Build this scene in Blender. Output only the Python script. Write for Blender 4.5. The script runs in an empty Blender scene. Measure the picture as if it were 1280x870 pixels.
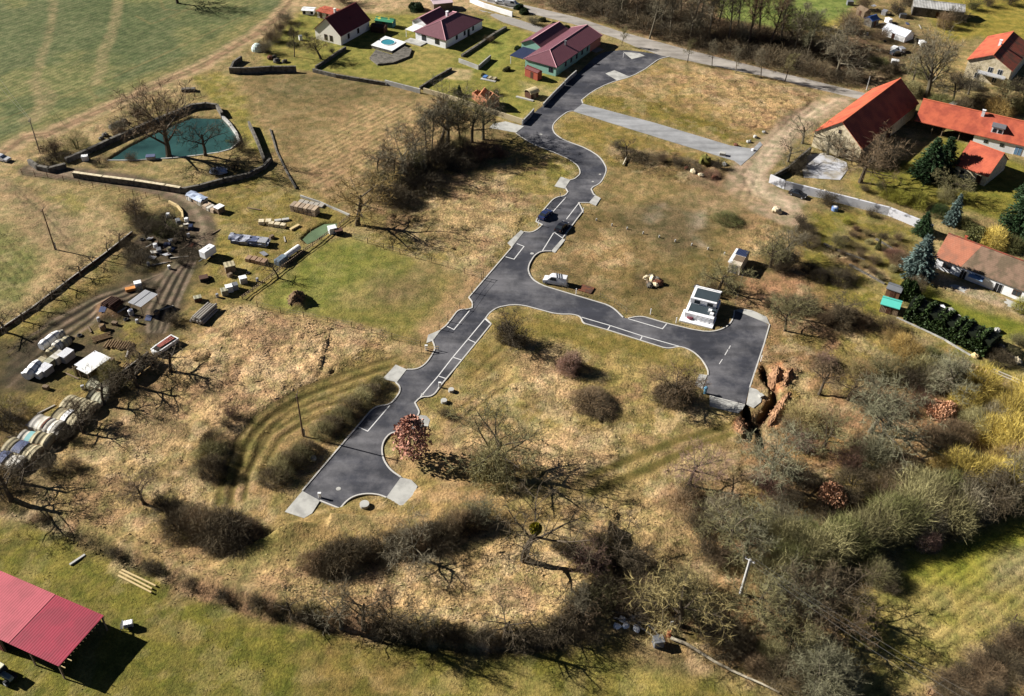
import bpy, math, random
import numpy as np
from mathutils import Vector, Matrix
from mathutils.geometry import tessellate_polygon
random.seed(7); RNG = np.random.default_rng(7)
R_ = math.radians
scene = bpy.context.scene
col = bpy.data.collections.new('valley'); scene.collection.children.link(col)

# ---------------------------------------------------------------- camera (survey of the photograph: height, pitch, roll, focal length)
F_PX, PITCH, ROLL, H_CAM = 1230.0, R_(39.5), R_(1.6), 125.0
_F = Vector((0, math.cos(PITCH), -math.sin(PITCH))); _R = Vector((1, 0, 0)); _U = _R.cross(_F)
_R2 = _R*math.cos(ROLL) + _U*math.sin(ROLL); _U2 = -_R*math.sin(ROLL) + _U*math.cos(ROLL)
def P(x, y, z=0.0):
    """where the sight line through photo point (x, y) meets the level z"""
    d = _F + _R2*((x-640)/F_PX) - _U2*((y-435)/F_PX)
    t = (z-H_CAM)/d.z
    return Vector((d.x*t, d.y*t, z))
cam = bpy.data.cameras.new('camera'); cam_o = bpy.data.objects.new('camera', cam); col.objects.link(cam_o)
cam.sensor_width = 36; cam.lens = F_PX/1280*36; cam.clip_start = 1; cam.clip_end = 20000
M = Matrix((_R2, _U2, -_F)).transposed().to_4x4(); M.translation = (0, 0, H_CAM); cam_o.matrix_world = M
scene.camera = cam_o

# ---------------------------------------------------------------- light
SUN_EL, SUN_DIR = R_(28.5), Vector((-0.957, 0.290, 0))
to_sun = Vector((SUN_DIR.x*math.cos(SUN_EL), SUN_DIR.y*math.cos(SUN_EL), math.sin(SUN_EL)))
sl = bpy.data.lights.new('sun', 'SUN'); sl.energy = 5.0; sl.angle = R_(0.53); sl.color = (1, 0.965, 0.91)
so = bpy.data.objects.new('sun', sl); col.objects.link(so); so.rotation_euler = to_sun.to_track_quat('Z', 'Y').to_euler()
w = bpy.data.worlds.new('World'); scene.world = w; w.use_nodes = True
nt = w.node_tree; bg = nt.nodes['Background']; sk = nt.nodes.new('ShaderNodeTexSky'); sk.sky_type = 'NISHITA'
sk.sun_disc = False; sk.air_density = 0.22; sk.dust_density = 0.1; sk.ozone_density = 0.6; sk.altitude = 1500; sk.sun_elevation = SUN_EL; sk.sun_rotation = math.atan2(SUN_DIR.x, SUN_DIR.y)
nt.links.new(sk.outputs[0], bg.inputs[0]); bg.inputs[1].default_value = 0.05
vs = scene.view_settings; vs.view_transform = 'Standard'; vs.look = 'None'; vs.exposure = 1.1; vs.gamma = 1
try: scene.cycles.max_bounces = 4; scene.cycles.diffuse_bounces = 1; scene.cycles.transparent_max_bounces = 4
except Exception: pass

# ---------------------------------------------------------------- colours and materials
def lin(c): c /= 255.0; return c/12.92 if c <= 0.04045 else ((c+0.055)/1.055)**2.4
K_LIT = 1.32
def A(r, g, b): return tuple(min(0.85, lin(c)/K_LIT) for c in (r, g, b))
class NT:
    def __init__(s, m): s.t = m.node_tree; s.t.nodes.clear()
    def n(s, typ, **kw):
        nd = s.t.nodes.new(typ)
        for k, v in kw.items():
            if k.startswith('i_'):
                key = k[2:]; key = int(key) if key.isdigit() else key
                s.put(nd.inputs[key], v)
            else: setattr(nd, k, v)
        return nd
    def put(s, sock, v):
        if isinstance(v, bpy.types.NodeSocket): s.t.links.new(v, sock)
        elif isinstance(v, bpy.types.Node): s.t.links.new(v.outputs[0], sock)
        else:
            if isinstance(v, tuple) and len(v) == 3 and sock.type == 'RGBA': v = (*v, 1)
            sock.default_value = v
    def math(s, op, a, b=0.0, c=0.0):
        nd = s.t.nodes.new('ShaderNodeMath'); nd.operation = op
        s.put(nd.inputs[0], a); s.put(nd.inputs[1], b); s.put(nd.inputs[2], c); return nd.outputs[0]
    def noise(s, vec, scale, detail=3.0, rough=.55):
        nd = s.n('ShaderNodeTexNoise'); s.put(nd.inputs['Vector'], vec)
        nd.inputs['Scale'].default_value = scale; nd.inputs['Detail'].default_value = detail; nd.inputs['Roughness'].default_value = rough
        return nd.outputs[0]
    def scalec(s, c, f):
        nd = s.t.nodes.new('ShaderNodeVectorMath'); nd.operation = 'SCALE'; s.put(nd.inputs[0], c); s.put(nd.inputs['Scale'], f); return nd.outputs[0]
    def mix(s, f, a, b):
        nd = s.t.nodes.new('ShaderNodeMix'); nd.data_type = 'RGBA'; s.put(nd.inputs[0], f); s.put(nd.inputs[6], a); s.put(nd.inputs[7], b); return nd.outputs[2]
    def ramp(s, f, a, b):
        nd = s.n('ShaderNodeMapRange'); s.put(nd.inputs[0], f); nd.inputs[1].default_value = a; nd.inputs[2].default_value = b; return nd.outputs[0]
    def out(s, color, rough=.85, bump=None, dist=.05, spec=.3, metal=0.0, **kw):
        b = s.n('ShaderNodeBsdfPrincipled'); s.put(b.inputs['Base Color'], color); s.put(b.inputs['Roughness'], rough)
        b.inputs['Specular IOR Level'].default_value = spec; b.inputs['Metallic'].default_value = metal
        for k, v in kw.items(): s.put(b.inputs[k], v)
        if bump is not None:
            bn = s.n('ShaderNodeBump'); bn.inputs['Distance'].default_value = dist; bn.inputs['Strength'].default_value = 1; s.put(bn.inputs['Height'], bump)
            s.t.links.new(bn.outputs[0], b.inputs['Normal'])
        o = s.n('ShaderNodeOutputMaterial'); s.t.links.new(b.outputs[0], o.inputs[0])
_mats = {}
def mat(name, c, var=.25, scale=1.2, rough=.8, spec=.3, metal=0.0, c2=None, bump=.02, wave=None, c2scale=.4, c2lo=.45, c2hi=.6, uniq=True):
    """plain weathered material: base colour, mottled in brightness, an optional second colour in patches, optional ribs (axis, spacing, depth)"""
    if name in _mats: return _mats[name]
    m = bpy.data.materials.new(name); m.use_nodes = True; t = NT(m)
    oc = t.n('ShaderNodeTexCoord').outputs['Object']
    n1 = t.noise(oc, scale, 4.0); n2 = t.noise(oc, scale*6, 2.0)
    f = t.math('ADD', t.math('MULTIPLY', t.math('SUBTRACT', n1, .5), var*2.2), t.math('MULTIPLY', t.math('SUBTRACT', n2, .5), var*1.2))
    f = t.math('ADD', f, 1.0)
    cc = c
    if c2 is not None: cc = t.mix(t.ramp(t.noise(oc, c2scale, 5.0), c2lo, c2hi), c, c2)
    bh = t.math('MULTIPLY', n2, 1.0)
    if wave:
        ax, sp, amt = wave
        sx = t.n('ShaderNodeSeparateXYZ', i_0=oc).outputs['xyz'.index(ax)]
        sn = t.math('SINE', t.math('MULTIPLY', sx, 2*math.pi/sp))
        f = t.math('ADD', f, t.math('MULTIPLY', sn, amt)); bh = t.math('ADD', bh, t.math('MULTIPLY', sn, 1.5))
    t.out(t.scalec(cc, f), rough, bh, bump, spec, metal)
    _mats[name] = m; return m
def glass_mat():
    if 'glass' in _mats: return _mats['glass']
    m = bpy.data.materials.new('dark_glass'); m.use_nodes = True; t = NT(m)
    oc = t.n('ShaderNodeTexCoord').outputs['Object']
    t.out(t.scalec((.02, .025, .03), t.math('ADD', t.noise(oc, 2.0), .6)), .12, None, spec=.6); _mats['glass'] = m; return m
def tinted(name, rough=.8, tone=True, spec=.2):
    """plant material: the object's own colour times the per-twig tone stored in the mesh"""
    m = bpy.data.materials.new(name); m.use_nodes = True; t = NT(m)
    oi = t.n('ShaderNodeObjectInfo'); c = oi.outputs['Color']
    a = t.n('ShaderNodeAttribute', attribute_name='tone').outputs['Fac']
    f = t.math('MULTIPLY', a, t.math('ADD', t.math('MULTIPLY', oi.outputs['Random'], .3), .85))
    t.out(t.scalec(c, f), rough, None, spec=spec); return m
M_TWIG = tinted('twig'); M_BARK = tinted('bark'); M_LEAF = tinted('leaf', .6)

# ---------------------------------------------------------------- mesh helpers
class MB:
    def __init__(s): s.v = []; s.f = []; s.t = []; s.mi = []
    def add(s, vs, fs, tone=1.0, mi=0):
        o = len(s.v); s.v += [tuple(v) for v in vs]; s.f += [tuple(i+o for i in f) for f in fs]; s.t += [tone]*len(vs); s.mi += [mi]*len(fs); return s
    def box(s, c, d, rz=0.0, taper=1.0, mi=0, tilt=0.0, tone=1.0):
        """centre c, size d, turned rz about z, top scaled by taper, pitched by tilt about its own y"""
        x, y, z = d[0]/2, d[1]/2, d[2]/2
        vs = [(-x,-y,-z),(x,-y,-z),(x,y,-z),(-x,y,-z),(-x*taper,-y*taper,z),(x*taper,-y*taper,z),(x*taper,y*taper,z),(-x*taper,y*taper,z)]
        m = Matrix.Rotation(rz, 3, 'Z') @ Matrix.Rotation(tilt, 3, 'Y')
        vs = [m @ Vector(v) + Vector(c) for v in vs]
        return s.add(vs, [(3,2,1,0),(4,5,6,7),(0,1,5,4),(1,2,6,5),(2,3,7,6),(3,0,4,7)], tone, mi)
    def bbox(s, c, d, rz=0.0, b=.05, mi=0):
        """box with chamfered upright and top edges"""
        x, y, z = d[0]/2, d[1]/2, d[2]/2; rings = []
        for (k, zz) in ((0, -z), (0, z-b), (b, z)):
            X, Y = x-k, y-k
            rings.append([(-X+b,-Y,zz),(X-b,-Y,zz),(X,-Y+b,zz),(X,Y-b,zz),(X-b,Y,zz),(-X+b,Y,zz),(-X,Y-b,zz),(-X,-Y+b,zz)])
        m = Matrix.Rotation(rz, 3, 'Z'); vs = [m @ Vector(v)+Vector(c) for r in rings for v in r]
        fs = [tuple(range(7,-1,-1)), tuple(range(16,24))]
        for r in range(2):
            for i in range(8): fs.append((r*8+i, r*8+(i+1) % 8, r*8+8+(i+1) % 8, r*8+8+i))
        return s.add(vs, fs, 1.0, mi)
    def tube(s, pts, rad, n=6, tone=1.0, cap=True, mi=0):
        pts = [Vector(p) for p in pts]; rad = rad if hasattr(rad, '__len__') else [rad]*len(pts)
        o = []; 
        for i, p in enumerate(pts):
            d = (pts[min(i+1, len(pts)-1)]-pts[max(i-1, 0)]).normalized()
            a = d.orthogonal().normalized() if i == 0 else (a - d*a.dot(d)).normalized()
            b = d.cross(a)
            for k in range(n):
                an = 2*math.pi*k/n; o.append(p + (a*math.cos(an)+b*math.sin(an))*rad[i])
        fs = [(i*n+k, i*n+(k+1) % n, (i+1)*n+(k+1) % n, (i+1)*n+k) for i in range(len(pts)-1) for k in range(n)]
        if cap and n > 2: fs += [tuple(range(n-1,-1,-1)), tuple(range((len(pts)-1)*n, len(pts)*n))]
        return s.add(o, fs, tone, mi)
    def prism(s, poly, z0, z1, mi=0):
        """vertical prism over an outline [(x, y)]"""
        n = len(poly); ar = sum(poly[i][0]*poly[(i+1) % n][1]-poly[(i+1) % n][0]*poly[i][1] for i in range(n))
        if ar < 0: poly = poly[::-1]
        vs = [(x, y, z0) for x, y in poly]+[(x, y, z1) for x, y in poly]
        tr = tessellate_polygon([[Vector((x, y, 0)) for x, y in poly]])
        fs = [(i, (i+1) % n, n+(i+1) % n, n+i) for i in range(n)]
        for t in tr:
            a, b, c = t
            if (vs[b][0]-vs[a][0])*(vs[c][1]-vs[a][1])-(vs[b][1]-vs[a][1])*(vs[c][0]-vs[a][0]) < 0: b, c = c, b
            fs += [(a+n, b+n, c+n), (c, b, a)]
        return s.add(vs, fs, 1.0, mi)
    def quad(s, a, b, c, d, tone=1.0, mi=0): return s.add([a, b, c, d], [(0, 1, 2, 3)], tone, mi)
    def blob(s, c, r, n=10, jit=.15, seed=0, tone=1.0, mi=0, flat=False):
        """lumpy rounded solid; flat cuts it at its own middle"""
        rr = random.Random(seed); vs = []; m = n//2
        for i in range(m+1):
            th = (math.pi if not flat else math.pi/2)*i/m
            for k in range(n):
                ph = 2*math.pi*k/n; q = 1+rr.uniform(-jit, jit) if 0 < i < m or flat else 1
                if i == 0: q = 1
                vs.append((c[0]+r[0]*math.sin(th)*math.cos(ph)*q, c[1]+r[1]*math.sin(th)*math.sin(ph)*q, c[2]+r[2]*math.cos(th)*q))
        fs = [(i*n+k, (i+1)*n+k, (i+1)*n+(k+1) % n, i*n+(k+1) % n) for i in range(m) for k in range(n)]
        return s.add(vs, fs, tone, mi)
    def mesh(s, name, mats):
        me = bpy.data.meshes.new(name); me.from_pydata(s.v, [], s.f)
        mats = mats if isinstance(mats, (list, tuple)) else [mats]
        for m in mats: me.materials.append(m)
        if len(mats) > 1: me.polygons.foreach_set('material_index', s.mi)
        at = me.attributes.new('tone', 'FLOAT', 'POINT'); at.data.foreach_set('value', s.t)
        me.update(); return me
    def build(s, name, mats, parent=None, loc=None, rz=0.0, smooth=False, color=None):
        me = s.mesh(name, mats)
        if smooth: me.polygons.foreach_set('use_smooth', [True]*len(me.polygons))
        o = bpy.data.objects.new(name, me); col.objects.link(o)
        if parent: o.parent = parent
        if loc is not None: o.location = loc
        o.rotation_euler.z = rz
        if color: o.color = (*color, 1)
        return o
def tag(o, label=None, cat=None, group=None, kind=None):
    if label:
        nw = len(label.split()); assert 4 <= nw <= 16, (nw, label)
        o['label'] = label
    if cat: o['category'] = cat
    if group: o['group'] = group
    if kind: o['kind'] = kind
    return o
def thing(name, label, cat, loc=(0, 0, 0), rz=0.0, group=None):
    o = bpy.data.objects.new(name, None); o.empty_display_size = .3; col.objects.link(o)
    o.location = loc; o.rotation_euler.z = rz; tag(o, label, cat, group); return o
def copy_tree(o, loc, rz=0.0, label=None, parent=None, scale=None, colors=None):
    c = o.copy(); col.objects.link(c)
    if parent is None:
        c.location = loc; c.rotation_euler.z = rz
        if label: c['label'] = label
        if scale is not None: c.scale = scale
    else: c.parent = parent
    if colors and c.type == 'MESH':
        k = c.name.split('.')[0]
        if k in colors: c.color = (*colors[k], 1)
    for ch in o.children: copy_tree(ch, None, parent=c, colors=colors)
    return c
ORD = 'first second third fourth fifth sixth seventh eighth ninth tenth eleventh twelfth thirteenth fourteenth fifteenth sixteenth seventeenth eighteenth nineteenth twentieth'.split()
def smooth01(x): x = np.clip(x, 0, 1); return x*x*(3-2*x)
# ---------------------------------------------------------------- ground sheet: fine mesh near, stretching to the horizon
def axis(a, b, st):
    core = np.arange(a, b, st); ext = np.cumsum(st*1.6**np.arange(1, 20)); ext = ext[ext < 9000]
    return np.concatenate([a-ext[::-1], core, core[-1]+ext])
GX, GY = axis(-188, 192, .42), axis(64, 345, .42)
XX, YY = np.meshgrid(GX, GY); NY, NX = XX.shape
def vnoise(x, y, sc, seed):
    """smooth lattice noise in -1..1 with feature size sc metres"""
    r = np.random.default_rng(seed).uniform(-1, 1, (256, 256)); u, v = x/sc, y/sc
    iu, iv = np.floor(u).astype(int), np.floor(v).astype(int); fu, fv = u-iu, v-iv
    fu = fu*fu*(3-2*fu); fv = fv*fv*(3-2*fv); a = lambda i, j: r[(iv+j) % 256, (iu+i) % 256]
    return (a(0, 0)*(1-fu)+a(1, 0)*fu)*(1-fv)+(a(0, 1)*(1-fu)+a(1, 1)*fu)*fv
def fbm(x, y, sc, seed, oct=3):
    t = 0; am = 1.0; s = 0
    for k in range(oct): t = t+am*vnoise(x, y, sc/2**k, seed+k); s += am; am *= .55
    return t/s
W1, W2 = fbm(XX, YY, 9, 11, 4), fbm(XX, YY, 9, 21, 4)
W3 = fbm(XX, YY, 22, 31, 4)
GC = np.empty((NY, NX, 3)); GC[:] = A(150, 133, 84)
TUS = np.full((NY, NX), .35); RU = np.zeros((NY, NX)); RS = np.zeros((NY, NX)); GZ = np.zeros((NY, NX))
def win(pts, pad):
    xs = [p[0] for p in pts]; ys = [p[1] for p in pts]
    i0, i1 = np.searchsorted(GX, [min(xs)-pad, max(xs)+pad]); j0, j1 = np.searchsorted(GY, [min(ys)-pad, max(ys)+pad])
    return slice(max(j0-1, 0), j1+1), slice(max(i0-1, 0), i1+1)
def sdf(pts, X, Y, closed=True):
    d = np.full(X.shape, 1e9); ins = np.zeros(X.shape, bool); n = len(pts)
    for i in range(n if closed else n-1):
        ax, ay = pts[i]; bx, by = pts[(i+1) % n]; ex, ey = bx-ax, by-ay; l2 = ex*ex+ey*ey+1e-9
        t = np.clip(((X-ax)*ex+(Y-ay)*ey)/l2, 0, 1); d = np.minimum(d, (X-ax-t*ex)**2+(Y-ay-t*ey)**2)
        if closed and ay != by:
            c = ((ay > Y) != (by > Y)) & (X < (bx-ax)*(Y-ay)/(by-ay)+ax); ins ^= c
    d = np.sqrt(d); return np.where(ins, d, -d) if closed else -d
def px(pts): return [tuple(P(*p)[:2]) for p in pts]
def mask(pts, feather=2.0, warp=2.0, width=None, world=False):
    """(window, 0..1 mask) of a photo polygon, or of a line of the given width"""
    wp = pts if world else px(pts); pad = feather+warp*1.2+(width or 0)
    s = win(wp, pad); X = XX[s]+warp*W1[s]; Y = YY[s]+warp*W2[s]
    d = sdf(wp, X, Y, width is None)+(width/2 if width else 0)
    return s, smooth01(d/(2*feather)+.5)
def paint(pts, c, feather=2.0, warp=2.0, op=1.0, tus=None, width=None, patch=None, rows=None):
    s, m = mask(pts, feather, warp, width); m = m*op
    if patch: m = m*smooth01((fbm(XX[s], YY[s], patch[0], patch[1], 4)-patch[2])/.25+.5)
    GC[s] = GC[s]*(1-m[..., None])+np.array(A(*c))*m[..., None]
    if tus is not None: TUS[s] = TUS[s]*(1-m)+tus*m
    if rows:
        (a, b, amt) = rows; d = (P(*b)-P(*a)).normalized(); k = m > .5
        u = -XX[s]*d.y+YY[s]*d.x
        RU[s] = np.where(k, u, RU[s]); RS[s] = np.where(k, amt*np.minimum(1, (m-.5)*3), RS[s])
def raise_(pts, h, feather=1.0, warp=.6, width=None, rough=0.0):
    s, m = mask(pts, feather, warp, width); GZ[s] += h*m*(1+rough*W1[s])
STEM = [1]
def L(s): return [tuple(float(q) for q in t.split(',')) for t in s.split()]

# upper left crop field, its wheelings, the dirt track round it
FIELD = L('-90,-60 385,-60 372,-2 340,24 253,80 177,112 101,146 45,165 -90,215')
paint(L('-90,-60 385,-60 345,20 101,150 -90,230 -90,215'), (150, 135, 88), 3, 2)
paint(FIELD, (104, 112, 72), 1.5, 1.0, tus=.15, rows=((0, 104), (140, 48), .13))
paint(FIELD, (128, 128, 78), 4, 5, .8, patch=(26, 3, .1)); paint(FIELD, (90, 102, 62), 4, 5, .7, patch=(18, 5, .2))
paint(L('0,178 60,155 140,122 220,85 330,20'), (140, 130, 78), 3, 2, .6, width=6)
for pts, wd in (('68,-10 62,40 52,75 44,102 48,126 42,150', 2.6), ('150,-10 142,30 131,62 124,90 117,105', 3.4), ('44,102 60,118 55,135 38,150', 5)):
    paint(L(pts), (150, 136, 96), 1.0, 1.2, .6, width=wd)
for pts in ('0,150 60,128 120,106 200,70 300,22', '0,128 50,110', '170,20 190,30 240,10', '200,0 205,12 230,14', '110,112 120,122 112,128'): paint(L(pts), (128, 118, 74), .5, .5, .6, width=.9)
TRACK = L('-20,205 8,188 30,172 60,168 101,149 177,115 253,82 320,43 348,22 372,-12')
paint(TRACK, (172, 148, 110), 1.5, .8, width=6.5, tus=.05); 
for o in (-2.2, 2.2): paint([(x, y+o*.8) for x, y in TRACK], (138, 112, 84), .5, .3, .9, width=1.1)
paint(L('0,205 60,180 100,165 150,135 215,105 235,100 230,130 190,120 140,150 160,160 95,180 60,190 40,200 0,215'), (170, 148, 104), 2.5, 2, tus=.4)
paint(L('240,97 270,90 290,95 330,160 340,190 320,195 300,170 280,135 262,120'), (142, 132, 58), 2, 1.5)
# gardens along the top
paint(L('372,-30 700,-30 640,0 590,12 500,12 440,22 400,10 360,15'), (186, 160, 118), 3, 2)
paint(L('330,62 352,38 380,12 440,16 520,20 600,20 668,42 705,98 655,150 625,148 530,112 390,88 335,86'), (138, 134, 58), 2, 1.5, tus=.2)
paint(L('480,62 515,52 560,62 570,75 535,95 490,85'), (160, 145, 78), 3, 3, .8); paint(L('560,85 590,88 585,100 555,98'), (178, 160, 112), 1, 1)
paint(L('605,30 635,45 640,60 620,85 590,90 600,60'), (140, 142, 60), 2, 2); paint(L('335,62 372,50 380,75 345,80'), (150, 135, 70), 3, 3, .6)
paint(L('650,100 690,110 680,128 650,122'), (170, 155, 100), 1.5, 1.5, .8)
# brown ploughed field below the gardens
BF = L('303,98 330,88 392,90 480,104 530,116 610,150 650,168 600,185 560,200 490,215 445,250 415,262 392,245 362,212 342,178 318,150')
paint(BF, (138, 119, 76), 2, 1.5, tus=.3)
paint(L('330,95 400,92 470,105 455,130 390,130 330,125'), (112, 102, 62), 4, 3, .8)
paint(L('440,135 540,125 600,150 500,210 440,250 400,240 370,200'), (168, 143, 98), 4, 3, .9, rows=((526, 155), (375, 238), .17))
paint(L('380,210 450,190 420,250 400,245'), (150, 120, 88), 4, 3, .6)
paint(L('345,185 362,215 395,248 420,270 440,262'), (150, 125, 82), 2, 1, .8, width=5)
# rough ground between field and new road
paint(L('560,205 640,170 690,190 722,205 706,236 690,252 655,290 640,308 604,345 540,330 440,300 450,262 500,250'), (148, 132, 72), 2.5, 2, tus=.5)
paint(L('545,235 600,215 645,228 655,260 612,322 580,325 535,300 520,275'), (190, 162, 112), 4, 4, .9, tus=.9)
paint(L('470,250 540,240 555,290 540,310 470,290'), (140, 118, 78), 3, 3, .8, tus=.7); paint(L('690,195 722,208 710,225 680,225'), (140, 132, 56), 2, 2, .8)
# fenced lot with a worn lawn
paint(L('370,310 438,297 600,352 587,378 552,412 540,432 335,388 328,366'), (128, 122, 56), 1.2, .8, tus=.25)
paint(L('375,312 430,302 500,325 520,355 470,370 400,385 340,380 335,362'), (124, 128, 50), 4, 4, .9)
paint(L('470,335 540,345 560,370 500,390 460,375'), (128, 110, 74), 6, 5, .8); paint(L('440,365 470,360 465,375 430,372'), (165, 148, 88), 4, 4, .8)
paint(L('603,345 580,380 552,410 530,432'), (170, 138, 98), 3, 2, .9, width=8); paint(L('600,352 530,335'), (150, 125, 85), 3, 2, .5, width=5)
paint(L('330,388 440,408 530,430'), (128, 112, 62), 1.5, 1, .8, width=3)
# yard with junk
paint(L('232,252 330,212 372,225 436,275 415,292 310,380 250,425 165,480 40,530 -40,560 -40,430 60,375 170,298'), (136, 122, 58), 3, 2.5, tus=.4)
paint(L('250,300 300,290 330,330 270,370 230,400 250,340'), (150, 134, 62), 4, 3, .7); paint(L('250,370 310,375 250,430 170,480 180,430'), (150, 128, 78), 4, 3, .8)
paint(L('150,285 215,262 245,280 250,320 190,330 150,320'), (62, 55, 44), 3, 3, .95, tus=.1)
paint(L('225,335 250,330 245,380 200,430 150,450 60,470 20,500 0,480 40,440 110,400'), (92, 78, 58), 4, 4, .75, patch=(5, 305, -.15), tus=.15)
paint(L('150,290 250,300 256,332 232,392 180,432 60,485 0,505 0,440 60,402 140,352'), (84, 73, 57), 4, 4, .75, patch=(7, 309, -.25), tus=.1)
paint(L('246,312 252,330 228,378 205,425 178,425 192,385 150,378 95,405 60,435 20,455 45,410 110,370 190,338'), (80, 68, 52), 2.5, 2, .95, tus=.05)
MUD = L('40,212 100,218 160,226 212,238 242,256 254,282 250,312')
paint(MUD, (108, 94, 76), 1.2, .6, width=6.5, tus=.05); 
for o in (-1.5, 1.5): paint([(x+o, y+o) for x, y in MUD], (148, 132, 110), .6, .3, .7, width=1.0)
for k in range(7):
    q = 4*k; paint([(246-q*.4, 315), (238-q*1.2, 345), (222-q*1.6, 380+q*.4), (205-q*.8, 415)], ((136, 120, 102), (44, 38, 30))[k % 2], .3, .4, .9, width=.8, tus=.02)
    paint([(236-q*.5, 330-q*.3), (180, 350+q*.7), (120, 372+q*1.2), (60, 405+q*1.6), (10, 440+q*1.8)], ((132, 116, 96), (44, 38, 30))[k % 2], .3, .5, .9, width=.8, tus=.02)
paint(L('-40,440 30,420 60,430 40,480 -40,500'), (70, 62, 46), 3, 3, .8, tus=.1)
# lower left field by the fence
paint(L('-60,225 20,218 90,232 165,292 130,320 62,374 0,412 -60,440'), (166, 145, 100), 2.5, 2, tus=.35)
paint(L('30,225 110,245 120,270 70,262'), (138, 132, 62), 4, 4, .8, patch=(7, 8, 0)); paint(L('-40,262 12,282 62,330 30,376 -40,405'), (112, 116, 60), 3, 3, .9, rows=((0, 300), (40, 345), .15))
paint(L('0,222 50,235 105,300 90,325 60,300'), (132, 115, 86), 4, 3, .8, rows=((10, 225), (95, 310), .3)); paint(L('60,310 110,325 80,350 40,370 62,335'), (186, 158, 112), 3, 3, .7)
paint(L('0,408 62,372 130,318 165,290'), (150, 130, 84), 1.5, 1, .8, width=3)
# dry hill west of the new road
paint(L('288,385 380,395 470,418 505,450 470,500 430,540 375,612 350,650 330,690 270,740 150,690 40,640 -40,640 -40,560 60,530 180,480 250,425'), (168, 143, 92), 3, 3, tus=.55)
paint(L('292,388 395,398 460,420 470,440 420,458 350,500 310,560 282,590 262,520 215,460 262,415'), (198, 166, 118), 4, 4, .95, tus=1.0)
paint(L('80,580 170,505 240,500 235,560 280,610 250,650 130,640'), (178, 152, 102), 4, 4, .9, tus=.7)
paint(L('140,520 200,490 230,520 180,560'), (150, 124, 96), 5, 4, .6); paint(L('160,590 200,590 190,625 130,620'), (140, 130, 62), 4, 4, .6)
for pts in ('500,452 440,470 380,492 330,525 300,560 285,595 278,625', '470,470 400,492 345,520 312,560 296,600'): paint(L(pts), (134, 122, 62), .8, .8, .9, width=2.2, tus=.3)
paint(L('282,560 275,590 285,620 280,660'), (70, 62, 42), .7, .8, .7, width=1.0); paint(L('452,428 490,455 430,480 385,500 400,480'), (140, 122, 62), 3, 3, .7)
paint(L('330,520 440,450 480,490 460,515 380,610 355,640 310,620 320,560'), (140, 122, 68), 3, 2.5, .7, tus=.4)
paint(L('318,672 352,665 378,680 345,700 300,705'), (112, 122, 40), 3, 3, .9, tus=.2)
# verges and the ground inside the new loop
paint(L('480,545 520,500 575,430 625,385 720,398 850,438 885,455 895,500 930,510 935,540 860,590 880,660 890,720 770,705 730,765 690,795 560,798 430,778 330,735 320,700 395,655 480,640'), (170, 148, 92), 3, 2.5, tus=.55)
paint(L('612,408 640,384 725,402 840,438 880,455 878,478 800,458 700,432 650,425 560,505 545,505'), (130, 116, 50), 2.5, 2, .9, tus=.25)
paint(L('640,430 760,445 800,470 790,500 830,530 720,560 680,520'), (150, 132, 68), 5, 5, .8)
for q in ('625,440 690,440 712,475 690,490 655,478', '655,478 705,465 735,520 700,525', '700,500 790,515 780,530 700,525', '650,555 705,532 778,560 735,602 690,592 660,580', '850,470 870,510 850,525 815,490', '560,560 610,540 620,620 570,640'):
    paint(L(q), (208, 174, 124), 3, 3, .9, tus=.9)
paint(L('600,470 640,450 620,430 580,460 550,520'), (128, 112, 62), 3, 3, .7)
def ruts(pts, wd=1.0, gauge=2.0, c=(112, 100, 52), op=.85, deep=.12):
    w_ = px(pts); n = len(w_)
    for sg in (-1, 1):
        q = []
        for i in range(n):
            a, b = w_[max(i-1, 0)], w_[min(i+1, n-1)]; l = math.hypot(b[0]-a[0], b[1]-a[1])+1e-6; q.append((w_[i][0]-sg*(b[1]-a[1])/l*gauge/2, w_[i][1]+sg*(b[0]-a[0])/l*gauge/2))
        s, m = mask(q, .35, .35, wd, True); m = m*op; GC[s] = GC[s]*(1-m[..., None])+np.array(A(*c))*m[..., None]; TUS[s] *= 1-.95*m; GZ[s] -= deep*m
for q in ('500,450 440,468 380,490 330,522 300,558 285,595 280,630', '476,468 420,486 360,510 322,545 302,590 296,625', '430,505 385,520 345,545 318,590', '530,612 600,606 680,600'): ruts(L(q), .9, 2.2, (104, 92, 48))
for q in ('395,640 480,632 560,628 640,622', '600,470 625,445 650,420', '560,530 600,500 640,470'): ruts(L(q), .8, 2.2, (132, 112, 64), .6)
for q in ('1020,128 985,160 955,190 935,220 950,248 990,266', '1045,126 1005,148 970,182 945,212 930,250'): ruts(L(q), 1.0, 2.2, (142, 116, 86), .8)
for q in ('790,110 830,140 890,165', '850,90 852,125 880,150 920,165', '720,300 760,330 820,340 880,330', '770,290 840,300 900,290', '700,330 760,360 830,370'): ruts(L(q), .8, 2.2, (108, 94, 48), .5)
for o in (-2, 20): paint([(925, 528+o*.5), (890, 540+o*.6), (850, 551+o*.8), (790, 575+o), (735, 600+o*.9)], (104, 94, 44), .6, .5, .9, width=1.8, tus=.1)
paint(L('540,500 600,505 680,520 780,525'), (148, 132, 70), 1.5, 1, .6, width=5)
paint(L('330,715 400,705 480,690 600,665 700,690 740,740 735,765 690,792 560,796 430,776 345,745'), (190, 160, 108), 4, 3, .9, tus=.85)
paint(L('760,640 850,600 875,660 880,720 790,690'), (196, 166, 112), 4, 3, .8, tus=.7)
paint(L('390,645 520,640 700,640 690,670 600,655 420,690 330,690'), (166, 138, 84), 3, 2, .8, tus=.3)
paint(L('365,652 425,638 520,612 640,600'), (150, 126, 74), 2, 1.5, .6, width=6); paint(L('500,600 600,590 620,640 520,650'), (172, 142, 86), 4, 3, .7, tus=.4)
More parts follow.
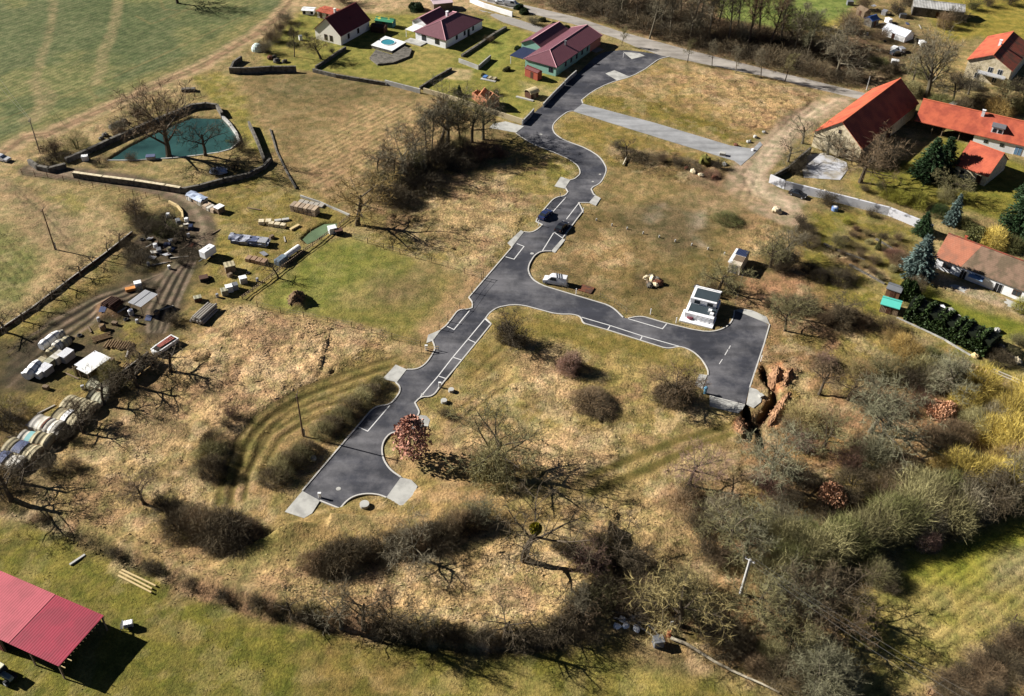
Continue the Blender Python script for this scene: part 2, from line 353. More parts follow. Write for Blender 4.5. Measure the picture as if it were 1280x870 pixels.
# lawn along the bottom, bank of the ditch above it
DITCH = L('-40,628 30,640 100,672 160,700 220,725 290,752 350,770 420,785 480,797 540,806 620,808 690,800 720,775 735,750 765,740 830,745')
paint(L('-90,640 30,648 100,680 160,708 220,733 290,760 350,778 420,793 480,805 560,815 640,818 700,812 800,800 870,830 960,880 1010,940 -90,940'), (116, 112, 40), 2, 1.5, tus=.3)
LAWN = L('-90,655 160,715 350,785 480,815 700,825 800,815 960,900 960,940 -90,940')
paint(LAWN, (146, 134, 62), 4, 5, .8, patch=(11, 41, .12)); paint(LAWN, (104, 106, 34), 4, 5, .7, patch=(15, 51, .22)); paint(LAWN, (132, 112, 56), 4, 4, .7, patch=(20, 61, .3))
paint(L('560,810 720,800 850,820 880,860 600,850'), (166, 150, 82), 5, 5, .6, patch=(8, 71, 0)); paint(L('770,795 850,790 905,830 880,845 800,830'), (128, 108, 76), 3, 3, .9)
paint(L('60,660 170,700 250,735 200,740 120,700'), (140, 126, 62), 3, 3, .7, tus=.9)
paint(DITCH, (58, 52, 36), 1.0, 1.2, .9, width=2.2, tus=.8)  # dark strip painted in for the shade along the ditch
# woodland floor on the right
paint(L('905,420 960,405 1000,300 1060,400 1150,420 1290,490 1290,650 1150,690 1060,780 1040,860 960,860 830,800 750,760 790,715 890,720 870,660 860,605 935,540'), (146, 118, 78), 3, 3, tus=.6)
for q, c in (('985,440 1060,430 1090,470 1040,520 990,500', (178, 142, 98)), ('1095,520 1170,510 1180,545 1120,545', (196, 152, 104)), ('1120,560 1170,560 1170,585 1125,575', (190, 152, 90)), ('985,540 1060,540 1050,570 990,570', (178, 138, 80)),
             ('930,600 1010,630 960,665 900,650', (160, 138, 78)), ('905,690 960,700 900,740 830,730', (186, 154, 104)), ('990,780 1040,790 1030,810 975,800', (172, 130, 72)), ('1000,640 1040,640 1030,660 990,660', (172, 142, 80))): paint(L(q), c, 4, 4, .85, tus=.6)
WOOD = L('905,420 1060,400 1290,490 1290,650 1060,780 830,800 790,715 870,660 860,605 935,540')
paint(WOOD, (120, 92, 66), 4, 4, .6, patch=(9, 81, .15)); paint(WOOD, (150, 136, 66), 4, 4, .7, patch=(13, 91, .2))
# meadow lower right
MEAD = L('1040,860 1050,790 1085,740 1140,700 1300,640 1300,772 1200,830 1140,880 1020,920')
paint(MEAD, (146, 136, 62), 3, 2, tus=.25, rows=((1130, 765), (1040, 830), .2)); paint(L('1150,695 1300,645 1300,695 1210,715 1150,725'), (140, 142, 34), 5, 4, .9, tus=.1)
paint(L('1060,800 1180,740 1260,740 1290,760 1150,860 1060,860'), (176, 156, 96), 6, 5, .6, patch=(9, 95, -.1)); paint(L('1245,710 1300,700 1300,740 1250,740'), (150, 138, 108), 4, 4, .7)
paint(L('1140,880 1200,832 1300,772 1300,940 1140,940'), (128, 102, 68), 2.5, 2, tus=.9); paint(L('1245,850 1300,820 1300,880 1240,880'), (176, 160, 100), 3, 3, .8)
# plot east of the new road
paint(L('690,312 730,262 757,235 760,202 850,206 922,222 958,258 1000,275 975,335 935,395 905,410 780,396 672,352'), (124, 106, 66), 2.5, 2.5, tus=.3)
EP = L('690,312 730,262 760,215 920,225 990,280 905,405 780,395 680,350')
paint(EP, (112, 98, 58), 4, 4, .7, patch=(9, 101, .2)); paint(EP, (138, 120, 70), 4, 4, .6, patch=(12, 111, .25))
for q in ('735,330 775,308 800,325 785,360 745,355', '690,318 760,290 780,300 740,330', '905,300 945,315 935,335 900,320'): paint(L(q), (178, 146, 98), 4, 4, .8, tus=.6)
for q in ('808,268 828,264 832,270 814,279 806,275', '858,266 880,262 876,285 862,290', '862,292 880,308 872,308', '815,262 835,256 838,262'): paint(L(q), (196, 184, 160), 1.5, 1.5, .8, tus=.2)
paint(L('760,210 840,215 850,250 780,262'), (160, 138, 88), 5, 4, .7); paint(L('915,285 960,270 975,300 930,330'), (190, 160, 108), 4, 4, .8, tus=.7)
# north plot and strip between lane and path
paint(L('733,126 830,76 960,98 1026,126 985,157 955,172 915,180'), (158, 134, 78), 2, 1.5, tus=.45)
paint(L('850,95 900,92 1012,118 975,155 930,158 880,130'), (196, 164, 112), 4, 3, .9, tus=.9); paint(L('780,105 850,85 860,100 800,125'), (184, 154, 110), 4, 3, .6)
paint(L('740,128 820,140 880,160 925,172'), (128, 118, 44), 2.5, 2, .8, width=9); paint(L('800,118 850,145 910,165'), (112, 100, 40), 1.5, 1.5, .7, width=4)
paint(L('985,110 1022,120 1000,140 960,165'), (120, 96, 66), 1.2, 1.5, .6, width=2.5, tus=.9)
paint(L('700,150 716,141 915,203 926,220 890,232 760,206 735,184 700,172'), (142, 124, 60), 2, 1.5, tus=.3); paint(L('765,185 850,190 925,215 900,235 780,212'), (112, 92, 62), 3, 3, .8, tus=.9)
for q, c in (('800,262 830,252 870,262 880,300 850,330 820,300', (104, 92, 66)), ('740,345 800,330 840,345 835,370 790,372', (112, 98, 52)), ('800,345 825,342 832,360 808,364', (84, 68, 52)), ('770,262 800,258 815,285 790,300', (100, 88, 58)), ('870,215 905,212 925,235 900,245 868,232', (130, 104, 82)), ('850,310 900,325 905,350 860,350', (116, 102, 54))): paint(L(q), c, 3, 3, .75, tus=.25)
# dirt lane in front of the barn
LANE = L('1068,122 1028,122 1000,143 972,160 945,182 925,206 918,232 945,250 976,266 990,278 1004,258 1012,250 985,242 964,230 962,214 975,196 1005,160 1032,142')
paint(L('1022,122 980,158 935,185 915,206 908,234 940,258 986,288 1012,262 1018,246 985,232 972,214 984,200 1012,164 1038,146 1075,126'), (114, 104, 60), 3, 1.2, .9, tus=.2)
paint(LANE, (172, 150, 124), 1.2, .8, tus=.0); paint([(x-3, y+3) for x, y in L('1050,124 1006,146 972,176 940,205 932,232 958,254 990,268')], (172, 150, 124), 1.5, .8, .9, width=9, tus=.0); paint(L('1040,126 1000,150 965,185 945,215 950,240 990,258'), (196, 178, 150), 1.2, 1.0, .7, width=4, tus=.0)
paint(L('850,250 930,232 960,250 900,275'), (166, 142, 104), 4, 4, .7)
# soil heaps near the turning head
paint(L('930,346 985,343 1004,362 965,388 925,378'), (176, 132, 96), 2.5, 2, .8, tus=.4); paint(L('985,335 1030,340 1030,362 990,365'), (160, 122, 88), 3, 3, .7)
# farmyards on the right
paint(L('1085,215 1140,198 1185,168 1300,215 1300,290 1200,262 1110,246 1070,232'), (132, 126, 44), 2, 1.5, tus=.2)
paint(L('1055,222 1085,215 1100,240 1075,245'), (150, 136, 60), 3, 2, .8)
paint(L('1008,270 1090,262 1152,290 1150,345 1120,372 1100,402 1030,375 1000,325'), (132, 122, 50), 2, 2, tus=.35)
for q in ('1035,310 1070,318 1110,348 1090,352 1045,325', '1060,285 1095,290 1090,300 1062,296', '1110,300 1140,310 1140,340 1115,325'): paint(L(q), (116, 92, 66), 2, 2, .9, tus=.7)
paint(L('1150,340 1180,372 1300,410 1300,445 1225,442 1140,380'), (122, 126, 38), 2, 1.5, tus=.15); paint(L('1152,335 1180,352 1300,396'), (176, 158, 128), 1, .6, .95, width=4)
paint(L('1240,425 1300,420 1300,470 1225,450'), (150, 136, 84), 2, 2, .8, tus=.8); paint(L('1145,405 1215,448 1290,485'), (130, 124, 44), 2.5, 2, .7, width=6)
paint(L('1120,-40 1300,-40 1300,75 1225,46 1180,52'), (152, 138, 52), 3, 2, tus=.2); paint(L('1075,30 1130,30 1180,55 1140,80 1080,70'), (104, 88, 62), 3, 3, .8)
paint(L('1095,55 1135,62 1130,75 1090,65'), (96, 76, 58), 1.5, 1.5, .8)
# wood floor beyond the old road
paint(L('640,-60 1020,-60 1080,40 1140,90 1090,112 960,84 850,58 720,19 640,0'), (104, 84, 62), 3, 2, tus=.7)
paint(L('760,40 850,62 960,92 1070,118'), (176, 148, 116), 2, 2, .7, width=6)
paint(L('640,12 716,33 770,50 800,62'), (160, 146, 92), 2, 1.5, .7, width=5); paint(L('840,80 960,106 1030,124'), (178, 152, 112), 2, 1.5, .7, width=5)
paint(L('870,-60 1045,-60 1075,0 1040,32 985,38 900,22'), (126, 140, 66), 3, 2, tus=.1); paint(L('1010,30 1050,20 1060,40 1025,45'), (160, 142, 66), 3, 2, .8)

# relief
for q, h in (('292,388 395,398 460,420 420,458 350,500 310,560 262,520 215,460 262,415', .8), ('655,478 705,465 735,520 700,525', .8), ('650,555 705,532 778,560 735,602 690,592', .7), ('545,235 600,215 655,260 612,322 535,300', .6), ('850,95 1012,118 975,155 880,130', .8), ('330,715 600,665 735,765 560,796 345,745', .5), ('625,440 690,440 712,475 655,478', .7)):
    raise_(L(q), h, 4, 4)
GZ += .22*fbm(XX, YY, 14, 131, 3)*(TUS > .3)
TN = .6*np.maximum(0, fbm(XX, YY, 1.7, 141, 2))+.4*fbm(XX, YY, 3.8, 151, 2)
GZ += TUS*(.5*TN+.10*vnoise(XX, YY, .85, 161))
# holes and dug pits in the tussock ground: dark because they are deep
HO = np.maximum(0, vnoise(XX, YY, 1.9, 171)-.62)*np.maximum(0, W3+.35); GZ -= np.minimum(1.0, 2.4*HO)*(TUS > .6)
GZ -= .10*RS/.3*np.sin(RU*2*math.pi/1.7)*(RS > .05)
raise_(DITCH, -1.1, 1.2, 1.0, width=2.2); raise_([(x-3, y-9) for x, y in DITCH], .9, 2, 1, width=4)
# spoil heaps and trenches by the turning head
for q, c, h in (('963,459 975,455 985,472 978,492 966,487 962,472', (214, 148, 98), 1.7), ('985,460 993,463 988,478 982,470', (170, 112, 76), 1.0), ('984,490 989,495 972,533 957,537 962,524 975,503', (218, 154, 100), 1.6), ('919,523 926,522 932,540 922,546 916,535', (206, 140, 98), 1.3)):
    paint(L(q), c, .8, .5, 1, tus=.5); raise_(L(q), h, 1.6, .5, rough=.5)
for q, wd in (('955,462 957,473 967,486 969,497 962,510 950,525 945,527', 1.5), ('930,507 932,520 936,535 935,547', 1.1), ('932,506 943,527 949,540 953,556', 1.2)):
    paint(L(q), (74, 54, 38), .4, .2, .9, width=wd, tus=.1); raise_(L(q), -1.5, .45, .15, width=wd)
for q, h in (('362,372 372,365 385,374 380,386 368,385', 1.3), ('120,385 140,372 150,375 148,398 125,400', 1.0)): paint(L(q), (112, 88, 62), .8, .6); raise_(L(q), h, 1.4, .6)
UPS = L('235,728 290,752 350,770 420,785 480,797 540,806 620,808 690,800 720,775 735,750 765,738 765,640 600,600 400,640 300,690')
wp = px(UPS); s = win(wp, 3); d = sdf(wp, XX[s]+.8*W1[s], YY[s]+.8*W2[s]); k = np.clip((P(235, 728).x*0+XX[s]-P(225, 730).x)/14, 0, 1); GZ[s] += 2.4*k*smooth01(d/1.6+.5)*np.exp(-np.maximum(d, 0)/7)
# pond basins
POND = L('135,199 160,183 205,160 240,146 277,147 290,160 298,174 297,181 274,189 215,196 165,200')
PUDDLE = L('378,298 388,288 405,279 421,278 420,285 398,297 384,304')
raise_(POND, -1.3, 1.0, .2); raise_(PUDDLE, -.9, .8, .2); paint(PUDDLE, (120, 104, 66), .8, .2, .9)
# ground kept level and lower below every paved sheet
for c, sc, sd, th, op in (((124, 102, 70), 4.5, 201, .22, .5), ((206, 182, 140), 3.5, 211, .15, .4), ((104, 92, 54), 2.6, 221, .3, .45), ((150, 118, 86), 7, 231, .25, .6)):
    m = smooth01((fbm(XX, YY, sc, sd, 4)-th)/.12+.5)*np.clip((TUS-.18)*2.2, 0, 1)*op; GC = GC*(1-m[..., None])+np.array(A(*c))*m[..., None]
lum = GC.mean(-1, keepdims=True); GC = (GC*.9+lum*.1)*np.array([1.04, 1.03, 1.09])
# ---------------------------------------------------------------- paved surfaces
ROAD = L('''779,62 812,66 838,70.5 827,73 822,75 807,86 789,96 761,104 741,114 727,125 728.5,129.5 716,139 709.6,139.6 698,148 690,157 692,166 703,174.5
 734,186 751,197 758,210 757,217 751,229 741,234 739,236.5 742,243 744,244 736,253.5 723.5,253.5 728.5,264 703,298 689,314 677,314 668,319 661,331 660,339 665,349 678,357 701,364 765,383 779,397 785.5,398
 801,395 832,404 865,412 883,415 898,413.6 911,407 917,397 918,388 932,387 960,406 955,430 937,484.5 931,506 887,495 878,486 885,469 885,463 880,453 868,440 850,432.6 835,436.5 800,425.5 759,412.5 728.5,404 726,396 716,393 696,393 655,382 640,381 621,384.5 611,392 607,398 614,405
 602,420 577.5,450 550,483 541,496 526,496 518.6,503.5 524.4,515 522,520 508.5,537.6 499.6,540 488,541 479,551.5 477,563 479,574 487,587 501,596.5 483,622 474,618.6 461.7,617 446.5,618.6 434,625 425,636 400,626 378,613.5 468,508 487,506 494.6,498 500,490 500,483 494.6,478 508.5,462 520,462 530,457 537.6,448 544,436 542.6,431 540,424
 551.5,412 558,407 573,387 584,387 590,385 591,378 586,372 640,309 655,290 664,291 672,287 678,281 670,277 672,272 680,262 693,247 706,245 710,240 707,235 713,225 718,224 725,218 725,213 722,207 711,199 691,190 665,180 645,167 653,153 680,131 706,104 722,92 749,66''')
OLD = L('560,-22 640,2.5 721,21.5 774,39 855,61 960,87 1079,116 1130,128 1128,138 1069,122.7 960,96.5 838,71.5 827,69.6 797,59.5 771,48 716,30 640,11 548,-15')
PATHP = L('716,139 728.5,129.5 820,154 913,182 941,186 950,177 953,181 941,194 926,207 918,201 800,165')
PADS = [('701,221 713,225 706,236 693,233', 'pavement'), ('651,288 655,290 640,309 634,304', 'pavement'), ('535,419 551.5,412 541,426 533,429', 'pavement'), ('494.6,456 508.5,462 496,478 478,474', 'pavement'), ('378,614 400,626 390,642 380,648 356,640', 'pavement'),
        ('483,622 501,597 514,600 522,608 516,620 502,634', 'pavement'), ('525,519 533,520 537.5,525 535,534 521,536 511,537.5', 'pavement'), ('874,468 884,469 878,486 868,482', 'pavement'), ('887,495 931,506.5 928,512 922,517 887,508', 'pavement'), ('937,484.5 946,487 953,494 951,503 942,510 933,505', 'pavement'),
        ('744,244 751,248 745,257 736,253.5', 'pavement'), ('703,298 706.5,300 694,316 689,314', 'pavement'), ('918,388 926,386 940,388 958,396 962,405.5 934,394', 'pavement'), ('645,166 655,158 632,152 616,155 612,160', 'pavement'), ('779,65 800,67 806,70 790,74 785,70', 'pavement'), ('757,92 768,88 788,96.5 772,101', 'pavement')]
YARD = L('1000,203 1012,193 1030,191 1058,203 1060,212 1050,225 1005,222')
for q, inset in [(ROAD, 1), (OLD, 1), (PATHP, 1), (YARD, 1)]+[(L(p), 0) for p, _ in PADS]:
    s, m = mask(q, .5, 0.0); GZ[s] = GZ[s]*(1-m)-.09*m
    s, m = mask(q, 1.8, 0.0); GZ[s] = np.minimum(GZ[s], .35*(1-m)+.0*m)
def gz(x, y):
    i = min(max(np.searchsorted(GX, x)-1, 0), NX-2); j = min(max(np.searchsorted(GY, y)-1, 0), NY-2)
    u = (x-GX[i])/(GX[i+1]-GX[i]); v = (y-GY[j])/(GY[j+1]-GY[j])
    return float((GZ[j, i]*(1-u)+GZ[j, i+1]*u)*(1-v)+(GZ[j+1, i]*(1-u)+GZ[j+1, i+1]*u)*v)
def G(x, y, dz=0.0):
    p = P(x, y); p.z = gz(p.x, p.y)+dz; return p

def build_ground():
    me = bpy.data.meshes.new('ground'); nv = NX*NY
    co = np.stack([XX, YY, GZ], -1).astype(np.float32).reshape(-1)
    me.vertices.add(nv); me.vertices.foreach_set('co', co)
    i = np.arange(NX-1)[None, :]+np.arange(NY-1)[:, None]*NX
    q = np.stack([i, i+1, i+1+NX, i+NX], -1).reshape(-1).astype(np.int32); nf = len(q)//4
    me.loops.add(len(q)); me.loops.foreach_set('vertex_index', q)
    me.polygons.add(nf); me.polygons.foreach_set('loop_start', np.arange(0, len(q), 4, dtype=np.int32))
    try: me.polygons.foreach_set('loop_total', np.full(nf, 4, np.int32))
    except Exception: pass
    me.polygons.foreach_set('use_smooth', np.ones(nf, bool)); me.update(calc_edges=True)
    c = np.concatenate([GC, np.ones((NY, NX, 1))], -1).astype(np.float32).reshape(-1)
    me.attributes.new('gcol', 'FLOAT_COLOR', 'POINT').data.foreach_set('color', c)
    for nm, ar in (('tus', TUS), ('row_u', RU), ('row_s', RS)):
        me.attributes.new(nm, 'FLOAT', 'POINT').data.foreach_set('value', ar.astype(np.float32).reshape(-1))
    m = bpy.data.materials.new('soil_and_grass'); m.use_nodes = True; t = NT(m)
    oc = t.n('ShaderNodeTexCoord').outputs['Object']; at = lambda n: t.n('ShaderNodeAttribute', attribute_name=n)
    c = at('gcol').outputs['Color']; tus = at('tus').outputs['Fac']; ru = at('row_u').outputs['Fac']; rs = at('row_s').outputs['Fac']
    n1, n2, n3, n4 = t.noise(oc, .11, 4), t.noise(oc, .55, 4, .6), t.noise(oc, 2.2, 3, .65), t.noise(oc, .23, 3)
    dv = lambda n, k: t.math('MULTIPLY', t.math('SUBTRACT', n, .5), k)
    f = t.math('ADD', t.math('ADD', dv(n1, .5), dv(n2, .75)), t.math('MULTIPLY', dv(n3, 1.9), t.math('ADD', tus, .35)))
    row = t.math('SINE', t.math('ADD', t.math('MULTIPLY', ru, 2*math.pi/1.7), dv(n2, 5.0)))
    f = t.math('ADD', f, t.math('MULTIPLY', t.math('MULTIPLY', row, rs), t.math('ADD', n4, .6)))
    n5 = t.noise(oc, 1.15, 2, .5); n6 = t.noise(oc, 5.5, 2, .6); f = t.math('ADD', f, t.math('ADD', t.math('MULTIPLY', dv(n5, .8), t.math('ADD', tus, .25)), dv(n6, 1.3)))
    f = t.math('MAXIMUM', t.math('ADD', f, 1.0), .25)
    dark = t.n('ShaderNodeVectorMath', operation='MULTIPLY', i_0=c, i_1=(.70, .76, .60)).outputs[0]
    warm = t.n('ShaderNodeVectorMath', operation='MULTIPLY', i_0=c, i_1=(1.22, 1.12, 1.02)).outputs[0]
    cc = t.mix(t.ramp(t.noise(oc, .38, 4), .38, .62), dark, warm)
    bh = t.math('ADD', t.math('MULTIPLY', n3, t.math('ADD', t.math('MULTIPLY', tus, .26), .10)), t.math('MULTIPLY', t.math('MULTIPLY', row, rs), .2))
    bh = t.math('ADD', bh, t.math('MULTIPLY', t.noise(oc, 7.0, 2), .04))
    t.out(t.scalec(cc, f), .95, bh, 1.0, .1)
    me.materials.append(m); o = bpy.data.objects.new('ground', me); col.objects.link(o); tag(o, kind='structure'); return o
build_ground()

def asphalt(name, c, worn):
    m = bpy.data.materials.new(name); m.use_nodes = True; t = NT(m)
    oc = t.n('ShaderNodeTexCoord').outputs['Object']
    st = t.n('ShaderNodeMapping', i_0=oc, i_2=(0, 0, R_(-58)), i_3=(.05, .45, 1)).outputs[0]
    f = t.math('ADD', t.math('MULTIPLY', t.math('SUBTRACT', t.noise(oc, .25, 5, .65), .5), .8), t.math('MULTIPLY', t.math('SUBTRACT', t.noise(oc, 6, 2), .5), .35))
    f = t.math('ADD', t.math('ADD', f, 1.0), t.math('MULTIPLY', t.math('SUBTRACT', t.noise(st, 1.0, 3), .5), 1.3))
    cc = t.mix(t.math('MULTIPLY', t.ramp(t.noise(oc, .09, 6, .7), .43, .62), .85), c, worn)
    t.out(t.scalec(cc, f), .7, t.noise(oc, 9, 2), .02, .35); return m
M_ASPH = asphalt('fresh_asphalt', A(58, 59, 66), A(116, 114, 116)); M_OLD = asphalt('worn_asphalt', A(176, 168, 158), A(150, 142, 132)); M_PATH = asphalt('pale_grey_asphalt', A(170, 170, 170), A(150, 150, 150))
M_CONC = mat('pale_concrete', A(196, 194, 186), .14, .9, .9, c2=A(168, 166, 160), c2scale=.35); M_KERB = mat('kerb_stone', A(206, 202, 194), .12, 1.0, .85); M_PAINT = mat('white_line_paint', A(232, 230, 226), .12, 2.0, .7)
M_WYARD = mat('pale_gravel', A(206, 206, 210), .14, .5, .95, c2=A(172, 164, 150), c2scale=.25)
def sheet(name, pts, m, z0, z1):
    mb = MB(); mb.prism(px(pts), z0, z1); o = mb.build(name, m); tag(o, kind='structure'); return o
def rounded(pts, closed=False):
    out = []; n = len(pts)
    for i, p in enumerate(pts):
        if not closed and i in (0, n-1): out.append(p); continue
        a, b = pts[i-1], pts[(i+1) % n]; u = (p[0]-a[0], p[1]-a[1]); v = (b[0]-p[0], b[1]-p[1]); lu, lv = math.hypot(*u), math.hypot(*v)
        an = abs(math.degrees(math.atan2(u[0]*v[1]-u[1]*v[0], u[0]*v[0]+u[1]*v[1])))
        if 8 < an < 62: k = min(.27*lu, .27*lv, 6); out += [(p[0]-u[0]/lu*k, p[1]-u[1]/lu*k), (p[0]+v[0]/lv*k, p[1]+v[1]/lv*k)]
        else: out.append(p)
    return out
ROAD = rounded(rounded(ROAD, True), True)
sheet('road', ROAD, M_ASPH, -.12, .015); sheet('road', OLD, M_OLD, -.12, .03); sheet('path', PATHP, M_PATH, -.12, .035); sheet('courtyard', YARD, M_WYARD, -.12, .04)
for p, nm in PADS: sheet('pavement', L(p), M_CONC, -.12, .075)
def strip(name, pts, wd, m, z0, z1, off=0.0, closed=False, kind='structure'):
    """a bar of width wd swept along a photo line, shifted sideways by off metres"""
    w = [Vector((*q, 0)) for q in px(pts)]; mb = MB(); n = len(w); Lq, Rq = [], []
    for i, p in enumerate(w):
        a = w[i-1] if i else p; b = w[i+1] if i < n-1 else p
        d1 = (p-a).normalized() if i else (b-p).normalized(); d2 = (b-p).normalized() if i < n-1 else d1
        t = (d1+d2); t = t.normalized() if t.length > .1 else d2; nn = Vector((-t.y, t.x, 0)); k = 1/max(.5, nn.dot(Vector((-d2.y, d2.x, 0))))
        Lq.append(p+nn*(off+wd/2)*k); Rq.append(p+nn*(off-wd/2)*k)
    for i in range(n-1):
        a, b, c, d = Rq[i], Rq[i+1], Lq[i+1], Lq[i]; up = lambda v, z: (v.x, v.y, z)
        mb.add([up(a, z0), up(b, z0), up(c, z0), up(d, z0), up(a, z1), up(b, z1), up(c, z1), up(d, z1)],
               [(4, 5, 6, 7), (0, 1, 5, 4), (2, 3, 7, 6)]+([(3, 0, 4, 7)] if i == 0 else [])+([(1, 2, 6, 5)] if i == n-2 else []))
    o = mb.build(name, m)
    if kind: tag(o, kind=kind)
    return o
for k in ['838,70.5 827,73 822,75 807,86 789,96 761,104 741,114 727,125 728.5,129.5', '716,139 709.6,139.6 698,148 690,157 692,166 703,174.5 734,186 751,197 758,210 757,217 751,229 741,234 739,236.5 742,243 744,244', '736,253.5 723.5,253.5 728.5,264 703,298', '689,314 677,314 668,319 661,331 660,339 665,349 678,357 701,364 765,383 779,397', '785.5,398 801,395 832,404 865,412 883,415 898,413.6 911,407 917,397 918,388',
          '962,405.5 955,430 937,484.5', '931,506.5 887,495', '885,469 885,463 880,453 868,440 850,432.6 835,436.5 800,425.5 759,412.5 728.5,404 726,396 716,393 696,393 655,382 640,381 621,384.5 611,392 607,398 614,405 602,420 577.5,450 550,483 541,496 526,496 518.6,503.5 524.4,515 522,520', '508.5,537.6 499.6,540 488,541 479,551.5 477,563 479,574 487,587 501,596.5',
          '483,622 474,618.6 461.7,617 446.5,618.6 434,625 425,636 400,626', '378,613.5 468,508 487,506 494.6,498 500,490 500,483 494.6,478', '508.5,462 520,462 530,457 537.6,448 544,436 542.6,431 540,424', '551.5,412 558,407 573,387 584,387 590,385 591,378 586,372 640,309', '655,290 664,291 672,287 678,281 670,277 672,272 680,262 693,247 706,245 710,240 707,235', '713,225 718,224 725,218 725,213 722,207 711,199 691,190 665,180 645,167']:
    strip('kerb', rounded(rounded(L(k))), .26, M_KERB, -.1, .12)
for k in ['487,507 459.6,539 448.5,534', '587,388 567.4,412 557,407', '606.5,398 584.9,424 565.9,446.6 547.7,470 525.5,496', '584.9,424 595,428.6', '565.9,446.6 577,450', '547.7,470 558.5,473.6', '606,398.5 612.5,404', '632,321 642.5,324 655,308 646,304.5', '707,247 689,267', '723,254.5 708,274', '692,291 678,313.5', '693,290.5 703,297.5',
          '727,396.5 763,407 803,420 849,433', '763,407 759.5,412', '803,420 800.3,425', '785.5,398.5 828,411 833.5,404.5', '828,411 865,412']:
    if k != '828,411 865,412': strip('road_marking', L(k), .2, M_PAINT, .01, .021)
for k in ['910,437 906,444', '903,449 899,455', '913,432 911,436', '701,364 640,345']: 
    if not k.startswith('701'): strip('road_marking', L(k), .14, M_PAINT, .01, .02)
# ponds
def water(name, pts, z, c):
    m = bpy.data.materials.new(name+'_surface'); m.use_nodes = True; t = NT(m); oc = t.n('ShaderNodeTexCoord').outputs['Object']
    t.out(t.mix(t.ramp(t.noise(oc, .12, 3), .35, .7), c, tuple(q*.45 for q in c)), .12, t.noise(oc, 1.2, 2), .03, .5)
    mb = MB(); mb.prism(px(pts), z-.05, z); o = mb.build('water', m); tag(o, kind='structure')
water('pond', POND, -.45, A(60, 96, 90)); water('puddle', PUDDLE, -.3, A(128, 150, 112))

# tufts of last year's dry grass: blades standing on the rough ground, coloured like the ground they grow from
def tufts(n, seed):
    r = np.random.default_rng(seed); x = r.uniform(-170, 178, n*7); y = r.uniform(74, 335, n*7); keep = np.abs(x) < .52*y+45
    i = np.clip(np.searchsorted(GX, x)-1, 0, NX-2); j = np.clip(np.searchsorted(GY, y)-1, 0, NY-2)
    d = fbm(x, y, 5, 401, 3); keep &= (r.uniform(0, 1, len(x)) < np.clip(TUS[j, i]*1.1-.35+d*.5, 0, .9)) & (GZ[j, i] > -.25)
    flat = np.zeros(len(x), bool)
    for q in [px(ROAD), px(OLD), px(PATHP), px(YARD), px(POND)]+[px(L(p)) for p, _ in PADS]: flat |= sdf(q, x, y) > -.5
    keep &= ~flat; x, y, i, j = [a[keep][:n] for a in (x, y, i, j)]; n = len(x); z = GZ[j, i]-.05; V = []; C = []
    g = GC[j, i]
    for b in range(4):
        a = r.uniform(0, 6.28, n); h = r.uniform(.05, .17, n); wd = r.uniform(.05, .13, n); le = r.uniform(.15, .42, n); ca, sa = np.cos(a), np.sin(a); ox, oy = x+r.normal(0, .16, n), y+r.normal(0, .16, n)
        p = [np.stack([ox-sa*wd, oy+ca*wd, z], -1), np.stack([ox+sa*wd, oy-ca*wd, z], -1), np.stack([ox+sa*wd*.5+ca*le, oy-ca*wd*.5+sa*le, z+h], -1), np.stack([ox-sa*wd*.5+ca*le, oy+ca*wd*.5+sa*le, z+h*r.uniform(.7, 1, n)], -1)]
        V.append(np.stack(p, 1)); C.append(np.repeat((g*r.uniform(.82, 1.22, (n, 1))*np.array([1.04, 1, .95]))[:, None, :], 4, 1))
    V = np.concatenate(V).reshape(-1, 3); C = np.concatenate(C).reshape(-1, 3); nv = len(V); me = bpy.data.meshes.new('dry_grass'); me.vertices.add(nv); me.vertices.foreach_set('co', V.astype(np.float32).reshape(-1))
    me.loops.add(nv); me.loops.foreach_set('vertex_index', np.arange(nv, dtype=np.int32)); me.polygons.add(nv//4); me.polygons.foreach_set('loop_start', np.arange(0, nv, 4, dtype=np.int32))
    try: me.polygons.foreach_set('loop_total', np.full(nv//4, 4, np.int32))
    except Exception: pass
    me.update(calc_edges=True); me.attributes.new('gcol', 'FLOAT_COLOR', 'POINT').data.foreach_set('color', np.concatenate([C, np.ones((nv, 1))], -1).astype(np.float32).reshape(-1))
    m = bpy.data.materials.new('dry_blades'); m.use_nodes = True; t = NT(m); t.out(t.n('ShaderNodeAttribute', attribute_name='gcol').outputs['Color'], .9, None, spec=.1); me.materials.append(m)
    o = bpy.data.objects.new('dry_grass', me); col.objects.link(o); tag(o, 'rough tufts of dry straw-coloured grass over the open ground', 'grass', kind='stuff')
tufts(52000, 77)
